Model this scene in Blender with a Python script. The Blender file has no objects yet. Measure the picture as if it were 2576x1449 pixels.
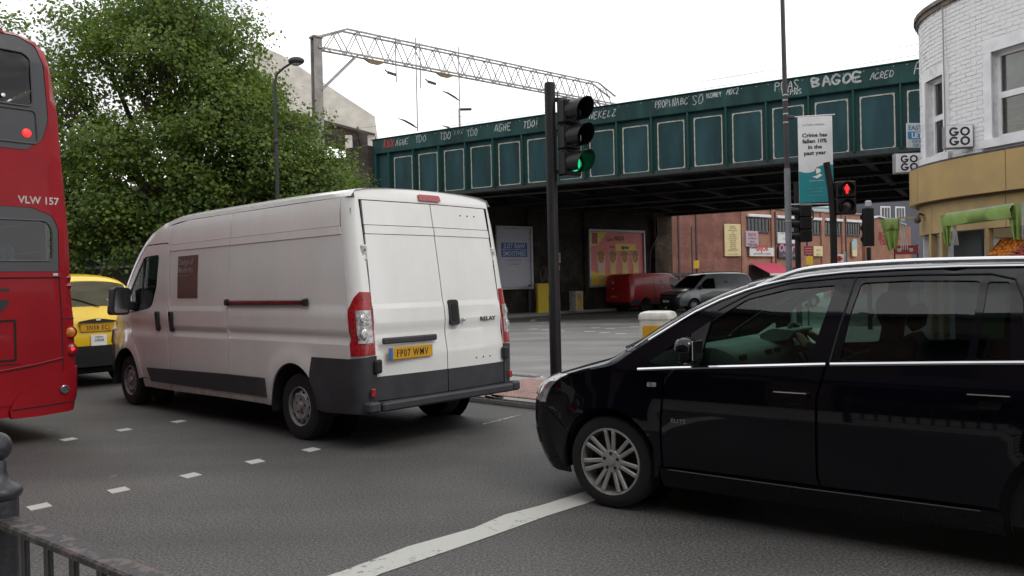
import bpy, bmesh, math, random
from math import sin, cos, pi, radians as rad
from mathutils import Vector, Matrix
from mathutils.geometry import delaunay_2d_cdt
import numpy as np
random.seed(7)
rng = np.random.default_rng(11)
SC = bpy.context.scene
COL = SC.collection
# ------------------------------------------------------------------ camera
CAM_H = 1.54
cam_d = bpy.data.cameras.new('camera'); cam = bpy.data.objects.new('camera', cam_d); COL.objects.link(cam)
cam.location = (0, 0, CAM_H)
cam.rotation_euler = (rad(90) - math.atan(8.5 / 2022.0), rad(1.3), 0)
cam_d.sensor_width = 36; cam_d.lens = 36 * 2022.0 / 2576.0
cam_d.clip_start = .05; cam_d.clip_end = 2000
SC.camera = cam
# ------------------------------------------------------------------ sky, sun, exposure
SUN_AZ, SUN_EL = rad(-38), rad(46)      # azimuth measured from +X towards +Y : behind the camera, to the right
w = bpy.data.worlds.new('World'); SC.world = w; w.use_nodes = True
nt = w.node_tree; nt.nodes.clear()
N = nt.nodes.new
out = N('ShaderNodeOutputWorld'); bg = N('ShaderNodeBackground'); bg.inputs['Strength'].default_value = .1
sky = N('ShaderNodeTexSky'); sky.sky_type = 'NISHITA'; sky.sun_disc = False
sky.sun_elevation = SUN_EL; sky.sun_rotation = rad(90) - SUN_AZ
sky.air_density = 1.0; sky.dust_density = 1.5
tc = N('ShaderNodeTexCoord'); mp = N('ShaderNodeMapping'); mp.inputs['Scale'].default_value = (1, 1, 2.2)
nz = N('ShaderNodeTexNoise'); nz.inputs['Scale'].default_value = 2.3; nz.inputs['Detail'].default_value = 7; nz.inputs['Roughness'].default_value = .55
rp = N('ShaderNodeValToRGB'); rp.color_ramp.elements[0].position = .30; rp.color_ramp.elements[1].position = .43
rp.color_ramp.elements[0].color = (0, 0, 0, 1); rp.color_ramp.elements[1].color = (1, 1, 1, 1)
nz2 = N('ShaderNodeTexNoise'); nz2.inputs['Scale'].default_value = 2.6; nz2.inputs['Detail'].default_value = 4
rp2 = N('ShaderNodeValToRGB'); rp2.color_ramp.elements[0].position = .36; rp2.color_ramp.elements[1].position = .58
rp2.color_ramp.elements[0].color = (9.0, 9.2, 9.6, 1); rp2.color_ramp.elements[1].color = (17.5, 17.5, 17.5, 1)
mx = N('ShaderNodeMix'); mx.data_type = 'RGBA'
L = nt.links.new
L(tc.outputs['Generated'], mp.inputs['Vector']); L(mp.outputs[0], nz.inputs['Vector']); L(mp.outputs[0], nz2.inputs['Vector'])
L(nz.outputs['Fac'], rp.inputs[0]); L(nz2.outputs['Fac'], rp2.inputs[0])
L(rp.outputs[0], mx.inputs[0]); L(sky.outputs[0], mx.inputs[6]); L(rp2.outputs[0], mx.inputs[7])
L(mx.outputs[2], bg.inputs[0]); L(bg.outputs[0], out.inputs[0])
sun_d = bpy.data.lights.new('sun', 'SUN'); sun = bpy.data.objects.new('sun', sun_d); COL.objects.link(sun)
sun_d.energy = .8; sun_d.angle = rad(16); sun_d.color = (1, .95, .88)
sdir = Vector((cos(SUN_EL) * cos(SUN_AZ), cos(SUN_EL) * sin(SUN_AZ), sin(SUN_EL)))
sun.rotation_euler = sdir.to_track_quat('Z', 'Y').to_euler(); sun.location = (10, -10, 30)
SC.view_settings.view_transform = 'Standard'; SC.view_settings.look = 'None'
SC.view_settings.exposure = 0.0; SC.view_settings.gamma = 1.0
SC.cycles.use_denoising = True
SC.cycles.max_bounces = 8; SC.cycles.transparent_max_bounces = 16; SC.cycles.caustics_reflective = False; SC.cycles.caustics_refractive = False
SC.cycles.sample_clamp_indirect = 6

# ------------------------------------------------------------------ materials
MATS = {}
def newmat(name):
    m = bpy.data.materials.new(name); m.use_nodes = True
    t = m.node_tree; t.nodes.clear()
    o = t.nodes.new('ShaderNodeOutputMaterial'); b = t.nodes.new('ShaderNodeBsdfPrincipled')
    t.links.new(b.outputs[0], o.inputs[0])
    return m, t, b, o
def mat(name, col, rough=.6, metal=0., var=.12, scale=8., bump=0., bscale=None, coat=0., col2=None, detail=4., emit=None, estr=0., spec=None, stretch=None, pos=(.35, .65)):
    """principled material with noise-driven colour and roughness variation"""
    if name in MATS: return MATS[name]
    m, t, b, o = newmat(name)
    n = t.nodes.new; l = t.links.new
    c = n('ShaderNodeTexCoord'); vec = c.outputs['Object']
    if stretch:
        mpg = n('ShaderNodeMapping'); mpg.inputs['Scale'].default_value = stretch; l(vec, mpg.inputs[0]); vec = mpg.outputs[0]
    z = n('ShaderNodeTexNoise'); z.inputs['Scale'].default_value = scale; z.inputs['Detail'].default_value = detail; l(vec, z.inputs['Vector'])
    r = n('ShaderNodeValToRGB'); r.color_ramp.elements[0].position = pos[0]; r.color_ramp.elements[1].position = pos[1]
    a = col2 if col2 else tuple(max(0, x * (1 - var)) for x in col); e = col if col2 else tuple(min(1, x * (1 + var)) for x in col)
    r.color_ramp.elements[0].color = (*a, 1); r.color_ramp.elements[1].color = (*e, 1)
    l(z.outputs['Fac'], r.inputs[0]); l(r.outputs[0], b.inputs['Base Color'])
    b.inputs['Metallic'].default_value = metal
    mr = n('ShaderNodeMapRange'); mr.inputs[3].default_value = max(0.02, rough * .85); mr.inputs[4].default_value = min(1, rough * 1.15)
    l(z.outputs['Fac'], mr.inputs[0]); l(mr.outputs[0], b.inputs['Roughness'])
    if coat: b.inputs['Coat Weight'].default_value = coat; b.inputs['Coat Roughness'].default_value = .04
    if spec is not None: b.inputs['Specular IOR Level'].default_value = spec
    if bump:
        z2 = n('ShaderNodeTexNoise'); z2.inputs['Scale'].default_value = bscale or scale * 4; z2.inputs['Detail'].default_value = 5; l(vec, z2.inputs['Vector'])
        bp = n('ShaderNodeBump'); bp.inputs['Strength'].default_value = bump; bp.inputs['Distance'].default_value = .02; l(z2.outputs['Fac'], bp.inputs['Height']); l(bp.outputs[0], b.inputs['Normal'])
    if emit: b.inputs['Emission Color'].default_value = (*emit, 1); b.inputs['Emission Strength'].default_value = estr
    MATS[name] = m
    return m
def glass(name, tint=(.75, .85, .8), dark=0., refl=1.0, rough=.01):
    """thin glazing: tinted see-through plus fresnel reflection"""
    if name in MATS: return MATS[name]
    m, t, b, o = newmat(name); n = t.nodes.new; l = t.links.new
    t.nodes.remove(b)
    tr = n('ShaderNodeBsdfTransparent'); tr.inputs[0].default_value = (*[x * (1 - dark) for x in tint], 1)
    gl = n('ShaderNodeBsdfGlossy'); gl.inputs['Roughness'].default_value = rough; gl.inputs[0].default_value = (refl, refl, refl, 1)
    fr = n('ShaderNodeFresnel'); fr.inputs[0].default_value = 1.5
    c = n('ShaderNodeTexCoord'); z = n('ShaderNodeTexNoise'); z.inputs['Scale'].default_value = 1.5; l(c.outputs['Object'], z.inputs['Vector'])
    bp = n('ShaderNodeBump'); bp.inputs['Strength'].default_value = .03; bp.inputs['Distance'].default_value = .02; l(z.outputs['Fac'], bp.inputs['Height']); l(bp.outputs[0], gl.inputs['Normal'])
    x = n('ShaderNodeMixShader'); l(fr.outputs[0], x.inputs[0]); l(tr.outputs[0], x.inputs[1]); l(gl.outputs[0], x.inputs[2]); l(x.outputs[0], o.inputs[0])
    MATS[name] = m
    return m
def brickmat(name, c1, c2, mortar, scale=1., bump=.6, soot=None, bw=.225, bh=.075, rough=.85, sootpos=(.45, .7)):
    """brickwork too far off to tell the bricks apart: colour and relief by texture"""
    m, t, b, o = newmat(name); n = t.nodes.new; l = t.links.new
    c = n('ShaderNodeTexCoord'); mpg = n('ShaderNodeMapping'); mpg.inputs['Rotation'].default_value = (rad(90), 0, 0); l(c.outputs['Object'], mpg.inputs[0])
    br = n('ShaderNodeTexBrick'); br.inputs['Color1'].default_value = (*c1, 1); br.inputs['Color2'].default_value = (*c2, 1); br.inputs['Mortar'].default_value = (*mortar, 1)
    br.inputs['Scale'].default_value = scale; br.inputs['Mortar Size'].default_value = .008; br.inputs['Brick Width'].default_value = bw; br.inputs['Row Height'].default_value = bh; br.inputs['Bias'].default_value = -.1
    l(mpg.outputs[0], br.inputs['Vector'])
    z = n('ShaderNodeTexNoise'); z.inputs['Scale'].default_value = .9; z.inputs['Detail'].default_value = 8; z.inputs['Roughness'].default_value = .65; l(c.outputs['Object'], z.inputs['Vector'])
    r = n('ShaderNodeValToRGB'); r.color_ramp.elements[0].position = sootpos[0]; r.color_ramp.elements[1].position = sootpos[1]
    x = n('ShaderNodeMix'); x.data_type = 'RGBA'; x.blend_type = 'MULTIPLY'
    s = soot or (.7, .7, .7)
    r.color_ramp.elements[0].color = (*s, 1); r.color_ramp.elements[1].color = (1.05, 1.05, 1.05, 1)
    l(z.outputs['Fac'], r.inputs[0]); x.inputs[0].default_value = 1; l(br.outputs['Color'], x.inputs[6]); l(r.outputs[0], x.inputs[7]); l(x.outputs[2], b.inputs['Base Color'])
    b.inputs['Roughness'].default_value = rough
    bp = n('ShaderNodeBump'); bp.inputs['Strength'].default_value = bump; bp.inputs['Distance'].default_value = .02; bp.invert = True; l(br.outputs['Fac'], bp.inputs['Height']); l(bp.outputs[0], b.inputs['Normal'])
    MATS[name] = m
    return m
# ------------------------------------------------------------------ objects
def tag(o, label=None, cat=None, group=None, kind=None):
    if label: o['label'] = label
    if cat: o['category'] = cat
    if group: o['group'] = group
    if kind: o['kind'] = kind
    return o
def thing(name, label, cat, loc=(0, 0, 0), rz=0., group=None):
    o = bpy.data.objects.new(name, None); COL.objects.link(o); o.empty_display_size = .2
    o.location = loc; o.rotation_euler = (0, 0, rz)
    return tag(o, label, cat, group)
def link(name, me, parent=None, loc=None, rot=None):
    o = bpy.data.objects.new(name, me); COL.objects.link(o)
    if parent: o.parent = parent
    if loc is not None: o.location = loc
    if rot is not None: o.rotation_euler = rot
    return o
def copy_tree(o, parent=None):
    c = o.copy(); COL.objects.link(c); c.parent = parent
    for ch in list(o.children): copy_tree(ch, c)
    return c
class MB:
    """collects shapes for ONE mesh"""
    def __init__(s): s.v = []; s.f = []; s.mi = []; s.cur = 0
    def add(s, vs, fs):
        n = len(s.v); s.v.extend([tuple(p) for p in vs]); s.f.extend([tuple(i + n for i in f) for f in fs]); s.mi.extend([s.cur] * len(fs)); return s
    def box(s, c, d, rz=0, bev=0., M=None):
        hx, hy, hz = d[0] / 2, d[1] / 2, d[2] / 2
        M = M or Matrix.Translation(c) @ Matrix.Rotation(rz, 4, 'Z')
        if bev <= 0:
            P = [(x, y, z) for x in (-hx, hx) for y in (-hy, hy) for z in (-hz, hz)]
            F = [(0, 1, 3, 2), (4, 6, 7, 5), (0, 4, 5, 1), (2, 3, 7, 6), (0, 2, 6, 4), (1, 5, 7, 3)]
        else:
            b = min(bev, hx * .9, hy * .9, hz * .9); P = []; I = {}
            for x in (-1, 1):
                for y in (-1, 1):
                    for z in (-1, 1):
                        for a in range(3):
                            q = [x * (hx - b), y * (hy - b), z * (hz - b)]; q[a] += (x, y, z)[a] * b
                            I[(x, y, z, a)] = len(P); P.append(tuple(q))
            F = []
            for a in range(3):
                o1, o2 = [i for i in range(3) if i != a]
                for sg in (-1, 1):
                    f = []
                    for u, w_ in ((-1, -1), (1, -1), (1, 1), (-1, 1)):
                        k = [0, 0, 0]; k[a] = sg; k[o1] = u; k[o2] = w_; f.append(I[(*k, a)])
                    F.append(tuple(f))
                for u in (-1, 1):
                    for w_ in (-1, 1):
                        k0 = [0, 0, 0]; k0[a] = -1; k0[o1] = u; k0[o2] = w_; k1 = list(k0); k1[a] = 1
                        F.append((I[(*k0, o1)], I[(*k1, o1)], I[(*k1, o2)], I[(*k0, o2)]))
            for x in (-1, 1):
                for y in (-1, 1):
                    for z in (-1, 1): F.append(tuple(I[(x, y, z, a)] for a in range(3)))
        return s.add([M @ Vector(p) for p in P], F)
    def beam(s, a, b, w_, h=None, up=(0, 0, 1), bev=0.):
        a = Vector(a); b = Vector(b); d = b - a; ln = d.length
        if ln < 1e-6: return s
        x = d / ln; u = Vector(up)
        if abs(x.dot(u)) > .98: u = Vector((0, 1, 0))
        y = u.cross(x).normalized(); z = x.cross(y)
        R = Matrix((x, y, z)).transposed().to_4x4(); R.translation = (a + b) / 2
        return s.box(None, (ln, w_, h or w_), bev=bev, M=R)
    def tube(s, pts, r, n=8, cap=True):
        pts = [Vector(p) for p in pts]; k = len(pts)
        rs = r if isinstance(r, (list, tuple)) else [r] * k
        V = []; prev = None
        for i, p in enumerate(pts):
            t = (pts[min(i + 1, k - 1)] - pts[max(i - 1, 0)]).normalized()
            if prev is None:
                a = Vector((0, 0, 1)) if abs(t.z) < .9 else Vector((1, 0, 0)); u = t.cross(a).normalized()
            else:
                u = prev - t * prev.dot(t); u = u.normalized() if u.length > 1e-6 else t.orthogonal().normalized()
            prev = u; w_ = t.cross(u)
            for j in range(n):
                a = 2 * pi * j / n; V.append(p + (u * cos(a) + w_ * sin(a)) * rs[i])
        F = [(i * n + j, i * n + (j + 1) % n, (i + 1) * n + (j + 1) % n, (i + 1) * n + j) for i in range(k - 1) for j in range(n)]
        if cap: F += [tuple(range(n))[::-1], tuple(range((k - 1) * n, k * n))]
        return s.add(V, F)
    def lathe(s, prof, n=24, M=None, cap=True):
        """prof: list of (radius, height) turned about local z"""
        M = M or Matrix(); V = []; k = len(prof)
        for r, z in prof:
            for j in range(n):
                a = 2 * pi * j / n; V.append(M @ Vector((r * cos(a), r * sin(a), z)))
        F = [(i * n + j, i * n + (j + 1) % n, (i + 1) * n + (j + 1) % n, (i + 1) * n + j) for i in range(k - 1) for j in range(n)]
        if cap and prof[0][0] > 1e-4: F.append(tuple(range(n))[::-1])
        if cap and prof[-1][0] > 1e-4: F.append(tuple(range((k - 1) * n, k * n)))
        return s.add(V, F)
    def prism(s, poly, a, b, fn=None):
        """poly (u,v) extruded from a to b ; fn(u,v,w)->point"""
        fn = fn or (lambda u, v, w_: (u, v, w_)); k = len(poly)
        V = [fn(u, v, a) for u, v in poly] + [fn(u, v, b) for u, v in poly]
        F = [tuple(range(k))[::-1], tuple(range(k, 2 * k))] + [(i, (i + 1) % k, k + (i + 1) % k, k + i) for i in range(k)]
        return s.add(V, F)
    def sphere(s, c, r, n=10, m=7, sq=(1, 1, 1)):
        P = []
        for i in range(m + 1):
            th = pi * i / m; P.append((max(1e-5, r * sin(th)), -r * cos(th)))
        M = Matrix.Translation(c) @ Matrix.Diagonal((*sq, 1))
        return s.lathe(P, n, M)
    def mesh(s, name, mats=None, smooth=35, recalc=True):
        me = bpy.data.meshes.new(name); me.from_pydata(s.v, [], s.f); 
        if recalc:
            bm = bmesh.new(); bm.from_mesh(me); bmesh.ops.recalc_face_normals(bm, faces=bm.faces); bm.to_mesh(me); bm.free()
        for m in (mats if isinstance(mats, (list, tuple)) else [mats] if mats else []): me.materials.append(m)
        if any(s.mi) and len(me.polygons) == len(s.mi): me.polygons.foreach_set('material_index', s.mi)
        if smooth and len(me.polygons):
            me.polygons.foreach_set('use_smooth', [True] * len(me.polygons)); me.set_sharp_from_angle(angle=rad(smooth))
        me.update(); return me
    def build(s, name, m, parent=None, smooth=35, recalc=True, loc=None, rot=None):
        return link(name, s.mesh(name, m, smooth, recalc), parent, loc, rot)
# ---- 2-D helpers
def densify(poly, step, closed=True):
    o = []; k = len(poly)
    for i in range(k if closed else k - 1):
        a = poly[i]; b = poly[(i + 1) % k]; d = math.dist(a, b); n = max(1, int(math.ceil(d / step)))
        for j in range(n): o.append((a[0] + (b[0] - a[0]) * j / n, a[1] + (b[1] - a[1]) * j / n))
    if not closed: o.append(poly[-1])
    return o
def rpoly(pts, r, n=5):
    """round the corners of a polygon"""
    o = []; k = len(pts)
    for i in range(k):
        p = Vector(pts[i]).to_2d() if len(pts[i]) > 2 else Vector(pts[i]); a = Vector(pts[i - 1]); b = Vector(pts[(i + 1) % k])
        rr = r[i] if isinstance(r, (list, tuple)) else r
        da = (a - p); db = (b - p); q = min(rr, da.length * .48, db.length * .48)
        if q < 1e-4: o.append(tuple(p)); continue
        s0 = p + da.normalized() * q; s1 = p + db.normalized() * q
        for j in range(n + 1):
            t = j / n; o.append(tuple(s0 * (1 - t) ** 2 + p * 2 * t * (1 - t) + s1 * t * t))
    return o
def arc(cx, cy, r, a0, a1, n=14, ry=None):
    return [(cx + r * cos(a0 + (a1 - a0) * i / n), cy + (ry or r) * sin(a0 + (a1 - a0) * i / n)) for i in range(n + 1)]
def inside(p, poly):
    x, y = p; c = False; k = len(poly); j = k - 1
    for i in range(k):
        xi, yi = poly[i]; xj, yj = poly[j]
        if (yi > y) != (yj > y) and x < (xj - xi) * (y - yi) / (yj - yi) + xi: c = not c
        j = i
    return c
def patch(outline, fn, step=.08, holes=(), rim=.02, mb=None, ustep=None, vl=()):
    """a panel: outline in (u,v), filled by a grid, laid on the surface fn(u,v,inset), edges turned inwards by rim"""
    ustep = ustep or step
    loops = [densify(l_, step) for l_ in [outline, *holes]]
    pts = []; ed = []
    for l_ in loops:
        n = len(pts); k = len(l_); pts += l_; ed += [(n + i, n + (i + 1) % k) for i in range(k)]
    us = [p[0] for p in loops[0]]; vs = [p[1] for p in loops[0]]
    nb = len(pts); bnd = np.array(pts)
    u = min(us) + ustep * .5
    while u < max(us):
        v = min(vs) + step * .5
        while v < max(vs):
            if inside((u, v), loops[0]) and not any(inside((u, v), h) for h in loops[1:]):
                if np.min((bnd[:, 0] - u) ** 2 + (bnd[:, 1] - v) ** 2) > (step * .4) ** 2: pts.append((u, v))
            v += step
        for v in vl:
            if inside((u, v), loops[0]) and not any(inside((u, v), h) for h in loops[1:]):
                if np.min((bnd[:, 0] - u) ** 2 + (bnd[:, 1] - v) ** 2) > (step * .15) ** 2: pts.append((u, v))
        u += ustep
    V, E_, F, *_ = delaunay_2d_cdt([Vector(p) for p in pts], ed, [], 0, 1e-6)
    fs = []
    for f in F:
        c = (sum(V[i][0] for i in f) / len(f), sum(V[i][1] for i in f) / len(f))
        if inside(c, loops[0]) and not any(inside(c, h) for h in loops[1:]): fs.append(tuple(f))
    mb = mb or MB()
    mb.add([fn(p[0], p[1], 0.) for p in V], fs)
    if rim:
        for l_ in loops:
            k = len(l_)
            mb.add([fn(a, b, 0.) for a, b in l_] + [fn(a, b, rim) for a, b in l_], [(i, (i + 1) % k, k + (i + 1) % k, k + i) for i in range(k)])
    return mb
def interp(x, tab):
    if x <= tab[0][0]: return tab[0][1]
    for (a, ya), (b, yb) in zip(tab, tab[1:]):
        if x <= b: return ya + (yb - ya) * (x - a) / (b - a)
    return tab[-1][1]
def smooth_interp(x, tab):
    if x <= tab[0][0]: return tab[0][1]
    if x >= tab[-1][0]: return tab[-1][1]
    for i in range(len(tab) - 1):
        if x <= tab[i + 1][0]:
            x0, y0 = tab[i]; x1, y1 = tab[i + 1]; h = x1 - x0
            def sl(k):
                if k <= 0 or k >= len(tab) - 1: return (tab[min(k + 1, len(tab) - 1)][1] - tab[max(k - 1, 0)][1]) / (tab[min(k + 1, len(tab) - 1)][0] - tab[max(k - 1, 0)][0])
                return (tab[k + 1][1] - tab[k - 1][1]) / (tab[k + 1][0] - tab[k - 1][0])
            t = (x - x0) / h; a = sl(i) * h; b = sl(i + 1) * h
            return (2 * t ** 3 - 3 * t * t + 1) * y0 + (t ** 3 - 2 * t * t + t) * a + (-2 * t ** 3 + 3 * t * t) * y1 + (t ** 3 - t * t) * b
_TX = {}
def text_mb(s, size=1., depth=.004, bold=0., shear=0., align='CENTER', sx=1., space=1.):
    """lettering as MB in the local x-z plane facing -y, base line z=0"""
    cu = bpy.data.curves.new('lettering', 'FONT'); cu.body = s; cu.size = size; cu.extrude = depth / 2; cu.offset = bold; cu.shear = shear
    cu.align_x = align; cu.space_character = space; cu.resolution_u = 2
    o = bpy.data.objects.new('lettering', cu); COL.objects.link(o)
    dg = bpy.context.evaluated_depsgraph_get(); me = bpy.data.meshes.new_from_object(o.evaluated_get(dg))
    mb = MB(); mb.add([(v.co.x * sx, -v.co.z, v.co.y) for v in me.vertices], [tuple(p.vertices) for p in me.polygons])
    bpy.data.objects.remove(o); bpy.data.curves.remove(cu); bpy.data.meshes.remove(me)
    return mb
def text(name, s, m, parent, loc, rz=0., size=.1, tilt=0., bank=0., **k):
    """place lettering ; rz turns about z (0 faces -y), bank rotates in its plane"""
    mb = text_mb(s, size, **k)
    M = Matrix.Translation(loc) @ Matrix.Rotation(rz, 4, 'Z') @ Matrix.Rotation(tilt, 4, 'X') @ Matrix.Rotation(bank, 4, 'Y')
    mb.v = [tuple(M @ Vector(p)) for p in mb.v]
    return mb.build(name, m, parent, smooth=0, recalc=False)
def catm(pts, n=4):
    o = []; k = len(pts)
    for i in range(k - 1):
        p0, p1, p2, p3 = pts[max(0, i - 1)], pts[i], pts[i + 1], pts[min(k - 1, i + 2)]
        for j in range(n):
            t = j / n; o.append(tuple(.5 * (2 * p1[c] + (p2[c] - p0[c]) * t + (2 * p0[c] - 5 * p1[c] + 4 * p2[c] - p3[c]) * t * t + (3 * p1[c] - p0[c] - 3 * p2[c] + p3[c]) * t ** 3) for c in (0, 1)))
    return o + [pts[-1]]

# ------------------------------------------------------------------ vehicle kit
rubber = mat('tyre_rubber', (.012, .012, .013), .85, var=.25, scale=20, bump=.15, bscale=90)
black_plastic = mat('black_plastic', (.012, .012, .014), .5, var=.15, scale=15)
grey_plastic = mat('dark_grey_bumper_plastic', (.035, .036, .042), .55, var=.18, scale=6, bump=.08, bscale=220)
seam_dark = mat('shut_line_dark', (.006, .006, .007), .8)
chrome = mat('chrome', (.62, .62, .64), .16, 1., var=.05)
silver = mat('silver_alloy', (.36, .35, .34), .4, .35, var=.12, scale=14)
steel_cap = mat('dull_silver_hubcap', (.34, .33, .33), .5, .4, var=.2, scale=14)
lamp_red = mat('red_lamp_lens', (.32, .008, .012), .12, coat=.7, var=.35, scale=40, bump=.25, bscale=120)
lamp_clear = mat('clear_lamp_lens', (.42, .41, .41), .14, .35, var=.5, scale=22, bump=.5, bscale=45, coat=.8)
lamp_amber = mat('amber_lamp_lens', (.55, .16, .01), .2, coat=.7, var=.25, scale=30, bump=.2, bscale=90)
brake_lit = mat('lit_red_lamp', (.5, .01, .01), .3, emit=(1, .02, .02), estr=2.2)
plate_yellow = mat('yellow_number_plate', (.62, .32, .01), .35, var=.06)
plate_white = mat('white_number_plate', (.72, .74, .78), .35, var=.05)
plate_blue = mat('number_plate_blue_band', (.03, .16, .5), .35, var=.05)
ink = mat('black_ink', (.012, .012, .014), .5)
white_ink = mat('white_print', (.78, .78, .76), .5, var=.04)
car_glass = glass('green_tinted_glass', (.55, .78, .68), .1)
dark_glass = glass('dark_tinted_glass', (.30, .36, .36), .55)
privacy_glass = glass('privacy_glass', (.35, .42, .42), .35)
interior_dark = mat('dark_interior_trim', (.02, .021, .023), .8, var=.2)
interior_grey = mat('grey_green_dashboard', (.20, .22, .21), .6, var=.12, scale=5)
skin = mat('skin', (.42, .24, .17), .55, var=.1, scale=30)
dark_cloth = mat('black_sleeve_cloth', (.02, .022, .028), .85, var=.3, scale=40, bump=.2)

def P_side(side, left=True):
    s = 1 if left else -1
    return lambda x, z, d: (x, s * (side(x, z) - d), z)
class Strip:
    """outer skin running over the car between its two side edges"""
    def __init__(s, E, C, side, n=2.6):
        s.ex = [(i, p[0]) for i, p in enumerate(E)]; s.ez = [(i, p[1]) for i, p in enumerate(E)]
        s.cx = [(i, p[0]) for i, p in enumerate(C)]; s.cz = [(i, p[1]) for i, p in enumerate(C)]
        s.side = side; s.q = 2. / n; s.N = len(E) - 1
    def edge(s, u): return smooth_interp(u, s.ex), smooth_interp(u, s.ez)
    def edges(s, u0, u1, du=.12):
        n = max(2, int(abs(u1 - u0) / du)); return [s.edge(u0 + (u1 - u0) * i / n) for i in range(n + 1)]
    def p(s, u, v):
        ex, ez = s.edge(u); cx, cz = smooth_interp(u, s.cx), smooth_interp(u, s.cz)
        yw = s.side(ex, ez); th = max(-1, min(1, v)) * pi / 2
        b = max(0, cos(th)) ** s.q; y = yw * (abs(sin(th)) ** s.q) * (1 if v > 0 else -1)
        return Vector((ex + (cx - ex) * b, y, ez + (cz - ez) * b))
    def __call__(s, u, v, d=0.):
        a = s.p(u, v)
        if d == 0: return a
        e = .02; u0 = max(0, u - e); u1 = min(s.N, u + e); v0 = max(-.98, v - e); v1 = min(.98, v + e)
        n = (s.p(u1, v) - s.p(u0, v)).cross(s.p(u, v1) - s.p(u, v0))
        if n.length < 1e-9: return a
        n.normalize(); mid = s.p(u, 0); inn = Vector((mid.x * .5 + a.x * .5 - (2.4 if False else 0), 0, .9)) - a
        # outward = away from the middle of the car
        ctr = Vector((s.midx, 0, s.midz))
        if n.dot(a - ctr) < 0: n = -n
        return a - n * d
def build_wheel(parent, loc, left, R=.32, W=.22, r=.215, style='alloy', spokes=7, dish=.03):
    """tyre with rim ; axis along y, outer face to the left (+y) unless right"""
    Mx = Matrix.Rotation(-pi / 2, 4, 'X')      # z -> +y
    t = MB(); h = W / 2
    t.lathe([(r, -h * .8), (r + .01, -h * .95), (R * .86, -h), (R * .965, -h * .86), (R, -h * .62), (R, -h * .2), (R * .988, -h * .18), (R * .988, -h * .1), (R, -h * .08), (R, h * .08), (R * .988, h * .1), (R * .988, h * .18), (R, h * .2), (R, h * .62), (R * .965, h * .86), (R * .86, h), (r + .01, h * .95), (r, h * .8)], 40, Mx, cap=False)
    rot = (0, 0, 0 if left else pi)
    wl = t.build('wheel', rubber, parent, loc=loc, rot=rot)
    f = h * .92; b = MB()
    b.lathe([(.001, f - .12), (r * .97, f - .12), (r * .97, f - .13), (.001, f - .131)], 24, Mx); b.build('brake_disc', mat('dark_brake_disc', (.03, .028, .026), .6, .3), wl)
    q = MB()
    q.lathe([(r * .93, f - .12), (r * .93, f - .03), (r * .95, f), (r * 1.0, f + .004), (r * 1.03, f - .004), (r * 1.03, f - .12)], 40, Mx, cap=False)
    if style == 'alloy':
        for k in range(spokes):
            a0 = 2 * pi * k / spokes + pi / 2
            for sgn in (-1, 1):
                da = sgn * .19; pa = (cos(a0 + da * 1.2) * r * .26, f - .035, sin(a0 + da * 1.2) * r * .26); pb = (cos(a0 + da * .78) * r * .95, f - .008, sin(a0 + da * .78) * r * .95)
                q.beam(pa, pb, .03, .022, up=(0, 1, 0), bev=.006)
        q.lathe([(r * .36, f - .06), (r * .36, f - .028), (r * .32, f - .018), (r * .13, f - .02), (r * .12, f - .012), (.001, f - .008)], 24, Mx)
        q.build('rim', silver, wl)
        nm_ = MB().lathe([(r * .055, 0), (r * .055, .004), (.001, .004)], 10, Mx).mesh('wheel_bolt', black_plastic)
        for k in range(5):
            a = 2 * pi * k / 5 + .3; link('wheel_bolt', nm_, wl, (cos(a) * r * .235, f - .021, sin(a) * r * .235))
    else:
        q.lathe([(r * .93, f - .09), (r * .86, f - .035), (r * .62, f - .004), (r * .5, f - .015), (r * .22, f - .012), (r * .2, f + .012), (.001, f + .014)], 30, Mx)
        q.build('rim', steel_cap, wl)
        v1 = MB().sphere((0, 0, 0), r * .095, 8, 5, (1, .35, 1)).mesh('vent_hole', seam_dark); v2 = MB().sphere((0, 0, 0), r * .065, 8, 5, (1, .4, 1)).mesh('wheel_nut', seam_dark)
        for k in range(10):
            a = 2 * pi * k / 10; link('vent_hole', v1, wl, (cos(a) * r * .76, f - .02, sin(a) * r * .76))
        for k in range(5):
            a = 2 * pi * k / 5 + .4; link('wheel_nut', v2, wl, (cos(a) * r * .36, f - .012, sin(a) * r * .36))
    return wl
def wheel_well(parent, x, y, z, R, w_=.5):
    m = MB(); Mx = Matrix.Translation((x, y, z)) @ Matrix.Rotation(-pi / 2, 4, 'X')
    m.lathe([(R, -w_ / 2), (R, w_ / 2)], 28, Mx); m.f = [f for f in m.f if len(f) == 4]; m.mi = [0] * len(m.f)
    m.lathe([(R, -w_ / 2), (.001, -w_ / 2)], 28, Mx)
    keep = [f for f in m.f if sum(m.v[i][2] for i in f) / len(f) > z - R * .12]; m.f = keep; m.mi = [0] * len(keep)
    return m
def plate(parent, loc, rz, s, w_=.52, h=.111, m=None, size=.088, blue=False, tilt=0.):
    """number plate facing local -y of the rotated frame"""
    b = MB(); M = Matrix.Translation(loc) @ Matrix.Rotation(rz, 4, 'Z') @ Matrix.Rotation(tilt, 4, 'X')
    b.box(None, (w_, .006, h), bev=.002, M=M); p = b.build('number_plate', m or plate_yellow, parent)
    if blue:
        q = MB(); q.box(None, (.045, .004, h * .96), M=M @ Matrix.Translation((-w_ / 2 + .0235, -.0045, 0))); q.build('country_band', plate_blue, p)
    t = text_mb(s, size, .002, bold=.0008, sx=.74, space=1.22); 
    xs = [v[0] for v in t.v]; off = (max(xs) + min(xs)) / 2 - (.02 if blue else 0)
    t.v = [tuple(M @ Vector((v[0] - off, v[1] - .0045, v[2] - size * .35))) for v in t.v]
    t.build('plate_lettering', ink, p, smooth=0, recalc=False)
    return p

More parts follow.
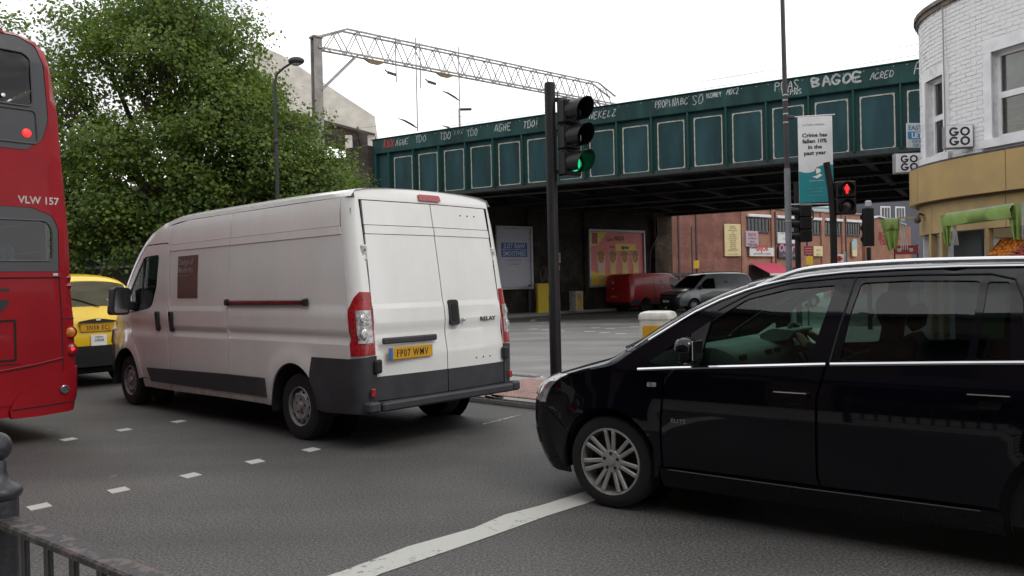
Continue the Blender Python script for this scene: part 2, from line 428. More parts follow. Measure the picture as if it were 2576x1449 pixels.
# ------------------------------------------------------------------ white panel van
def paint_van_white():
    m, t, b, o = newmat('white_van_paint'); n = t.nodes.new; l = t.links.new
    c = n('ShaderNodeTexCoord')
    z = n('ShaderNodeTexNoise'); z.inputs['Scale'].default_value = 1.6; z.inputs['Detail'].default_value = 9; z.inputs['Roughness'].default_value = .7
    mp_ = n('ShaderNodeMapping'); mp_.inputs['Scale'].default_value = (1, 1, .35); l(c.outputs['Object'], mp_.inputs[0]); l(mp_.outputs[0], z.inputs['Vector'])
    r = n('ShaderNodeValToRGB'); r.color_ramp.elements[0].position = .38; r.color_ramp.elements[1].position = .6
    r.color_ramp.elements[0].color = (.735, .73, .71, 1); r.color_ramp.elements[1].color = (.79, .79, .775, 1)
    l(z.outputs['Fac'], r.inputs[0])
    # road dirt thrown up along the sill
    sx = n('ShaderNodeSeparateXYZ'); l(c.outputs['Object'], sx.inputs[0])
    mr = n('ShaderNodeMapRange'); mr.inputs[1].default_value = .30; mr.inputs[2].default_value = .62; mr.inputs[3].default_value = 1; mr.inputs[4].default_value = 0; l(sx.outputs['Z'], mr.inputs[0])
    z2 = n('ShaderNodeTexNoise'); z2.inputs['Scale'].default_value = 9; z2.inputs['Detail'].default_value = 8; l(c.outputs['Object'], z2.inputs['Vector'])
    mu = n('ShaderNodeMath'); mu.operation = 'MULTIPLY'; l(mr.outputs[0], mu.inputs[0]); l(z2.outputs['Fac'], mu.inputs[1])
    x = n('ShaderNodeMix'); x.data_type = 'RGBA'; l(mu.outputs[0], x.inputs[0]); l(r.outputs[0], x.inputs[6]); x.inputs[7].default_value = (.20, .16, .12, 1)
    l(x.outputs[2], b.inputs['Base Color']); b.inputs['Roughness'].default_value = .38; b.inputs['Coat Weight'].default_value = .8; b.inputs['Coat Roughness'].default_value = .07
    MATS['white_van_paint'] = m; return m
van_white = paint_van_white()
RA, FA, WR = 1.14, 5.36, .345        # axle positions, wheel radius
def van_side(x, z):
    y = interp(z, [(.24, 1.0), (.36, 1.03), (.6, 1.05), (1.01, 1.056), (1.045, 1.036), (1.085, 1.036), (1.11, 1.052), (1.32, 1.05), (1.365, 1.033), (1.7, 1.022), (2.05, 1.0), (2.14, .992), (2.3, .975), (2.42, .945), (2.5, .9)])
    if x > 4.6: y *= 1 - .16 * ((x - 4.6) / 1.6) ** 2
    for ax in (RA, FA):
        d = math.hypot(x - ax, z - .36)
        if d < .62: y += .022 * (1 - max(0, (d - .5) / .12)) if z < .95 else .022 * (1 - max(0, (d - .5) / .12)) * max(0, 1 - (z - .95) / .06)
    return y
def van_xr(z): return .0 if z < .9 else .23 * ((z - .9) / 1.55) ** 1.25
RC = .13
def van_rear(y, z, d): return (van_xr(z) + .05 * (y / .9) ** 2 - .035 + d, y, z)
def van_corner(left=True):
    s = 1 if left else -1
    def f(a, z, d):      # a 0 = on the side, 1 = on the rear face
        w_ = van_side(RC, z); yr = .87; x0 = van_xr(z); th = a * pi / 2
        xs = x0 + .17; rx = xs - (x0 + .01); ry = w_ - yr
        px = xs - rx * sin(th) ** .9 if th > 0 else xs; py = yr + ry * max(0, cos(th)) ** .9
        nx, ny = -sin(th), cos(th)
        return (px - nx * d, s * (py - ny * d), z)
    return f
VE = [(.24, 2.42), (1.2, 2.43), (2.5, 2.43), (3.6, 2.43), (4.1, 2.39), (4.5, 2.28), (4.84, 2.09), (5.15, 1.85), (5.48, 1.55), (5.76, 1.24), (5.96, 1.0), (6.07, .8), (6.1, .55), (6.06, .3)]
VC = [(.24, 2.535), (1.2, 2.56), (2.5, 2.565), (3.6, 2.56), (4.15, 2.53), (4.65, 2.40), (5.02, 2.16), (5.35, 1.86), (5.7, 1.52), (6.0, 1.22), (6.28, 1.08), (6.46, .88), (6.52, .58), (6.46, .3)]
def build_van():
    T = thing('panel_van', 'long white high-roof panel van with brown sticker on its side, beside the red bus', 'van', (-.6975, 8.187, 0), rad(137.2))
    st = Strip(VE, VC, van_side, 3.2); st.midx = 3.0; st.midz = 1.2
    W_ = van_white
    a0 = .435
    def archr(cx, z0, r=a0):     # arch points from rear foot to front foot
        h = max(-.99, min(.99, (z0 - .36) / r)); t = math.asin(h); return arc(cx, .36, r, pi - t, t, 18)
    for left in (True, False):
        fn = P_side(van_side, left)
        sub = T
        # rear quarter panel
        o_ = [(2.47, .32), (2.47, 2.42)] + st.edges(2.0 - .025, 0, .2)[1:] + [(.195, 2.2), (.17, 1.6), (.17, .88), (.74, .87)] + [p for p in archr(RA, .36) if p[1] > .5 or p[0] > RA] + [(1.62, .32)]
        o_ = [(2.47, .32), (2.47, 2.42), (.40, 2.42), (.37, 2.2), (.25, 1.7), (.17, 1.2), (.17, .87), (.76, .87)] + [p for p in archr(RA, .40) if not (p[0] < RA and p[1] < .62)] + [(1.60, .32)]
        VL = (1.01, 1.045, 1.085, 1.11, 1.32, 1.365)
        lo_ = [p for p in o_ if p[1] < 2.05]; lo_ = [(2.47, .32), (2.47, 2.056), (.33, 2.056)] + o_[4:]
        body = patch(lo_, fn, .08, rim=.02, vl=VL); patch([(2.47, 2.145), (2.47, 2.425), (.40, 2.42), (.365, 2.145)], fn, .09, rim=.02, mb=body)
        patch([(2.47, 2.06), (2.47, 2.14), (.362, 2.14), (.332, 2.06)], lambda x, z, d, fn=fn: fn(x, z, d - .006), .09, rim=.02, mb=body); body.build('rear_side_panel', W_, T)
        lp = patch([(3.99, .30), (3.995, 2.056), (2.48, 2.056), (2.48, .32)], fn, .08, rim=.02, vl=VL); patch([(3.995, 2.145), (4.0, 2.39), (3.6, 2.425), (2.48, 2.425), (2.48, 2.145)], fn, .09, rim=.02, mb=lp)
        patch([(3.995, 2.06), (3.995, 2.14), (2.48, 2.14), (2.48, 2.06)], lambda x, z, d, fn=fn: fn(x, z, d - .006), .09, rim=.02, mb=lp); lp.build('load_side_panel', W_, T)
        win = rpoly([(4.32, 2.03), (4.37, 1.62), (4.52, 1.34), (5.28, 1.26), (5.42, 1.42), (4.78, 2.02)], [.06, .05, .10, .04, .05, .10])
        door = [(4.02, .42), (4.02, 2.10), (4.1, 2.16), (4.72, 2.16), (5.10, 1.85), (5.42, 1.55), (5.46, 1.22), (5.3, 1.05), (5.05, .86), (4.9, .68), (4.80, .42)]
        d_ = patch(rpoly(door, .05), fn, .07, holes=[win], rim=.03).build('front_door', W_, T)
        patch(rpoly([(4.30, 2.05), (4.35, 1.61), (4.50, 1.32), (5.29, 1.24), (5.45, 1.42), (4.78, 2.05)], .06), lambda x, z, d, fn=fn: fn(x, z, d + .014), .12, rim=0).build('door_window', car_glass, d_)
        m = MB(); s = 1 if left else -1
        m.beam((4.79, s * .99, 2.0), (4.86, s * 1.005, 1.27), .035, .03); m.build('window_divider', black_plastic, d_)
        m = MB(); m.prism(rpoly([(4.24, 1.05), (4.32, 1.05), (4.32, 1.30), (4.24, 1.30)], .035), .0, .035, lambda u, v, w_, fn=fn: fn(u, v, -w_)); m.build('door_handle', black_plastic, d_)
        m = MB(); m.prism(rpoly([(3.845, 1.05), (3.925, 1.05), (3.925, 1.30), (3.845, 1.30)], .035), .0, .035, lambda u, v, w_, fn=fn: fn(u, v, -w_)); m.build('side_door_handle', black_plastic, T)
        # cab roof side above the door
        o_ = [(4.01, 2.12), (4.01, 2.39)] + st.edges(4.0, 8.2, .25) + [(5.44, 1.56), (5.11, 1.87), (4.73, 2.175), (4.1, 2.175)]
        patch(o_, fn, .08, rim=.015).build('cab_roof_side', W_, T)
        o_ = st.edges(8.3, 12.6, .25) + [(6.0, .33), (5.84, .33)] + [p for p in archr(FA, .40)[::-1]] + [(4.82, .42), (4.92, .69), (5.07, .88), (5.315, 1.055), (5.47, 1.22), (5.44, 1.5)]
        patch(o_, fn, .07, rim=.02).build('front_wing', W_, T)
        o_ = [(4.8, .30), (4.8, .41), (4.01, .41), (4.01, .30)]
        patch(o_, fn, .1, rim=.02).build('door_sill', W_, T)
        # upper gutter grooves, seams behind
        bk = MB(); patch([(.2, .33), (6.0, .33), (6.0, .95), (5.4, 1.15), (5.4, 1.3), (4.4, 1.3), (4.2, 1.5), (4.2, 2.2), (3.6, 2.4), (.4, 2.4), (.2, 1.2)], lambda x, z, d, fn=fn: fn(x, z, .022), .3, holes=[arc(RA, .36, .44, 0, 2 * pi, 20)[:-1], arc(FA, .36, .44, 0, 2 * pi, 20)[:-1]], rim=0, mb=bk).build('inner_shell', seam_dark, T)
        # black rubbing strips, rear corner cladding
        patch(rpoly([(1.66, .40), (4.55, .385), (4.66, .56), (2.5, .60), (1.69, .605)], .02), lambda x, z, d, fn=fn: fn(x, z, d - .016), .12, rim=.02).build('side_cladding', grey_plastic, T)
        patch([(.785, .87), (.17, .875), (.17, .36), (.5, .34), (.60, .34)] + [p for p in archr(RA, .36, .43) if p[0] < RA - .30], lambda x, z, d, fn=fn: fn(x, z, d - .012), .09, rim=.02).build('corner_cladding', grey_plastic, T)
        # sliding door rail with red reflective strip
        s = 1 if left else -1
        m = MB(); m.box((1.68, s * 1.05, 1.41), (1.56, .03, .05), bev=.008); rl = m.build('door_rail', black_plastic, T)
        m = MB(); m.box((1.68, s * 1.067, 1.412), (1.46, .008, .034), bev=.002); m.build('reflective_strip', mat('dark_red_reflector', (.16, .012, .016), .35, var=.3), rl)
        for xx in (.885, 2.475): MB().box((xx, s * 1.058, 1.412), (.06, .05, .075), bev=.012).build('rail_end_cap', black_plastic, rl)
        # rear corner pillar, lamp, bumper corner
        cf = van_corner(left)
        patch([(0, .88), (1, .88), (1, 2.40), (0, 2.42)], cf, .1, rim=0, ustep=.14).build('corner_pillar', W_, T)
        patch([(0, .36), (1, .36), (1, .90), (0, .875)], lambda a, z, d, cf=cf: cf(a, z, d - .014), .1, rim=.03, ustep=.14).build('bumper_corner', grey_plastic, T)
        lo = [(.10, .90), (.98, .91), (.98, 1.50), (.60, 1.505), (.36, 1.45), (.10, 1.34)]
        cf2 = lambda a, z, d, cf=cf, fn=fn: (cf(a, z, d - .012) if a > 0 else tuple(Vector(cf(0, z, d - .012)) + Vector((-a * .3, 0, 0))))
        lm = patch(lo, cf2, .06, rim=.03, ustep=.1).build('tail_lamp', lamp_red, T)
        patch([(.42, 1.02), (.93, 1.02), (.93, 1.33), (.42, 1.33)], lambda a, z, d, c=cf2: c(a, z, d - .006), .05, rim=.01, ustep=.1).build('clear_lens', lamp_clear, lm)
        for zz, rr in ((1.10, .058), (1.25, .045)):
            p0 = Vector(cf2(.68, zz, .0)); MB().sphere(p0, rr, 12, 7, (.25, .8, 1)).build('bulb_reflector', mat('bulb_reflector', (.6, .59, .58), .16, .8, var=.3, scale=60, bump=.3), lm)
        # side-hung hinge, bumper stop and reflector
        m = MB(); m.box((van_xr(1.86) + .025, s * .875, 1.86), (.03, .075, .19), bev=.02); m.box((van_xr(1.86) + .005, s * .87, 1.81), (.02, .03, .03), bev=.01); m.box((van_xr(1.86) + .005, s * .87, 1.91), (.02, .03, .03), bev=.01); m.build('door_hinge', mat('hinge_painted_grey', (.5, .5, .48), .5, var=.25, scale=30), T)
        m = MB(); m.box((-.02, s * .87, .80), (.05, .085, .13), bev=.015); m.build('door_buffer', black_plastic, T)
        m = MB(); m.box((-.03, s * .935, .56), (.016, .05, .075), bev=.006); m.build('rear_reflector', lamp_red, T)
        # mirror
        m = MB(); m.prism(rpoly([(-.14, 0), (.10, 0), (.13, .36), (-.10, .38)], .06), 0, .13, lambda u, v, w_, s=s: (5.12 + w_ * 1.2, s * (1.17 - u), 1.25 + v)); mr = m.build('wing_mirror', black_plastic, T)
        m = MB(); m.prism(rpoly([(-.11, .03), (.075, .03), (.1, .33), (-.075, .345)], .05), 0, .006, lambda u, v, w_, s=s: (5.113 - w_, s * (1.17 - u), 1.25 + v)); m.build('mirror_glass', chrome, mr)
        m = MB(); m.beam((5.17, s * .95, 1.36), (5.17, s * 1.1, 1.38), .08, .12, bev=.02); m.build('mirror_arm', black_plastic, mr)
        m = MB(); m.box((5.22, s * 1.315, 1.42), (.05, .012, .10), bev=.005); m.build('mirror_indicator', lamp_clear, mr)
    # upper/lower groove shadows come from the side profile itself
    # brown sticker on the left side
    fl = P_side(van_side, True)
    sk = patch([(3.235, 1.465), (3.765, 1.465), (3.765, 1.985), (3.235, 1.985)], lambda x, z, d: fl(x, z, d - .004), .1, rim=.003).build('side_sticker', mat('brown_sticker', (.115, .045, .035), .5, var=.1, scale=4), T)
    for i, (s_, zz, sz) in enumerate([('Designs of', 1.875, .10), ('Modernity', 1.78, .10), ('contemporary furniture', 1.735, .03)]):
        t = text_mb(s_, sz, .002, bold=.002 if sz > .05 else 0, align='LEFT', sx=.92 if i < 2 else 1.)
        t.v = [(3.735 - v[0], van_side(3.5, zz) + .0065, zz + v[2]) for v in t.v]; t.build('sticker_lettering', mat('pale_sticker_print', (.62, .55, .52), .6), sk, smooth=0, recalc=False)
    # roof, windscreen, bonnet
    patch([(0, -1), (4.3, -1), (4.5, 0), (4.3, 1), (0, 1)], st, .25, rim=0, ustep=.25).build('roof', W_, T)
    patch([(4.3, -1), (8.9, -1), (8.9, 1), (4.3, 1), (4.5, 0)], st, .2, rim=0, ustep=.25, holes=[[(5.0, -.86), (8.7, -.86), (8.7, .86), (5.0, .86)]]).build('windscreen_surround', W_, T)
    patch([(4.95, -.88), (8.75, -.88), (8.75, .88), (4.95, .88)], lambda u, v, d: st(u, v, .01), .25, rim=0, ustep=.3).build('windscreen', car_glass, T)
    patch([(8.9, -1), (11.0, -1), (11.0, 1), (8.9, 1)], st, .25, rim=.01, ustep=.25).build('bonnet', W_, T)
    patch([(11.02, -1), (13, -1), (13, 1), (11.02, 1)], st, .25, rim=.01, ustep=.25).build('front_bumper', grey_plastic, T)
    for s in (-1, 1):
        patch([(9.8, s * .55), (11.0, s * .55), (11.0, s * .88), (10.0, s * .88)], lambda u, v, d: st(u, v, d - .012), .15, rim=.02).build('headlamp', lamp_clear, T)
    # rear doors
    def dpoly(y0, y1): return [(y0, .70), (y1, .70), (y1 * .985, 1.5), (y1 * .955, 2.385), (y0, 2.385)]
    for nm, y0, y1 in (('rear_door', .006, .872), ('rear_door', -.006, -.872)):
        d_ = MB()
        # main skin with the recessed grooves that cross it
        def rf(y, z, d, y1=y1):
            g = 0.
            b = interp(z, [(.7, 0), (.88, 0), (1.03, .016), (1.10, .016), (1.2, -.010), (1.34, -.014), (1.38, 0), (2.04, 0)]) - (.006 if 2.06 <= z <= 2.145 else 0)
            return van_rear(y, z, d + b)
        VR = (.88, 1.03, 1.1, 1.2, 1.34, 1.38)
        patch([(y0, .70), (y1, .70), (y1 * .985, 1.5), (y1 * .968, 2.056), (y0, 2.056)], rf, .06, rim=.025, mb=d_, vl=VR)
        patch([(y0, 2.062), (y1 * .968, 2.062), (y1 * .966, 2.143), (y0, 2.143)], rf, .06, rim=.025, mb=d_)
        patch([(y0, 2.15), (y1 * .965, 2.15), (y1 * .955, 2.385), (y0, 2.385)], rf, .06, rim=.025, mb=d_); dr = d_.build(nm, W_, T)
        patch([(y0, .475), (y1 * 1.0, .475), (y1, .695), (y0, .695)], lambda y, z, d: van_rear(y, z, d - .004), .1, rim=.02).build('door_kick_panel', grey_plastic, dr)
        if y1 > 0:
            m = MB(); m.beam((-.045, .15, 1.035), (-.045, .83, 1.035), .035, .06, bev=.012); m.build('plate_lamp_bar', grey_plastic, dr)
        else:
            m = MB(); m.prism(rpoly([(-.05, 1.14), (-.18, 1.14), (-.185, 1.40), (-.055, 1.40)], .04), -.035, .0, lambda u, v, w_: van_rear(u, v, w_)); h_ = m.build('rear_door_handle', black_plastic, dr)
            m = MB(); m.prism(rpoly([(-.08, 1.18), (-.15, 1.18), (-.152, 1.36), (-.082, 1.36)], .03), -.04, -.03, lambda u, v, w_: van_rear(u, v, w_)); m.build('handle_recess', seam_dark, h_)
            m = MB(); m.lathe([(.02, 0), (.02, .012), (.001, .014)], 14, Matrix.Translation((-.03, -.24, 1.19)) @ Matrix.Rotation(-pi / 2, 4, 'Y')); m.build('door_lock', chrome, dr)
            t = text_mb('RELAY', .06, .004, bold=.0015, sx=1.5); t.v = [(van_rear(-.64 - v[0], 1.17 + v[2], v[1] + .008)[0] - .02, -.64 - v[0], 1.165 + v[2]) for v in t.v]
            t.build('model_badge', mat('dark_chrome_badge', (.12, .12, .12), .3, .7), dr, smooth=0, recalc=False)
        if y1 < 0:
            for k in range(3):
                for zz in (2.29, .78): MB().sphere(van_rear(-.42 - .11 * k, zz, -.004), .008, 6, 4).build('screw_hole', seam_dark, dr)
    p_ = plate(T, (-.052, .49, .91), -pi / 2, 'FP07 WMV', .55, .115, size=.098, blue=True)
    # backing behind the doors, top visor with high brake lamp, bumper step
    patch([(-.95, .45), (.95, .45), (.95, 2.3), (.88, 2.4), (-.88, 2.4), (-.95, 2.3)], lambda y, z, d: van_rear(y, z, .03), .2, rim=0).build('rear_shell', seam_dark, T)
    def visor(y, z, d): 
        t = (z - 2.39) / .15; return (van_xr(2.4) - .03 + .05 * (y / .9) ** 2 + .06 * t * t + d, y, z)
    def topz(y): return st.p(0.0, max(-1, min(1, math.asin(min(1, (abs(y) / van_side(.24, 2.42))) ** (1 / st.q)) / (pi / 2))))[2]
    yy = [-.90 + 1.8 * i / 24 for i in range(25)]
    vo = [(-.90, 2.395), (.90, 2.395)] + [(y, max(2.42, topz(y))) for y in yy[::-1]]
    patch(vo, visor, .08, rim=.05).build('roof_visor', W_, T)
    patch([(-.9, 2.42), (.9, 2.42)] + [(y, max(2.425, topz(y))) for y in yy[::-1]], lambda y, z, d: (van_xr(2.4) + .03 + .05 * (y / .9) ** 2, y, z), .2, rim=-.0).build('roof_end', W_, T)
    m = MB(); m.prism(rpoly([(-.15, 2.42), (.15, 2.42), (.14, 2.485), (-.14, 2.485)], .02), -.02, .0, lambda u, v, w_: visor(u, v, w_)); m.build('high_brake_lamp', lamp_red, T)
    m = MB(); m.box((-.06, 0, .425), (.13, 1.78, .085), bev=.018); m.build('rear_step_bumper', grey_plastic, T)
    for s in (-1, 1): MB().box((-.045, s * .96, .43), (.12, .13, .10), bev=.02).build('bumper_end', grey_plastic, T)
    m = MB(); m.tube([(.05, -.62, .34), (-.08, -.62, .33), (-.12, -.66, .33), (-.12, -.71, .33), (-.06, -.73, .33), (.05, -.72, .34)], .012, 6); m.build('towing_eye', mat('bare_dark_metal', (.06, .06, .06), .5, .6), T)
    # underside, wheels
    m = MB(); m.box((3.1, 0, .40), (5.6, 1.5, .14)); m.build('chassis', seam_dark, T)
    for x in (RA, FA):
        for left in (True, False):
            s = 1 if left else -1
            wheel_well(T, x, s * .80, .36, .43, .5).build('wheel_arch_liner', seam_dark, T)
            build_wheel(T, (x, s * .885, WR - .005), left, WR, .225, .2, 'steel')
    # cab interior seen through the windows
    m = MB(); m.box((3.85, 0, 1.2), (.06, 1.9, 1.7)); m.build('bulkhead', interior_dark, T)
    for y in (.5, -.5):
        m = MB(); m.box((4.25, y, .78), (.5, .5, .22), bev=.06); m.box((4.03, y, 1.18), (.16, .48, .72), bev=.07); m.box((4.0, y, 1.62), (.1, .26, .2), bev=.05); m.build('seat', interior_dark, T)
    m = MB(); m.box((5.25, 0, 1.02), (.5, 1.75, .36), bev=.1); m.build('dashboard', interior_dark, T)
    m = MB(); pts = [(4.84 + .06 * cos(a), -.5 + .2 * sin(a), 1.2 + .19 * cos(a)) for a in [2 * pi * i / 20 for i in range(21)]]; m.tube(pts, .015, 6, cap=False); m.build('steering_wheel', black_plastic, T)
    m = MB(); m.box((4.6, 0, .55), (1.6, 1.8, .05)); m.build('cab_floor', interior_dark, T)
    return T
van = build_van()

# ------------------------------------------------------------------ dark people carrier
def paint_gloss(name, col, rough=.2, coat=1., flake=0.):
    return mat(name, col, rough, 0, var=.10, scale=2.5, coat=coat)
navy = mat('navy_black_car_paint', (.0015, .0016, .0045), .5, 0, var=.2, scale=2., coat=.8, spec=.03)
MB_FA, MB_RA, MR = 0., -2.703, .317
def mpv_side(x, z):
    y = smooth_interp(z, [(.17, .83), (.25, .862), (.31, .872), (.335, .878), (.5, .893), (.7, .905), (.86, .898), (.97, .882), (1.06, .862), (1.2, .815), (1.36, .752), (1.5, .69), (1.6, .62)])
    if x > -.1: y *= 1 - .16 * ((x + .1) / .75) ** 2
    if x < -2.6: y *= 1 - .10 * ((-2.6 - x) / .9) ** 2
    for ax in (0., MB_RA):
        d = math.hypot(x - ax, z - MR)
        if d < .5 and z > .1: y += .02 * (1 - max(0., (d - .39) / .11))
    # character line above the sill
    return y
ME = [(.36, .19), (.49, .32), (.56, .48), (.57, .62), (.535, .73), (.475, .81), (.365, .868), (.15, .935), (-.05, .985), (-.19, 1.075), (-.40, 1.205), (-.66, 1.36), (-.92, 1.465), (-1.15, 1.525), (-1.5, 1.565), (-2.1, 1.58), (-2.8, 1.56), (-3.2, 1.51), (-3.38, 1.3), (-3.47, 1.02), (-3.48, .7), (-3.45, .3)]
MC = [(.74, .19), (.82, .32), (.86, .48), (.855, .62), (.82, .74), (.74, .82), (.58, .885), (.36, .95), (.14, 1.012), (.02, 1.062), (-.22, 1.235), (-.55, 1.42), (-.85, 1.535), (-1.15, 1.585), (-1.5, 1.615), (-2.1, 1.625), (-2.8, 1.61), (-3.3, 1.57), (-3.48, 1.36), (-3.57, 1.05), (-3.62, .7), (-3.6, .3)]
def catm3(p, n=4):
    a = catm([(q[0], q[2]) for q in p], n); b = catm([(q[0], q[1]) for q in p], n); return [(u[0], v[1], u[1]) for u, v in zip(a, b)]
def skin_mesh(name, joints, edges, mats, mat_fn, sub=2, root=0):
    """one continuous body grown over a skeleton of joints (pos, radius)"""
    me = bpy.data.meshes.new(name); me.from_pydata([j[0] for j in joints], edges, [])
    o = bpy.data.objects.new(name, me); COL.objects.link(o)
    o.modifiers.new('skin', 'SKIN'); sv = me.skin_vertices[0].data
    for i, j in enumerate(joints):
        r = j[1] if isinstance(j[1], tuple) else (j[1], j[1]); sv[i].radius = r; sv[i].use_root = (i == root)
    ss = o.modifiers.new('sub', 'SUBSURF'); ss.levels = sub; ss.render_levels = sub
    dg = bpy.context.evaluated_depsgraph_get(); m2 = bpy.data.meshes.new_from_object(o.evaluated_get(dg)); m2.name = name
    bpy.data.objects.remove(o); bpy.data.meshes.remove(me)
    m2.materials.clear()
    for m in mats: m2.materials.append(m)
    m2.polygons.foreach_set('material_index', [mat_fn(p.center) for p in m2.polygons]); m2.polygons.foreach_set('use_smooth', [True] * len(m2.polygons)); m2.update()
    return m2
def driver(label, loc, rz, cloth, wheel_c, wheel_r=.18, hair=(.03, .02, .015)):
    """seated person ; local x forward, origin at the hip ; both hands on the wheel rim"""
    T = thing('person', label, 'person', loc, rz)
    wc = Vector(wheel_c)
    J = []; E_ = []
    def j(p, r, par=None):
        J.append((tuple(p), r)); i = len(J) - 1
        if par is not None: E_.append((par, i))
        return i
    pel = j((0, 0, .10), (.15, .12)); sp = j((-.06, 0, .30), (.14, .12), pel); ch = j((-.08, 0, .48), (.15, .13), sp); nk = j((-.06, 0, .62), .06, ch); hd0 = j((-.04, 0, .70), .065, nk); hd = j((-.02, 0, .78), .095, hd0); hd2 = j((-.02, 0, .86), .08, hd)
    for s in (-1, 1):
        hp = j((.12, s * .11, .08), .085, pel); kn = j((.48, s * .14, .14), .065, hp); an = j((.68, s * .13, -.24), .045, kn); j((.82, s * .13, -.28), .04, an)
        sh = j((-.06, s * .19, .53), .065, ch)
        g = wc + Vector((0, s * wheel_r * .8, wheel_r * .62))      # grip point
        el = j(((-.06 + g.x) * .5, s * .24, min(.53, g.z) - .10), .048, sh)
        dirv = (g - Vector(J[el][0])).normalized(); wr = j(g - dirv * .09, .034, el)
        pm = j(g - dirv * .03 + Vector((0, 0, .018)), (.042, .024), wr)
        side = Vector((0, 1, 0)) * s
        for k, (off, ln) in enumerate(((-.032, .07), (-.011, .08), (.011, .075), (.032, .06))):
            b = Vector(J[pm][0]) + dirv * .035 + side * off + Vector((0, 0, .006)); k1 = j(b, .011, pm); k2 = j(b + dirv * ln * .42 + Vector((0, 0, -.02)), .010, k1); j(b + dirv * ln * .40 + Vector((0, 0, -.05)), .009, k2)
        tb = j(Vector(J[pm][0]) - side * .04 + dirv * .005, .013, pm); j(Vector(J[pm][0]) - side * .052 + dirv * .04 + Vector((0, 0, -.012)), .011, tb)
    grips = [wc + Vector((0, s * wheel_r * .8, wheel_r * .62)) for s in (-1, 1)]
    def mf(c):
        if c.z > .66: return 1
        return 1 if any((c - g).length < .115 for g in grips) else 0
    me = skin_mesh('body', J, E_, [cloth, skin], mf)
    link('body', me, T)
    h = MB(); h.sphere((-.045, 0, .83), .108, 12, 8, (1.02, .9, 1)); h.f = [f for f in h.f if sum(h.v[i][2] for i in f) / len(f) > .80 or sum(h.v[i][0] for i in f) / len(f) < -.06]; h.mi = [0] * len(h.f)
    h.build('hair', mat('dark_hair', hair, .7), T)
    n = MB(); n.sphere((.085, 0, .785), .018, 6, 5, (1, .8, 1.3)); n.build('nose', skin, T)
    return T
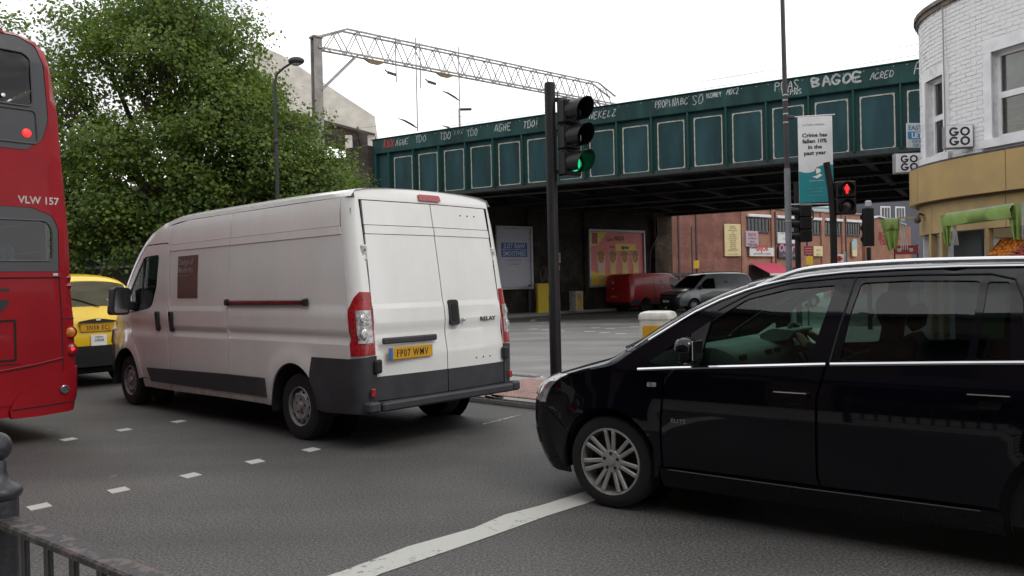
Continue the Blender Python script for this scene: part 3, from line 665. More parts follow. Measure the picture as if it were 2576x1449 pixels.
def build_mpv():
    ang = rad(143.0); O = (1.1636, 6.1728, 0)
    T = thing('people_carrier', 'navy black people carrier with chrome roof rails and twin-spoke alloy wheels', 'car', O, ang)
    st = Strip(ME, MC, mpv_side, 2.5); st.midx = -1.4; st.midz = .8
    belt = lambda x: interp(x, [(-3.5, 1.13), (-2.4, 1.095), (-1.47, 1.048), (-.5, .985), (-.2, .962)])
    def arch(cx, z0, r=.378):
        t = math.asin((z0 - MR) / r); return arc(cx, MR, r, pi - t, t, 20)
    for left in (True, False):
        fn = P_side(mpv_side, left); s = 1 if left else -1
        # front bumper side, wing, doors, quarter
        o_ = st.edges(0, 3.1, .2) + [(.36, .50), (.35, .46)] + [p for p in arch(0, .24)[::-1] if p[0] > .30]
        patch(o_, fn, .06, rim=.015).build('front_bumper_side', navy, T)
        o_ = st.edges(3.16, 9.0, .2) + [(-.23, 1.02), (-.49, .983), (-.425, .906), (-.395, .61), (-.40, .335)] + arch(0, .335) + [(.355, .49), (.37, .515)]
        patch(o_, fn, .06, rim=.015).build('front_wing', navy, T)
        fd = [(-.415, .34), (-.41, .61), (-.44, .90), (-.508, .975)] + [(x, belt(x) - .012) for x in (-.8, -1.1, -1.43)] + [(-1.405, .93), (-1.385, .85), (-1.375, .39), (-1.39, .34)]
        d1 = patch(fd, fn, .07, rim=.015, vl=(.42, .46, .5)).build('front_door', navy, T)
        rd = [(-1.405, .34), (-1.39, .39), (-1.40, .85), (-1.42, .93), (-1.447, belt(-1.44) - .012)] + [(x, belt(x) - .012) for x in (-1.8, -2.1, -2.46)] + [(-2.44, .85), (-2.40, .62)] + [p for p in arc(MB_RA, MR, .40, 1.0, 0.1, 10) if p[0] < -2.2] + [(-2.28, .34)]
        rd = [(-1.405, .34), (-1.39, .39), (-1.40, .85), (-1.42, .93), (-1.447, belt(-1.44) - .012)] + [(x, belt(x) - .012) for x in (-1.8, -2.1, -2.46)] + [(-2.46, .9)] + arc(MB_RA, MR, .42, 1.0, .06, 10)
        d2 = patch(rd, fn, .07, rim=.015, vl=(.42, .46, .5)).build('rear_door', navy, T)
        q = [(-2.475, belt(-2.46)), (-2.475, .92)] + arc(MB_RA, MR, .378, 1.05, pi - .06, 20) + [(-3.1, .3)] + st.edges(21, 18.8, .25)
        patch(q, fn, .08, rim=.015).build('rear_quarter', navy, T)
        patch([(-.40, .20), (-.385, .325), (-2.30, .325), (-2.31, .20)], fn, .08, rim=.02).build('sill', navy, T)
        m = MB(); m.tube([(-.42, s * .881, .318), (-1.3, s * .8815, .312), (-2.2, s * .881, .316)], .0045, 6); m.build('sill_edge_highlight', mat('sill_highlight_grey', (.035, .035, .04), .3, .2), T)  # grey tube drawing the highlight along the sill's top ledge
        # glasshouse frame with openings
        w0 = [(-.27, .992), (-.42, 1.09), (-.575, 1.19), (-.585, 1.17), (-.545, 1.0)]
        w1 = rpoly([(-.665, 1.012), (-.725, 1.285), (-.93, 1.415), (-1.18, 1.475), (-1.46, 1.495), (-1.345, 1.05)], .025)
        w2 = rpoly([(-1.515, 1.065), (-1.555, 1.34), (-1.60, 1.505), (-1.86, 1.513), (-2.20, 1.505), (-2.15, 1.09)], .025)
        w3 = rpoly([(-2.19, 1.092), (-2.235, 1.50), (-2.335, 1.497), (-2.345, 1.10)], .02)
        w4 = rpoly([(-2.45, 1.12), (-2.46, 1.485), (-2.95, 1.46), (-3.22, 1.30), (-3.25, 1.15)], .03)
        fo = [(-.2, .972)] + [(x, belt(x) + .004) for x in (-.5, -.9, -1.3, -1.7, -2.1, -2.5, -3.0, -3.46)] + st.edges(18.9, 9.0, .2)
        gh = patch(fo, fn, .08, holes=[w0, w1, w2, w3, w4], rim=.02).build('window_frame', navy, T)
        gi = lambda x, z, d: fn(x, z, .012)
        for nm, w_, gm in (('quarter_light', w0, car_glass), ('front_window', w1, car_glass), ('rear_window', w2, privacy_glass), ('vent_window', w3, privacy_glass), ('boot_side_window', w4, privacy_glass)):
            cx = sum(p[0] for p in w_) / len(w_); cz = sum(p[1] for p in w_) / len(w_)
            patch([(cx + (p[0] - cx) * 1.03, cz + (p[1] - cz) * 1.03) for p in w_], gi, .1, rim=0).build(nm, gm, gh)
        # black outline of door frames
        m = MB(); pts = [fn(x, z, -.003) for x, z in [(-1.46, belt(-1.46) + .01), (-1.50, 1.25), (-1.545, 1.44), (-1.565, 1.535)]]; m.tube(pts, .005, 5); m.build('door_gap', seam_dark, gh)
        m = MB(); pts = [fn(x, z, -.002) for x, z in [(-.75, 1.345), (-.95, 1.45), (-1.2, 1.515), (-1.5, 1.538), (-1.9, 1.545), (-2.25, 1.54), (-2.36, 1.51), (-2.40, 1.4), (-2.41, 1.13)]]; m.tube(pts, .006, 5); m.build('window_seal', seam_dark, gh)
        # chrome belt line
        m = MB(); pts = [fn(x, belt(x) - .004, -.006) for x in [-.24, -.5, -.8, -1.1, -1.44]]; m.tube(pts, .011, 6); m.build('chrome_trim', chrome, d1)
        m = MB(); pts = [fn(x, belt(x) - .004, -.006) for x in [-1.465, -1.8, -2.1, -2.5, -3.0, -3.4]]; m.tube(pts, .011, 6); m.build('chrome_trim', chrome, d2)
        # handles
        for dd, hx, hz in ((d1, -1.25, .862), (d2, -2.25, .91)):
            m = MB(); m.prism(rpoly([(hx - .10, hz - .02), (hx + .10, hz - .02), (hx + .10, hz + .012), (hx - .10, hz + .012)], .014), .01, .035, lambda u, v, w_, fn=fn: fn(u, v, -w_)); h_ = m.build('door_handle', navy, dd)
            m = MB(); m.tube([fn(hx + t, hz + .012, -.034) for t in (-.095, 0, .095)], .004, 5); m.build('handle_chrome_strip', chrome, h_)
            m = MB(); m.prism(rpoly([(hx - .05, hz - .06), (hx + .045, hz - .06), (hx + .055, hz - .02), (hx - .06, hz - .02)], .02), -.001, .004, lambda u, v, w_, fn=fn: fn(u, v, -w_)); m.build('handle_cup', seam_dark, h_)
        m = MB(); m.prism(rpoly([(-.375, .853), (-.315, .853), (-.315, .882), (-.375, .882)], .006), 0, .012, lambda u, v, w_, fn=fn: fn(u, v, -w_)); m.build('side_indicator', lamp_clear, T)
        # mirror
        mp_ = [(0, 0), (.16, .01), (.19, .10), (.15, .17), (.03, .16)]
        m = MB(); k = 6
        secs = [(0, .55), (.03, .9), (.07, 1.), (.11, .85), (.135, .4)]
        V = []; pr = rpoly([(-.02, 0), (.15, .0), (.19, .07), (.16, .165), (.0, .16)], .05, 3); n_ = len(pr); cyy = .08; czz = .085
        for dx, sc in secs: V += [(-.70 + dx, s * (.90 + cyy + (u - cyy) * sc), 1.025 + czz + (v - czz) * sc) for u, v in pr]
        F = [tuple(range(n_))[::-1], tuple(range(len(V) - n_, len(V)))] + [(i * n_ + j_, i * n_ + (j_ + 1) % n_, (i + 1) * n_ + (j_ + 1) % n_, (i + 1) * n_ + j_) for i in range(len(secs) - 1) for j_ in range(n_)]
        m.add(V, F); mr_ = m.build('wing_mirror', navy, T, smooth=50)
        m = MB(); m.box((-.705, s * .985, 1.108), (.008, .15, .12), bev=.003); m.build('mirror_glass', chrome, mr_)
        m = MB(); m.prism([(-.56, 1.0), (-.665, 1.0), (-.715, 1.28), (-.60, 1.20)], -.002, .012, lambda u, v, w_, fn=fn: fn(u, v, -w_)); m.beam((-.64, s * .87, 1.04), (-.64, s * .94, 1.06), .05, .04, bev=.01); m.build('mirror_sail', black_plastic, mr_)
        # roof rail
        m = MB(); rp_ = [(-.98, .685, 1.49), (-1.15, .66, 1.56), (-1.32, .645, 1.60), (-1.7, .635, 1.620), (-2.05, .635, 1.622), (-2.5, .64, 1.612), (-2.9, .65, 1.58), (-3.05, .66, 1.53)]
        m.tube([(x, s * y, z) for x, y, z in catm3(rp_)], .014, 8); m.build('roof_rail', chrome, T)
        m = MB(); m.tube([(p.x, p.y, p.z) for p in [st(u, s * .985, -.006) for u in (9.6, 10.2, 10.8, 11.4, 12, 12.5, 13, 13.5, 14, 14.5, 15, 15.5, 16, 16.6)]], .009, 6); m.build('roof_gutter_trim', chrome, T)
        # headlamp, wheel wells
        patch([(4.0, s * .60), (5.9, s * .50), (6.35, s * .92), (5.2, s * .985), (3.5, s * .985), (3.45, s * .9)], lambda u, v, d: st(u, v, d - .006), .12, rim=.012).build('headlamp', mat('headlamp_lens', (.55, .56, .58), .08, .6, var=.4, scale=14, coat=1.), T)
        patch([(1.2, s * .55), (2.0, s * .5), (2.0, s * .8), (1.3, s * .8)], lambda u, v, d: st(u, v, d - .004), .1, rim=.01).build('fog_lamp_bezel', black_plastic, T)
        for ax in (0., MB_RA):
            wheel_well(T, ax, s * .70, MR, .372, .36).build('wheel_arch_liner', seam_dark, T)
            build_wheel(T, (ax, s * .775, MR), left, MR, .215, .226, 'alloy', 7)
    # centre skins
    patch([(0, -1), (5.25, -1), (5.25, 1), (0, 1)], st, .16, rim=0, ustep=.25).build('front_bumper', navy, T)
    patch([(3.2, -.5), (4.6, -.55), (4.6, .55), (3.2, .5)], lambda u, v, d: st(u, v, d - .005), .15, rim=.01).build('grille', black_plastic, T)
    patch([(5.3, -1), (9.0, -1), (9.0, 1), (5.3, 1)], st, .14, rim=.02, ustep=.2).build('bonnet', navy, T)
    patch([(9.05, -1), (12.5, -1), (12.5, 1), (9.05, 1)], st, .12, rim=.01, ustep=.25, holes=[[(9.25, -.9), (12.1, -.9), (12.1, .9), (9.25, .9)]]).build('windscreen_surround', navy, T)
    patch([(9.2, -.91), (12.15, -.91), (12.15, .91), (9.2, .91)], lambda u, v, d: st(u, v, .006), .2, rim=0, ustep=.3).build('windscreen', car_glass, T)
    for yy in (.1, -.5):
        m = MB(); m.tube([st(9.12, yy / .9 + .5, -.012), st(9.35, yy / .9 + .2, -.02), st(9.3, yy / .9 - .25, -.02)], .008, 5); m.build('wiper', black_plastic, T)
    patch([(12.52, -1), (17.0, -1), (17.0, 1), (12.52, 1)], st, .14, rim=.0, ustep=.3).build('roof', navy, T)
    patch([(17.02, -1), (21, -1), (21, 1), (17.02, 1)], st, .14, rim=.0, ustep=.3, holes=[[(17.4, -.85), (18.9, -.85), (18.9, .85), (17.4, .85)]]).build('tailgate', navy, T)
    patch([(17.35, -.87), (18.95, -.87), (18.95, .87), (17.35, .87)], lambda u, v, d: st(u, v, .006), .2, rim=0).build('tailgate_window', privacy_glass, T)
    t = text_mb('ELITE', .035, .003, bold=.0008, sx=1.3); t.v = [(-.53 - v[0], .906, .632 + v[2]) for v in t.v]; t.build('trim_badge', mat('badge_silver', (.5, .5, .5), .3, .6), T, smooth=0, recalc=False)
    # cabin
    m = MB(); m.box((-1.5, 0, .26), (3.6, 1.5, .08)); m.build('floor_pan', interior_dark, T)
    m = MB(); m.box((-.05, 0, .55), (.5, 1.3, .5)); m.build('engine_bay', seam_dark, T)
    prof = [(-.25, .60), (-.20, 1.02), (-.45, 1.10), (-.72, 1.105), (-.84, 1.06), (-.88, .95), (-.80, .62)]
    m = MB(); m.prism(rpoly(prof, .05), -.74, .74, lambda u, v, w_: (u, w_, v)); m.prism(rpoly([(-.72, 1.08), (-.9, 1.10), (-.95, 1.17), (-.78, 1.18), (-.68, 1.13)], .03), -.58, -.14, lambda u, v, w_: (u, w_, v)); db = m.build('dashboard', interior_grey, T, smooth=60)
    for yy in (.60, .12, -.05, -.64):
        m = MB(); m.box((-.845, yy, 1.02), (.02, .13, .07), rz=0, bev=.008); m.build('air_vent', black_plastic, db)
    wc = Vector((-.93, -.36, 1.03)); m = MB(); tl = .42
    m.tube([wc + Vector((sin(tl) * .185 * cos(a), .185 * sin(a), cos(tl) * .185 * cos(a))) for a in [2 * pi * i / 24 for i in range(25)]], .016, 7, cap=False)
    for a in (pi / 2, -pi / 2, pi): m.beam(wc, wc + Vector((sin(tl) * .18 * cos(a), .18 * sin(a), cos(tl) * .18 * cos(a))), .04, .02)
    m.beam(wc, wc + Vector((.25, 0, -.1)), .05, .05); m.build('steering_wheel', interior_dark, T)
    for x in (-1.42, -2.25):
        for y in (.36, -.36):
            m = MB(); m.box((x + .12, y, .52), (.5, .5, .16), bev=.05)
            R_ = Matrix.Translation((x - .20, y, .85)) @ Matrix.Rotation(-.22, 4, 'Y'); m.box(None, (.14, .48, .62), bev=.06, M=R_); R_ = Matrix.Translation((x - .28, y, 1.26)) @ Matrix.Rotation(-.18, 4, 'Y'); m.box(None, (.09, .27, .19), bev=.04, M=R_); m.build('seat', interior_dark, T)
    m = MB(); m.box((-.62, 0, 1.41), (.02, .22, .06), bev=.01); m.build('rear_view_mirror', black_plastic, T)
    m = MB(); m.prism([(0, .25), (-3.4, .25), (-3.4, .95), (-.5, .9), (-.2, .85)], -.02, .0, lambda u, v, w_: (u, -.83 + w_, v)); m.build('door_lining', interior_dark, T)
    m = MB(); m.prism([(-.3, .25), (-3.4, .25), (-3.4, .95), (-.5, .88), (-.35, .85)], -.02, .0, lambda u, v, w_: (u, .84 + w_, v)); m.build('door_lining', interior_dark, T)
    # driver at the right-hand wheel
    M = Matrix.Translation(O) @ Matrix.Rotation(ang, 4, 'Z'); p = M @ Vector((-1.50, -.36, .50))
    driver('person in black jacket driving the navy people carrier, hands on the wheel', p, ang, dark_cloth, (.57, 0, .50), .185)
    return T
mpv = build_mpv()
hivis = mat('lime_green_hi_vis', (.30, .55, .12), .7, var=.2, scale=20)
M_ = Matrix.Translation((-.6975, 8.187, 0)) @ Matrix.Rotation(rad(137.2), 4, 'Z')
driver('person in lime green top driving the white panel van', M_ @ Vector((4.25, -.5, .86)), rad(137.2), hivis, (.58, 0, .34), .18)

# ------------------------------------------------------------------ red double-decker bus
bus_red = mat('red_bus_paint', (.27, .007, .013), .45, var=.10, scale=1.5, coat=.12, spec=.15)
bus_dark = mat('black_window_surround', (.02, .021, .025), .3, coat=.3)
bus_glass = glass('bus_glazing', (.72, .76, .75), .1)
def build_bus():
    T = thing('double_decker_bus', 'red double-decker bus seen from behind, fleet number in white on its back', 'bus', (-4.72, 8.7, 0), rad(140))
    # local: x forward from the rear face, y left (0 = right-hand rear corner, 2.52 = left), z up
    Wd = 2.52
    half = [(0, .34), (-.03, .5), (-.035, .8), (-.03, 1.2), (-.005, 1.6), (.0, 2.08), (.03, 2.7), (.078, 3.56), (.125, 4.0), (.17, 4.2), (.25, 4.29), (.38, 4.335), (.665, 4.365), (1.26, 4.385)]
    ins_ = lambda z: (interp(z, [(p[1], p[0]) for p in half]), z)
    half = sorted(half + [ins_(z) for z in (1.55, 2.40, 3.05, 3.88)], key=lambda p: (p[1], p[0]))
    ol = half + [(Wd - y, z) for y, z in half[-2::-1]]
    def xr(z): return interp(z, [(.3, 0), (2.4, 0), (4.0, .07), (4.4, .20)])
    def rear(y, z, d):
        y0 = interp(z, [(p[1], p[0]) for p in half]); q = min(y - y0, Wd - y0 - y); r = .16
        c = 0. if q >= r else r - math.sqrt(max(0, r * r - (r - max(0, q)) ** 2))
        return (xr(z) + c + d, y, z)
    up = rpoly([(.22, 3.4), (.24, 3.97), (.30, 4.19), (.45, 4.27), (2.07, 4.27), (2.22, 4.19), (2.28, 3.97), (2.30, 3.4), (2.24, 3.18), (2.07, 3.06), (.45, 3.06), (.285, 3.18)], .03)
    lo = rpoly([(.165, 1.79), (.163, 2.25), (.22, 2.38), (.42, 2.46), (2.10, 2.46), (2.30, 2.38), (2.357, 2.25), (2.355, 1.79)], .03)
    cut = [(p[0], p[1]) for p in ol if p[1] > .4]
    base = [(Wd - .0, .42)] + [p for p in ol[::-1] if p[1] >= .5] + [(0., .42)]
    body = patch([(p[0], p[1]) for p in base], rear, .09, holes=[up, lo], rim=0).build('rear_body', bus_red, T)
    off = lambda k: (lambda y, z, d: rear(y, z, d + k))
    gu = rpoly([(.365, 3.52), (.37, 4.03), (.43, 4.09), (2.09, 4.09), (2.15, 4.03), (2.155, 3.52)], .06)
    gl_ = rpoly([(.23, 1.90), (.225, 2.24), (.28, 2.325), (2.24, 2.325), (2.295, 2.24), (2.29, 1.90)], .05)
    s1 = patch(up, off(.004), .1, rim=-.01, holes=[gu]).build('upper_window_surround', bus_dark, T)
    s2 = patch(lo, off(.004), .1, rim=-.01, holes=[gl_]).build('lower_window_surround', bus_dark, T)
    patch(gu, off(.012), .2, rim=0).build('upper_rear_window', bus_glass, s1)
    patch(gl_, off(.012), .2, rim=0).build('lower_rear_window', bus_glass, s2)
    # raised rim round the lower glass, emergency-door panel of the upper deck
    for loop, par in ((gu, s1), (gl_, s2), (rpoly([(.33, 3.13), (.34, 3.48), (2.18, 3.48), (2.19, 3.13)], .05), s1)):
        m = MB(); pts = densify(loop, .12); m.tube([rear(a, b, -.004) for a, b in pts + [pts[0]]], .009, 5, cap=False); m.build('window_rubber', mat('grey_window_rubber', (.07, .07, .075), .5), par)
    m = MB(); m.sphere(rear(.435, 3.235, -.006), .045, 12, 7, (.3, 1, 1)); m.build('red_warning_lamp', brake_lit, s1)
    m = MB(); m.lathe([(.02, 0), (.02, .012), (.001, .015)], 12, Matrix.Translation(rear(.64, 3.60, -.004)) @ Matrix.Rotation(-pi / 2, 4, 'Y')); m.build('window_catch', chrome, s1)
    # engine cover panel, swage lines
    def line(nm, pts, r=.006, m_=None): 
        q = MB(); q.tube([rear(a, b, -.0) for a, b in densify(pts, .1, False)], r, 5); return q.build(nm, m_ or seam_dark, body)
    line('panel_gap', [(.166, 1.72), (.15, 1.28), (.147, .73)]); line('panel_gap', [(2.35, 1.72), (2.37, 1.28), (2.37, .73)]); line('panel_gap', [(.166, 1.722), (2.35, 1.722)])
    line('panel_gap', [(-.0, 1.285), (.15, 1.28)])
    patch([(.15, 1.73), (2.37, 1.73), (2.37, 1.775), (.15, 1.775)], lambda y, z, d: rear(y, z, d - .014), .1, rim=.02).build('waist_moulding', bus_red, T)
    m = MB(); m.box((-.022, .21, 1.755), (.012, .05, .03), bev=.004); m.build('moulding_badge', mat('pale_badge', (.5, .45, .45), .5), T)
    # recessed grille panel and dark emblem
    for pts in ([(.60, 1.29), (.60, .885)], [(.60, 1.29), (1.92, 1.29)], [(1.92, 1.29), (1.92, .885)], [(.60, .885), (1.92, .885)]): line('hatch_gap', pts, .012)
    line('hatch_gap', [(.56, .84), (1.96, .84)], .006)
    m = MB(); m.prism([(.64, 1.595), (1.88, 1.595), (1.88, 1.62), (.64, 1.62)], -.008, .002, lambda u, v, w_: rear(u, v, w_)); m.build('emblem_bar', ink, T)
    m = MB(); m.prism([(.65, 1.50)] + arc(1.26, 1.50, .61, pi, 2 * pi, 24, .24), -.008, .002, lambda u, v, w_: rear(u, v, w_)); m.build('emblem_bowl', ink, T)
    # swage rising to the right-hand corner and the corner bumper mouldings
    line('swage_line', [(1.96, .80), (.746, .78), (.41, .82), (.15, .868)], .010, bus_red); line('swage_line', [(1.96, .785), (.746, .765), (.41, .805), (.15, .853)], .006)
    cp = [(-.035, .50), (-.03, .765), (.08, .745), (.297, .666), (.45, .61), (.56, .545), (.64, .45), (.675, .36), (.66, .285), (.40, .28), (.0, .30)]
    for mir in (False, True):
        f2 = (lambda y, z, d: rear(y, z, d - .03)) if not mir else (lambda y, z, d: (lambda p: (p[0], Wd - p[1], p[2]))(rear(y, z, d - .03)))
        bp = patch(cp, f2, .06, rim=.06).build('bumper_corner', bus_red, T)
        m = MB(); m.tube([f2(a, b, .0) for a, b in densify([(-.01, .40), (.3, .385), (.66, .375)], .08, False)], .007, 5); m.build('bumper_groove', seam_dark, bp)
        c = Vector(f2(.155, .535, 0)); m = MB(); m.lathe([(.045, 0), (.045, .02), (.034, .026), (.03, .012), (.001, .01)], 18, Matrix.Translation(c) @ Matrix.Rotation(-pi / 2, 4, 'Y')); m.build('reversing_lamp', mat('smoked_round_lens', (.12, .12, .14), .15, .3, coat=.8), bp)
        for zz, mm, nm in ((1.136, lamp_amber, 'indicator_lamp'), (.953, lamp_red, 'brake_lamp')):
            y_ = .062
            p = Vector(rear(y_, zz, 0)); p = Vector((p.x, p.y if not mir else Wd - p.y, p.z)); tw = Matrix.Rotation(-.35 if not mir else .35, 4, 'Z')
            m = MB(); m.lathe([(.066, -.05), (.066, .012), (.056, .022), (.052, .016)], 22, Matrix.Translation(p) @ tw @ Matrix.Rotation(-pi / 2, 4, 'Y')); b_ = m.build('lamp_bezel', bus_red, T)
            m = MB(); m.lathe([(.054, .0), (.05, .022), (.03, .032), (.001, .035)], 20, Matrix.Translation(p) @ tw @ Matrix.Rotation(-pi / 2, 4, 'Y')); m.build(nm, mm, b_)
            if nm == 'brake_lamp':
                m = MB(); m.lathe([(.032, .026), (.026, .036), (.001, .04)], 4, Matrix.Translation(p + Vector((0, -.012, 0))) @ tw @ Matrix.Rotation(-pi / 2, 4, 'Y')); m.build('lit_bulb', brake_lit, b_)
    patch([(.0, .30), (Wd, .30), (Wd, .45), (.0, .45)], lambda y, z, d: rear(y, z, d + .01), .15, rim=.05).build('rear_bumper', bus_red, T)
    t = text_mb('VLW 157', .105, .003, bold=.003, sx=.95); xs = [v[0] for v in t.v]
    t.v = [(rear(.345 - v[0], 2.5, 0)[0] - .004, .345 - v[0], 2.50 + v[2]) for v in t.v]; t.build('fleet_number', white_ink, T, smooth=0, recalc=False)
    # side walls and roof, windows along the sides
    Lb = 10.6; m = MB(); k = len(ol)
    xs_ = [.16, Lb]
    V = [(x_ + (xr(z) if x_ < 1 else 0), y, z) for x_ in xs_ for y, z in ol]; F = [(i, i + 1, k + i + 1, k + i) for i in range(k - 1) if not any(a - .01 < ol[i][1] < b + .01 and a - .01 < ol[i + 1][1] < b + .01 for a, b in ((1.55, 2.40), (3.05, 3.88)))] + [tuple(range(k, 2 * k))]
    m.add(V, F); m.build('body_shell', bus_red, T)
    for s in (0, 1):
        for zz, h in ((1.55, .85), (3.05, .83)):
            for q in range(6):
                x0 = .9 + q * 1.55; y0 = interp(zz + h / 2, [(p[1], p[0]) for p in half]) - .012
                yq = y0 + .012 if s == 0 else Wd - y0 - .012; MB().box((x0 + .72, yq, zz + h / 2), (1.40, .008, h)).build('side_window', bus_glass, T); MB().box((x0 - .055, yq, zz + h / 2), (.13, .03, h), bev=.01).build('window_pillar', bus_dark, T)
    m = MB(); m.box((5.3, 1.26, .42), (10.2, 2.3, .2)); m.build('underframe', seam_dark, T)
    # decks and seats behind the glass
    m = MB(); m.box((5.3, 1.26, 2.55), (10.2, 2.3, .06)); m.build('upper_deck_floor', interior_dark, T)
    seat_m = mat('blue_bus_seat', (.05, .07, .13), .85, var=.3, scale=25)
    for y_ in (.55, 1.05, 1.5, 1.98):
        m = MB(); m.box((.75, y_, 3.0), (.12, .42, .75), bev=.05); m.box((.98, y_, 2.75), (.42, .42, .12), bev=.04); m.build('upper_deck_seat', seat_m, T)
    for y_ in (.5, 1.0, 1.55, 2.05):
        m = MB(); m.box((.9, y_, 1.75), (.12, .42, .75), bev=.05); m.build('lower_deck_seat', seat_m, T)
    for y_ in (.62, 1.9): 
        m = MB(); m.tube([(1.2, y_, 1.4), (1.2, y_, 2.5)], .018, 7); m.build('grab_pole', mat('yellow_grab_pole', (.6, .42, .02), .4), T)
    for x in (2.6, 8.2):
        for left in (True, False): build_wheel(T, (x, Wd - .17 if left else .17, .48), left, .48, .28, .29, 'steel')
    return T
bus = build_bus()

# ------------------------------------------------------------------ generic car: side profile + crown profile
def generic_car(T, E, C, side, paint, arches, wheel_r, windows, top_parts, n=2.8, sill=.2, skip_side=(), rim_style='steel', arch_r=None, wheel_w=.2, track=None, midx=0, step=.09, rear_u=None, lower=None, seams=()):
    st = Strip(E, C, side, n); st.midx = midx; st.midz = .8
    ar = arch_r or wheel_r + .06
    for left in (True, False):
        fn = P_side(side, left); s = 1 if left else -1
        o_ = st.edges(0, st.N, .2)                    # front bottom ... roof ... rear bottom
        bot = [(o_[-1][0], sill)]
        for ax in sorted(arches):
            t = math.asin(max(-.9, min(.9, (sill - wheel_r) / ar))); bot += arc(ax, wheel_r, ar, pi - t, t, 14)
        bot += [(o_[0][0], sill)]
        body = patch(o_ + bot, fn, step, rim=.03).build('side_panel', paint, T)
        if lower:
            for lo_, m_ in lower: patch(lo_, lambda x, z, d, fn=fn: fn(x, z, d - .012), .12, rim=.02).build('lower_cladding', m_, T)
        for w_, gm in windows: patch(w_, lambda x, z, d, fn=fn: fn(x, z, d - .005), .12, rim=.012).build('side_window', gm, T)
        for sm in seams:
            q = MB(); q.tube([fn(a, b, -.001) for a, b in densify(sm, .1, False)], .005, 5); q.build('door_gap', seam_dark, body)
        for ax in arches:
            wheel_well(T, ax, s * (side(ax, .5) - .2), wheel_r, ar - .005, .38).build('wheel_arch_liner', seam_dark, T)
            build_wheel(T, (ax, s * ((track or side(ax, .5)) - .12), wheel_r), left, wheel_r, wheel_w, wheel_r * .64, rim_style, 7)
    for nm, u0, u1, v, m_, k in top_parts:
        patch([(u0, -v), (u1, -v), (u1, v), (u0, v)], lambda a, b, d, k=k: st(a, b, d - k), .15, rim=.01 if k else 0, ustep=.22).build(nm, m_, T)
    m = MB(); xs = [p[0] for p in E]; m.box(((max(xs) + min(xs)) / 2, 0, sill + .06), ((max(xs) - min(xs)) * .9, 1.2, .08)); m.build('floor_pan', seam_dark, T)
    return st
# yellow taxi cab (origin: middle of its rear end, x forward)
cab_yellow = mat('yellow_cab_paint', (.82, .55, .014), .3, var=.06, scale=2, coat=.7)
def build_cab():
    T = thing('taxi_cab', 'yellow taxi cab from behind, between the red bus and the white van', 'taxi', (-6.84, 13.2, 0), rad(140))
    def side(x, z):
        y = smooth_interp(z, [(.2, .84), (.5, .89), (.9, .885), (1.1, .86), (1.3, .80), (1.6, .70), (1.75, .60), (1.82, .52)])
        if x < .5: y *= 1 - .14 * ((.5 - x) / .5) ** 2
        if x > 4.0: y *= 1 - .22 * ((x - 4.0) / .55) ** 2
        return y
    E = [(4.4, .25), (4.5, .5), (4.45, .75), (4.2, .95), (3.5, 1.05), (3.1, 1.12), (2.85, 1.4), (2.6, 1.62), (2.3, 1.70), (1.4, 1.73), (.7, 1.70), (.42, 1.6), (.28, 1.34), (.14, 1.12), (.10, .9), (.08, .66), (.10, .36)]
    C = [(4.55, .25), (4.6, .5), (4.55, .8), (4.3, 1.0), (3.5, 1.13), (3.15, 1.18), (2.9, 1.46), (2.6, 1.75), (2.3, 1.86), (1.4, 1.90), (.7, 1.88), (.34, 1.77), (.16, 1.34), (.02, 1.12), (-.03, .9), (-.03, .66), (.0, .36)]
    wins = [(rpoly([(2.75, 1.14), (2.45, 1.56), (1.75, 1.6), (1.75, 1.14)], .05), dark_glass), (rpoly([(1.68, 1.14), (1.68, 1.6), (.9, 1.58), (.62, 1.3), (.66, 1.14)], .06), dark_glass)]
    tp = [('front_bumper', 0, 2, 1, black_plastic, 0), ('bonnet', 2, 5, 1, cab_yellow, 0), ('windscreen_surround', 5, 8, 1, cab_yellow, 0), ('windscreen', 5.3, 7.7, .85, dark_glass, .006), ('roof', 8, 11, 1, cab_yellow, 0), ('rear_screen_surround', 11, 12, 1, cab_yellow, 0), ('rear_window', 11.05, 12.0, .62, glass('pale_reflecting_glass', (.55, .6, .6), .45), .006), ('boot_lid', 12, 14.85, 1, cab_yellow, 0), ('rear_bumper', 14.85, 16, 1, black_plastic, .03)]
    st = generic_car(T, E, C, side, cab_yellow, (.95, 3.75), .33, wins, tp, midx=2.2, n=2.4)
    plate(T, (-.055, .0, .995), -pi / 2, 'SN58 ECJ', .54, .125, size=.105)
    m = MB(); m.prism(rpoly([(-.30, 1.07), (.30, 1.07), (.28, 1.10), (.1, 1.13), (0, 1.14), (-.1, 1.13), (-.28, 1.10)], .01), -.075, -.02, lambda u, v, w_: (w_, u, v)); b_ = m.build('boot_handle_bar', black_plastic, T)
    m = MB(); m.box((-.078, 0, 1.118), (.01, .08, .026), bev=.004); m.build('bar_badge', chrome, b_)
    m = MB(); m.box((-.05, -.015, .78), (.008, .255, .185), bev=.003); p_ = m.build('licence_plate', white_ink, T)
    for s_, z_, sz in (('LONDON', .825, .03), ('10028', .765, .06)):
        t = text_mb(s_, sz, .002, bold=.001); t.v = [(-.0555, -.015 - v[0], z_ + v[2]) for v in t.v]; t.build('licence_lettering', ink, p_, smooth=0, recalc=False)
    m = MB(); m.tube([st(12.05, -.06, -.02), st(11.75, .12, -.02), st(11.6, .35, -.015)], .009, 5); m.build('rear_wiper', black_plastic, T)
    m = MB(); m.tube([(.52, .26, 1.86), (.40, .26, 2.0)], .006, 5); m.sphere((.52, .26, 1.87), .02, 8, 5); m.build('aerial', black_plastic, T)
    for s in (-1, 1):
        m = MB(); m.sphere((.03, s * .68, .82), .07, 12, 7, (.5, .8, 1.5)); m.build('tail_lamp', lamp_red, T)
    return T
cab = build_cab()
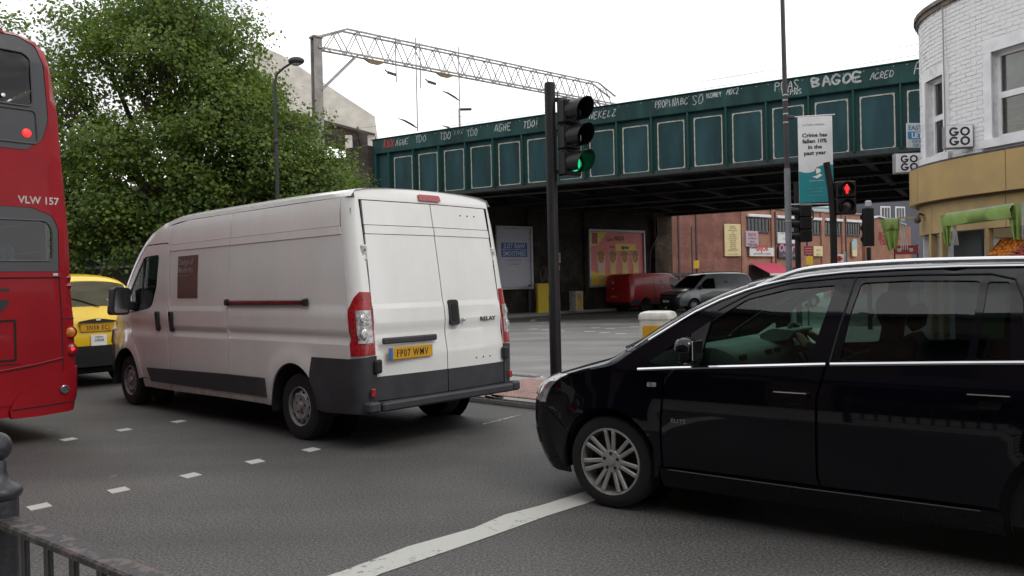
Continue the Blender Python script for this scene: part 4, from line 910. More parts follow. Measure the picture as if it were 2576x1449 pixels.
# red mail van, silver van, cars under the bridge
mail_red = mat('mail_van_red', (.42, .014, .018), .35, var=.08, scale=2, coat=.4)
silver_paint = mat('silver_grey_paint', (.22, .235, .245), .3, .3, var=.08, scale=3, coat=.6)
white_paint = mat('pale_silver_paint', (.55, .56, .57), .3, .2, var=.05, scale=3, coat=.6)
blk_paint = mat('black_car_paint', (.008, .008, .010), .25, coat=.9)
def transit(T, paint, low=black_plastic):
    def side(x, z):
        y = smooth_interp(z, [(.25, .90), (.6, .97), (1.0, .97), (1.5, .92), (1.85, .84), (1.95, .78)])
        if x > 4.0: y *= 1 - .2 * ((x - 4.0) / .8) ** 2
        if x < .25: y *= 1 - .08 * ((.25 - x) / .25) ** 2
        return y
    E = [(4.68, .28), (4.76, .55), (4.72, .85), (4.45, 1.08), (4.1, 1.18), (3.75, 1.5), (3.45, 1.78), (3.1, 1.9), (2.0, 1.92), (.8, 1.91), (.16, 1.88), (.06, 1.7), (.03, 1.0), (.03, .55), (.05, .32)]
    C = [(4.85, .28), (4.92, .55), (4.88, .9), (4.6, 1.12), (4.2, 1.24), (3.8, 1.58), (3.45, 1.88), (3.1, 1.98), (2.0, 2.0), (.8, 1.99), (.1, 1.95), (.0, 1.72), (-.03, 1.0), (-.04, .55), (0, .32)]
    wins = [(rpoly([(3.98, 1.22), (3.62, 1.6), (3.3, 1.74), (3.05, 1.74), (3.05, 1.2)], .05), dark_glass)]
    tp = [('front_bumper', 0, 1.6, 1, low, 0), ('bonnet', 1.6, 4, 1, paint, 0), ('windscreen_surround', 4, 7, 1, paint, 0), ('windscreen', 4.1, 6.4, .86, dark_glass, .006), ('roof', 7, 10.2, 1, paint, 0), ('rear_doors', 10.2, 13.2, 1, paint, 0), ('rear_bumper', 13.2, 14, 1, low, .03)]
    lo_ = [[(3.9, .36), (3.9, .5), (1.55, .5), (1.55, .36)], [(.62, .36), (.62, .62), (.06, .62), (.06, .36)]]
    return generic_car(T, E, C, side, paint, (1.05, 3.98), .33, wins, tp, midx=2.4, n=3.2, sill=.33, lower=[(l_, grey_plastic) for l_ in lo_], seams=[[(3.0, .5), (3.0, 1.85)], [(1.75, .5), (1.75, 1.85)], [(4.02, .8), (4.05, 1.15)]])
def build_mail_van(loc, rz):
    T = thing('mail_van', 'red mail van parked under the bridge in front of the pink billboard', 'van', loc, rz)
    st = transit(T, mail_red)
    for s in (-1, 1):
        m = MB(); m.box((.05, s * .80, .95), (.10, .12, .34), bev=.03); m.build('tail_lamp', lamp_red, T)
    m = MB(); m.tube([(-.035, 0, .5), (-.035, 0, 1.2), (-.02, 0, 1.7)], .007, 5); m.build('rear_door_gap', seam_dark, T)
    plate(T, (-.06, .28, .78), -pi / 2, 'RM08', .42, .10, size=.07)
    # pale crest marks on the doors and the right-hand side (small, no writing legible)
    for yy, zz in ((.35, 1.52), (.35, 1.2)):
        m = MB(); m.box((-.03, yy, zz), (.012, .11, .13 if zz > 1.3 else .06), bev=.004); m.build('crest_mark', mat('pale_crest', (.55, .42, .42), .6), T)
    for x_, zz, h in ((2.35, 1.52, .2), (2.35, 1.22, .09)):
        for s in (-1, 1):
            m = MB(); m.box((x_, s * (.955 if zz < 1.3 else .925), zz), (.16, .012, h), bev=.004); m.build('crest_mark', mat('pale_crest', (.55, .42, .42), .6), T)
    for s in (-1, 1):
        m = MB(); m.box((3.85, s * 1.08, 1.32), (.10, .2, .26), bev=.04); m.build('wing_mirror', black_plastic, T)
        m = MB(); m.box((4.72, s * .62, .9), (.22, .3, .2), bev=.06); m.build('headlamp', lamp_clear, T)
    return T
def build_silver_van(loc, rz):
    T = thing('small_van', 'silver grey van facing out beside the red mail van, dark green along its side', 'van', loc, rz)
    def side(x, z):
        y = smooth_interp(z, [(.2, .86), (.5, .93), (.9, .93), (1.2, .89), (1.6, .78), (1.85, .70)])
        if x > 3.9: y *= 1 - .22 * ((x - 3.9) / .75) ** 2
        return y
    E = [(4.5, .25), (4.58, .5), (4.5, .78), (4.2, .98), (3.8, 1.08), (3.35, 1.45), (3.0, 1.70), (2.6, 1.79), (1.4, 1.82), (.4, 1.78), (.1, 1.6), (.02, 1.0), (.02, .5), (.05, .3)]
    C = [(4.75, .25), (4.82, .5), (4.76, .82), (4.5, 1.02), (4.0, 1.15), (3.45, 1.55), (3.05, 1.82), (2.6, 1.91), (1.4, 1.93), (.35, 1.88), (.0, 1.62), (-.06, 1.0), (-.06, .5), (0, .3)]
    wins = [(rpoly([(3.55, 1.12), (3.1, 1.5), (2.85, 1.62), (2.45, 1.64), (2.45, 1.1)], .05), dark_glass)]
    green = mat('dark_green_livery', (.02, .07, .05), .35, coat=.5)
    tp = [('front_bumper', 0, 1.7, 1, black_plastic, .01), ('bonnet', 1.7, 4, 1, silver_paint, 0), ('windscreen_surround', 4, 7, 1, silver_paint, 0), ('windscreen', 4.15, 6.5, .88, dark_glass, .006), ('roof', 7, 9.3, 1, silver_paint, 0), ('tailgate', 9.3, 13, 1, silver_paint, 0), ('grille', 1.75, 2.15, .7, black_plastic, .012)]
    st = generic_car(T, E, C, side, silver_paint, (.95, 3.8), .31, wins, tp, midx=2.4, n=3., sill=.28, lower=[(rpoly([(3.35, .36), (3.45, .8), (2.6, .98), (.1, .9), (.1, .5), (.5, .7), (1.4, .7), (1.5, .36)], .04), green)], seams=[[(3.3, .5), (3.5, 1.05)], [(2.35, .4), (2.38, 1.7)]])
    for s in (-1, 1):
        patch([(1.75, s * .62), (2.9, s * .66), (3.3, s * .92), (2.0, s * .93)], lambda u, v, d: st(u, v, d - .012), .12, rim=.015).build('headlamp', lamp_clear, T)
        m = MB(); m.box((3.45, s * 1.0, 1.18), (.12, .2, .22), bev=.05); m.build('wing_mirror', black_plastic, T)
        m = MB(); m.lathe([(.16, 0), (.16, .006), (.001, .006)], 16, Matrix.Translation((1.75, s * .845, 1.35)) @ Matrix.Rotation(-s * pi / 2, 4, 'X')); m.build('round_livery_mark', mat('olive_mark', (.12, .13, .06), .6), T)
    plate(T, (4.86, 0, .52), pi / 2, 'YJ08', .52, .11, plate_white, size=.08)
    for s in (-1, 1):
        m = MB(); m.beam((4.80, 0, .93 + .0), (4.70, s * .5, .9), .02, .025); m.build('chrome_chevron', chrome, T)
    m = MB(); m.prism([(2.7, -.6), (3.2, -.6), (3.2, .6), (2.7, .6)], 1.15, 1.2); m.build('seat_row', interior_dark, T)
    return T
def hatch(T, paint, win=dark_glass):
    def side(x, z):
        y = smooth_interp(z, [(.2, .80), (.45, .86), (.8, .86), (.95, .82), (1.2, .70), (1.42, .58)])
        if x > 3.4: y *= 1 - .2 * ((x - 3.4) / .6) ** 2
        if x < .5: y *= 1 - .12 * ((.5 - x) / .5) ** 2
        return y
    E = [(3.95, .22), (4.02, .45), (3.92, .66), (3.5, .82), (3.0, .9), (2.75, 1.0), (2.35, 1.26), (1.95, 1.36), (1.2, 1.38), (.6, 1.30), (.2, 1.0), (.06, .8), (.05, .5), (.1, .26)]
    C = [(4.15, .22), (4.2, .45), (4.1, .7), (3.7, .88), (3.1, .97), (2.85, 1.05), (2.4, 1.35), (1.95, 1.46), (1.2, 1.48), (.55, 1.40), (.1, 1.02), (-.06, .82), (-.08, .5), (0, .26)]
    wins = [(rpoly([(2.6, .94), (2.25, 1.2), (1.9, 1.29), (1.62, 1.3), (1.62, .93)], .04), win), (rpoly([(1.56, .93), (1.56, 1.3), (1.1, 1.3), (.7, 1.18), (.55, .97)], .05), win)]
    tp = [('front_bumper', 0, 2, 1, paint, 0), ('bonnet', 2, 5, 1, paint, 0), ('windscreen_surround', 5, 7, 1, paint, 0), ('windscreen', 5.1, 6.8, .88, win, .006), ('roof', 7, 9, 1, paint, 0), ('tailgate', 9, 13, 1, paint, 0), ('rear_window', 9.15, 9.95, .8, win, .006)]
    st = generic_car(T, E, C, side, paint, (.7, 3.25), .30, wins, tp, midx=2.0, n=2.6)
    for s in (-1, 1):
        patch([(2.0, s * .6), (2.9, s * .62), (3.2, s * .9), (2.2, s * .92)], lambda u, v, d: st(u, v, d - .01), .12, rim=.012).build('headlamp', lamp_clear, T)
        m = MB(); m.box((.10, s * .66, .82), (.12, .2, .14), bev=.03); m.build('tail_lamp', lamp_red, T)
        m = MB(); m.box((2.55, s * .90, .97), (.12, .16, .12), bev=.04); m.build('wing_mirror', black_plastic, T)
    return T

# ------------------------------------------------------------------ ground, road, pavements, markings
def asphalt_mat():
    m, t, b, o = newmat('asphalt'); n = t.nodes.new; l = t.links.new
    c = n('ShaderNodeTexCoord'); v = c.outputs['Object']
    a = n('ShaderNodeTexNoise'); a.inputs['Scale'].default_value = 60; a.inputs['Detail'].default_value = 3; a.inputs['Roughness'].default_value = .7; l(v, a.inputs['Vector'])
    r = n('ShaderNodeValToRGB'); r.color_ramp.elements[0].position = .40; r.color_ramp.elements[1].position = .66; r.color_ramp.elements[0].color = (.036, .035, .035, 1); r.color_ramp.elements[1].color = (.145, .141, .137, 1); l(a.outputs['Fac'], r.inputs[0])
    p = n('ShaderNodeTexNoise'); p.inputs['Scale'].default_value = .55; p.inputs['Detail'].default_value = 6; p.inputs['Roughness'].default_value = .6; l(v, p.inputs['Vector'])
    rp_ = n('ShaderNodeValToRGB'); rp_.color_ramp.elements[0].position = .3; rp_.color_ramp.elements[1].position = .7; rp_.color_ramp.elements[0].color = (.78, .78, .79, 1); rp_.color_ramp.elements[1].color = (1.18, 1.16, 1.13, 1); l(p.outputs['Fac'], rp_.inputs[0])
    x = n('ShaderNodeMix'); x.data_type = 'RGBA'; x.blend_type = 'MULTIPLY'; x.inputs[0].default_value = 1; l(r.outputs[0], x.inputs[6]); l(rp_.outputs[0], x.inputs[7])
    # worn cracks and joints
    vo = n('ShaderNodeTexVoronoi'); vo.feature = 'DISTANCE_TO_EDGE'; vo.inputs['Scale'].default_value = .22
    nw = n('ShaderNodeTexNoise'); nw.inputs['Scale'].default_value = 1.3; nw.inputs['Detail'].default_value = 6; l(v, nw.inputs['Vector'])
    ad = n('ShaderNodeVectorMath'); ad.operation = 'ADD'; l(v, ad.inputs[0]); sc_ = n('ShaderNodeVectorMath'); sc_.operation = 'SCALE'; sc_.inputs['Scale'].default_value = 1.2; l(nw.outputs['Color'], sc_.inputs[0]); l(sc_.outputs[0], ad.inputs[1]); l(ad.outputs[0], vo.inputs['Vector'])
    rc = n('ShaderNodeValToRGB'); rc.color_ramp.elements[0].position = .0; rc.color_ramp.elements[1].position = .006; rc.color_ramp.elements[0].color = (.55, .55, .55, 1); rc.color_ramp.elements[1].color = (1, 1, 1, 1); l(vo.outputs['Distance'], rc.inputs[0])
    x2 = n('ShaderNodeMix'); x2.data_type = 'RGBA'; x2.blend_type = 'MULTIPLY'; x2.inputs[0].default_value = .22; l(x.outputs[2], x2.inputs[6]); l(rc.outputs[0], x2.inputs[7])
    # pale flattened chewing gum spots
    vg = n('ShaderNodeTexVoronoi'); vg.inputs['Scale'].default_value = 2.1; l(v, vg.inputs['Vector'])
    rg = n('ShaderNodeValToRGB'); rg.color_ramp.elements[0].position = .05; rg.color_ramp.elements[1].position = .085; rg.color_ramp.elements[0].color = (1, 1, 1, 1); rg.color_ramp.elements[1].color = (0, 0, 0, 1); l(vg.outputs['Distance'], rg.inputs[0])
    sp = n('ShaderNodeSeparateColor'); l(vg.outputs['Color'], sp.inputs[0]); gt = n('ShaderNodeMath'); gt.operation = 'GREATER_THAN'; gt.inputs[1].default_value = .72; l(sp.outputs[0], gt.inputs[0])
    mg = n('ShaderNodeMath'); mg.operation = 'MULTIPLY'; l(rg.outputs[0], mg.inputs[0]); l(gt.outputs[0], mg.inputs[1]); mg2 = n('ShaderNodeMath'); mg2.operation = 'MULTIPLY'; mg2.inputs[1].default_value = .55; l(mg.outputs[0], mg2.inputs[0])
    x3 = n('ShaderNodeMix'); x3.data_type = 'RGBA'; l(mg2.outputs[0], x3.inputs[0]); l(x2.outputs[2], x3.inputs[6]); x3.inputs[7].default_value = (.2, .2, .2, 1)
    mt = n('ShaderNodeMapping'); mt.inputs['Rotation'].default_value = (0, 0, rad(-140)); mt.inputs['Scale'].default_value = (.10, .85, 1); l(v, mt.inputs[0])
    tn = n('ShaderNodeTexNoise'); tn.inputs['Scale'].default_value = 1.; tn.inputs['Detail'].default_value = 3; l(mt.outputs[0], tn.inputs['Vector'])
    rt = n('ShaderNodeValToRGB'); rt.color_ramp.elements[0].position = .36; rt.color_ramp.elements[1].position = .62; rt.color_ramp.elements[0].color = (.80, .80, .81, 1); rt.color_ramp.elements[1].color = (1.14, 1.13, 1.12, 1); l(tn.outputs['Fac'], rt.inputs[0])
    x4 = n('ShaderNodeMix'); x4.data_type = 'RGBA'; x4.blend_type = 'MULTIPLY'; x4.inputs[0].default_value = 1; l(x3.outputs[2], x4.inputs[6]); l(rt.outputs[0], x4.inputs[7])
    l(x4.outputs[2], b.inputs['Base Color']); b.inputs['Roughness'].default_value = .66; b.inputs['Specular IOR Level'].default_value = .45
    bp = n('ShaderNodeBump'); bp.inputs['Strength'].default_value = .5; bp.inputs['Distance'].default_value = .008; l(a.outputs['Fac'], bp.inputs['Height']); l(bp.outputs[0], b.inputs['Normal'])
    MATS['asphalt'] = m; return m
asphalt = asphalt_mat()
g = MB(); R_ = 600
g.add([(-R_, -R_, 0), (R_, -R_, 0), (R_, R_, 0), (-R_, R_, 0)], [(0, 1, 2, 3)])
road = tag(g.build('road', asphalt, smooth=0), kind='structure')
def sky_sheen_mat():  # paler asphalt for the far road: grazing sky reflection painted into the colour
    m = asphalt.copy(); m.name = 'sky_sheen_asphalt'
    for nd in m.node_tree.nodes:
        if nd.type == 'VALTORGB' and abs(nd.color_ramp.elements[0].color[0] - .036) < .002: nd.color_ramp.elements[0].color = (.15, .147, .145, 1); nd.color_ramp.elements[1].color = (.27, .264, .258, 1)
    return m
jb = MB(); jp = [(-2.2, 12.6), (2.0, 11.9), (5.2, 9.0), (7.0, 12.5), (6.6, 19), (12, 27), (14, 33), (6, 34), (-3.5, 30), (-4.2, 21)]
jb.add([(x, y, .003) for x, y in catm(jp + [jp[0]], 4)[:-1]], [tuple(range(len(jp) * 4))]); jb.build('sky_sheen_patch', sky_sheen_mat(), road, smooth=0)
def paint_mat(name, worn=.46):
    """thermoplastic road paint, worn through to the tarmac in places"""
    m, t, b, o = newmat(name); n = t.nodes.new; l = t.links.new; c = n('ShaderNodeTexCoord')
    z = n('ShaderNodeTexNoise'); z.inputs['Scale'].default_value = 16; z.inputs['Detail'].default_value = 9; z.inputs['Roughness'].default_value = .75; l(c.outputs['Object'], z.inputs['Vector'])
    z2 = n('ShaderNodeTexNoise'); z2.inputs['Scale'].default_value = 1.4; z2.inputs['Detail'].default_value = 2; l(c.outputs['Object'], z2.inputs['Vector'])
    mu = n('ShaderNodeMath'); mu.operation = 'ADD'; mu.inputs[1].default_value = 0; mu2 = n('ShaderNodeMath'); mu2.operation = 'MULTIPLY'; mu2.inputs[1].default_value = .45; l(z2.outputs['Fac'], mu2.inputs[0]); l(z.outputs['Fac'], mu.inputs[0]); l(mu2.outputs[0], mu.inputs[1])
    r = n('ShaderNodeValToRGB'); r.color_ramp.elements[0].position = worn + .12; r.color_ramp.elements[1].position = worn + .2; r.color_ramp.elements[0].color = (.12, .12, .115, 1); r.color_ramp.elements[1].color = (.44, .44, .41, 1)
    l(mu.outputs[0], r.inputs[0]); l(r.outputs[0], b.inputs['Base Color']); b.inputs['Roughness'].default_value = .7; MATS[name] = m; return m
line_paint = paint_mat('worn_white_road_paint', .47); stud_paint = paint_mat('white_stud_paint', .34); faint_paint = paint_mat('faint_white_road_paint', .58)
def mark(name, poly, m, z=.004):
    b = MB(); k = len(poly); b.add([(p[0], p[1], z) for p in poly], [tuple(range(k))]); return b.build(name, m, road, smooth=0)
up_e = [(-1.005, 4.321), (-0.962, 4.360), (-0.652, 4.756), (-0.277, 5.089), (-0.085, 5.368), (0.161, 5.571), (0.485, 5.898), (0.944, 6.336)]
lo_e = [(-0.755, 4.288), (-0.736, 4.316), (-0.480, 4.580), (-0.185, 4.894), (-0.049, 5.043), (0.205, 5.326), (0.527, 5.641), (1.033, 6.125)]
# carry the stop line on towards the near kerb
d0 = (up_e[0][0] - up_e[2][0], up_e[0][1] - up_e[2][1]); 
up_e = [(up_e[0][0] + d0[0] * 2.5, up_e[0][1] + d0[1] * 2.5)] + up_e; lo_e = [(lo_e[0][0] + d0[0] * 2.5, lo_e[0][1] + d0[1] * 2.5)] + lo_e
sl = MB(); n_ = len(up_e); sl.add([(p[0], p[1], .004) for p in up_e] + [(p[0], p[1], .004) for p in lo_e], [(i, i + 1, n_ + i + 1, n_ + i) for i in range(n_ - 1)]); sl.build('stop_line', line_paint, road, smooth=0)
row1 = [(-3.478, 5.843), (-3.113, 6.279), (-2.729, 6.726), (-2.346, 7.215), (-1.962, 7.693)]
row2 = [(-4.750, 8.534), (-4.413, 9.052), (-4.001, 9.549)]
for rw in (row1, row2):
    dx, dy = rw[1][0] - rw[0][0], rw[1][1] - rw[0][1]; a = math.atan2(dy, dx); h = .066
    for x, y in rw:
        a2 = a + random.uniform(-.12, .12); q = [(x + h * (cos(a2) * u - sin(a2) * v), y + h * 1.15 * (sin(a2) * u + cos(a2) * v)) for u, v in ((-1, -1), (1, -1), (1, 1), (-1, 1))]
        b = MB(); b.prism(q, .0005, .006); b.build('crossing_stud', stud_paint, road, smooth=0)
for x, y in [(0.700, 27.503), (1.121, 26.851), (1.510, 26.234), (2.809, 27.372), (3.229, 26.706), (2.419, 25.436), (2.808, 24.658), (3.232, 24.098), (4.165, 27.561)]:
    b = MB(); b.prism([(x - .16, y - .12), (x + .16, y - .12), (x + .16, y + .12), (x - .16, y + .12)], .0005, .006); b.build('far_crossing_stud', stud_paint, road, smooth=0)
cx_, cy_ = (3.713, 33.819)
rg_ = MB(); n_ = 40; V = []
for k in range(n_):
    a = 2 * pi * k / n_
    for rr in (1., .93): V.append((cx_ + 3.0 * rr * cos(a), cy_ + 4.2 * rr * sin(a), .004))
rg_.add(V, [(2 * k, 2 * ((k + 1) % n_), 2 * ((k + 1) % n_) + 1, 2 * k + 1) for k in range(n_)]); rg_.build('painted_ring', faint_paint, road, smooth=0)
mark('edge_line', [(-0.149, 12.780), (0.643, 12.230), (1.923, 11.239), (1.868, 10.923), (0.625, 11.903), (-0.146, 12.473)], line_paint)
mark('short_dash', [(0.298, 13.469), (0.481, 13.375), (0.488, 13.202), (0.307, 13.294)], stud_paint)
mark('scrape_line', [(-0.358, 8.935), (0.069, 9.504), (0.073, 9.446), (-0.351, 8.858)], faint_paint)
# traffic island of paving with dropped kerb and blister paving
pink = mat('pink_blister_paving', (.30, .19, .165), .8, var=.18, scale=6, bump=.1)
grey_slab = mat('grey_concrete_paving', (.27, .255, .24), .85, var=.15, scale=5, bump=.15)
kerb_m = mat('granite_kerb', (.24, .235, .23), .8, var=.2, scale=25, bump=.15)
IS = Vector((.35, 9.78)); iu = Vector((.733, -.68)); iv = Vector((.68, .733))      # along, across
def ip(a, c): p = IS + iu * a + iv * c; return (p.x, p.y)
isl = MB(); isl.prism([ip(-5.2, .16), ip(-4.6, 0), ip(3.4, 0), ip(3.8, .5), ip(3.8, 1.6), ip(3.4, 2.1), ip(-4.6, 2.1), ip(-5.2, 1.7)], .0, .085)
island = tag(isl.build('traffic_island', grey_slab, smooth=0), kind='structure')
sm = MB().box((0, 0, 0), (.394, .394, .03), bev=.004).mesh('paving_slab', grey_slab)
pb = MB().box((0, 0, 0), (.394, .394, .03), bev=.004)
for i in range(6):
    for j in range(6): pb.lathe([(.024, .013), (.020, .0185), (.011, .021), (.0005, .0215)], 6, Matrix.Translation((-.165 + .066 * i, -.165 + .066 * j, 0)))
pm_ = pb.mesh('blister_slab', pink)
arz = math.atan2(iu.y, iu.x)
for i in range(20):
    for j in range(4):
        a = -4.4 + .4 * i; c = .36 + .4 * j; tactile = -1.95 < a < .45
        x, y = ip(a, c); o = link('blister_slab' if tactile else 'paving_slab', pm_ if tactile else sm, island, (x, y, .088 + random.uniform(-.002, .002)), (0, 0, arz))
for c0, sgn in ((.07, 1), (2.03, -1)):
    for i in range(9):
        a = -4.1 + .9 * i; drop = -2.1 < a < -.2
        km = MB().box((0, 0, 0), (.888, .15, .13 if not drop else .075), bev=.014).mesh('kerb_stone', kerb_m); x, y = ip(a, c0); link('kerb_stone', km, island, (x, y, .062 if not drop else .033), (0, 0, arz))
# near pavement where the camera stands (kerb line follows the railing)
RU = Vector((-.79, .613)); RN = Vector((.613, .79)); RO = Vector((-1.29, 2.0))
def rp2(a, c): p = RO + RU * a + RN * c; return (p.x, p.y)
nb = MB(); nb.prism([rp2(-40, -7), rp2(-40, .36), rp2(40, .36), rp2(40, -7)], 0, .1); near_pav = tag(nb.build('near_pavement', grey_slab, smooth=0), kind='structure')
km = MB().box((0, 0, 0), (.906, .15, .14), bev=.014).mesh('kerb_stone', kerb_m)
for i in range(-5, 9): x, y = rp2(i * .915, .435); link('kerb_stone', km, near_pav, (x, y, .052), (0, 0, math.atan2(RU.y, RU.x)))
# far pavement along the abutment
WA0 = Vector((-5.3, 35.6)); WD = (Vector((9.04, 46.7)) - WA0).normalized(); WN = Vector((WD.y, -WD.x))
def wp(s, off): p = WA0 + WD * s + WN * off; return (p.x, p.y)
fp = MB(); fp.prism([wp(-16, 0), wp(-16, 2.6), wp(-1, 2.6), wp(4, 2.4), wp(7.5, 1.7), wp(10, .55), wp(26, .5), wp(26, 0)], 0, .13); far_pav = tag(fp.build('far_pavement', grey_slab, smooth=0), kind='structure')
kl = [wp(-16, 2.6), wp(-1, 2.6), wp(4, 2.4), wp(7.5, 1.7), wp(10, .55), wp(26, .5)]
kd = densify(kl, .92, False); ka = km
for a, b in zip(kd, kd[1:]):
    link('kerb_stone', ka, far_pav, ((a[0] + b[0]) / 2, (a[1] + b[1]) / 2, .07), (0, 0, math.atan2(b[1] - a[1], b[0] - a[0])))
# left pavement behind the taxi, right pavement by the shop
lp = MB(); lp.prism([(-40, 30), (-14.5, 19.2), (-6, 18.6), (-4.5, 22), (-5.5, 33), (-40, 52)], 0, .12); tag(lp.build('left_pavement', grey_slab, smooth=0), kind='structure')
rpv = MB(); rpv.prism([(4.6, 19.5), (4.6, 13.2), (6.4, 8), (9, 3), (30, 3), (30, 21), (9, 23)], 0, .12); tag(rpv.build('shop_pavement', grey_slab, smooth=0), kind='structure')
# ------------------------------------------------------------------ guard railing in the foreground
rail_m = mat('worn_grey_railing_paint', (.045, .042, .045), .5, .2, var=.3, scale=30, bump=.3, bscale=70, col2=(.12, .092, .085), pos=(.40, .50), detail=9)
post_m = mat('grey_post_paint', (.032, .032, .036), .38, .2, var=.25, scale=12, bump=.15, bscale=50)
ra = math.atan2(-RU.y, -RU.x)
T = thing('guard_railing', 'grey metal guard railing with worn flat top rail in the foreground', 'railing', (RO.x, RO.y, .1), ra)
m = MB(); m.box((.92, 0, .885), (1.76, .052, .020), bev=.005); m.build('top_rail', rail_m, T)
m = MB(); m.box((.92, 0, .14), (1.76, .04, .016), bev=.004); m.build('bottom_rail', post_m, T)
bar = MB().box((0, 0, .51), (.030, .012, .735), bev=.003).mesh('upright_bar', post_m)
for i in range(13): link('upright_bar', bar, T, (.15 + i * .128, 0, 0))
m = MB(); m.tube([(.03, 0, .72), (1.8, 0, .72)], .007, 6); m.build('middle_rail', post_m, T)
T = thing('railing_post', 'grey metal railing post with ball finial and ring collar', 'post', (RO.x - .025 * RU.x * 0, RO.y, .1), ra)
m = MB(); m.lathe([(.042, 0), (.042, .80), (.043, .90), (.043, .945)], 20); m.build('shaft', post_m, T)
m = MB(); m.lathe([(.043, .935), (.048, .94), (.053, .95), (.052, .96), (.044, .967), (.026, .98), (.018, 1.005), (.019, 1.022), (.014, 1.035)], 24); m.build('collar', post_m, T, smooth=60)
m = MB(); m.sphere((0, 0, 1.065), .032, 24, 14, (1, 1, 1.15)); m.build('ball_finial', post_m, T, smooth=80)

# ------------------------------------------------------------------ railway bridge
BO = (-5.2765 * 1.13, 31.4338 * 1.13, 0); BA_ = rad(-31.15)
green = mat('dark_green_bridge_paint', (.014, .050, .048), .62, spec=.2, stretch=(1, 1, .22), var=.32, scale=2.2, bump=.08, bscale=30, detail=8)
green2 = mat('panel_green_paint', (.020, .058, .066), .62, spec=.2, stretch=(1, 1, .22), var=.30, scale=1.6, bump=.06, bscale=26, detail=8)
cream = mat('cream_line_paint', (.48, .46, .38), .6, var=.22, scale=7, detail=8)
soot = mat('sooty_black_steel', (.012, .012, .013), .7, var=.3, scale=3, bump=.2)
Z0, Z1, ZT = 5.29, 7.416, 8.04
T = thing('railway_bridge', 'dark green plate girder railway bridge with cream-lined panels and graffiti', 'bridge', BO, BA_)
LX0, LX1 = -.05, 30.
m = MB(); m.box(((LX0 + LX1) / 2, .16, (Z0 + ZT) / 2), (LX1 - LX0, .03, ZT - Z0 - .06)); m.build('girder_web', green2, T)
m = MB(); m.box(((LX0 + LX1) / 2, .06, (Z1 + ZT) / 2), (LX1 - LX0, .22, ZT - Z1), bev=.02); band = m.build('top_band', green, T)
m = MB(); m.box(((LX0 + LX1) / 2, .12, ZT + .02), (LX1 - LX0 + .1, .42, .04), bev=.01); m.build('top_flange', green, T)
m = MB(); m.box(((LX0 + LX1) / 2, .06, Z0 + .02), (LX1 - LX0, .46, .05), bev=.01); m.build('bottom_flange', soot, T)
m = MB(); m.box(((LX0 + LX1) / 2, .09, Z0 + .13), (LX1 - LX0, .10, .17), bev=.015); m.build('bottom_angle', mat('grimy_green_angle', (.018, .034, .036), .6, var=.35, scale=4, bump=.2), T)
m = MB(); m.box((.02, .06, (Z0 + Z1) / 2), (.2, .24, Z1 - Z0), bev=.02); m.build('end_plate', green, T)
sp = 1.345; xs = [21.02 + sp * (k - 15) for k in range(22)]
sx_ = MB(); sx_.box((0, .04, (Z0 + Z1) / 2 + .08), (.05, .22, Z1 - Z0 - .16), bev=.008); sx_.box((0, .135, (Z0 + Z1) / 2 + .08), (.26, .03, Z1 - Z0 - .16), bev=.006)
sm_ = sx_.mesh('stiffener', green)
def frame_mb(w_, z0, z1, c=.10, t=.045):
    o = [(-w_, z0 + c), (-w_ + c, z0 + c), (-w_ + c, z0), (w_ - c, z0), (w_ - c, z0 + c), (w_, z0 + c), (w_, z1 - c), (w_ - c, z1 - c), (w_ - c, z1), (-w_ + c, z1), (-w_ + c, z1 - c), (-w_, z1 - c)]
    o = [(-w_, z0), (w_, z0), (w_, z1), (-w_, z1)]; b = MB(); k = .0
    oo = [(-w_ + k, z0), (w_ - k, z0), (w_, z0 + k), (w_, z1 - k), (w_ - k, z1), (-w_ + k, z1), (-w_, z1 - k), (-w_, z0 + k)]
    ii = [(-w_ + t + c, z0 + t), (w_ - t - c, z0 + t), (w_ - t, z0 + t + c), (w_ - t, z1 - t - c), (w_ - t - c, z1 - t), (-w_ + t + c, z1 - t), (-w_ + t, z1 - t - c), (-w_ + t, z0 + t + c)]
    V = [(x, y, z) for y in (.125, .145) for lp_ in (oo, ii) for x, z in lp_]
    F = []
    for i in range(8):
        j = (i + 1) % 8; F += [(i, j, 8 + j, 8 + i), (8 + i, 8 + j, 24 + j, 24 + i), (i, 16 + i, 16 + j, j)]
    b.add(V, F); return b
fr = frame_mb(.503, 5.50, 7.21, .06, .036).mesh('panel_frame', cream, smooth=0)
for x in xs: link('stiffener', sm_, T, (x, 0, 0))
for x in xs[:-1]: link('panel_frame', fr, T, (x + sp / 2, 0, random.uniform(-.01, .01)))
# rivets along the girder: too many and too small to pick apart
rv = MB()
for i in range(int((LX1 - LX0) / .18)):
    x = LX0 + .1 + i * .18
    for z in (Z1 + .05, ZT - .07): 
        if random.random() < .9: rv.sphere((x, -.052, z), .014, 5, 3)
    rv.sphere((x, .04, Z0 + .09), .013, 5, 3)
for x in xs:
    for dx in (-.09, .09):
        for i in range(14): rv.sphere((x + dx, .118, Z0 + .25 + i * .135), .013, 5, 3)
tag(rv.build('rivets', green, T), kind='stuff')
# loose white bolts/washers along the top edge
wb = MB().sphere((0, 0, 0), .016, 6, 4).mesh('bolt_head', cream)
for i in range(46): link('bolt_head', wb, T, (.6 + i * .46 + random.uniform(-.1, .1), -.056, ZT - .08 + random.uniform(-.012, .012)))
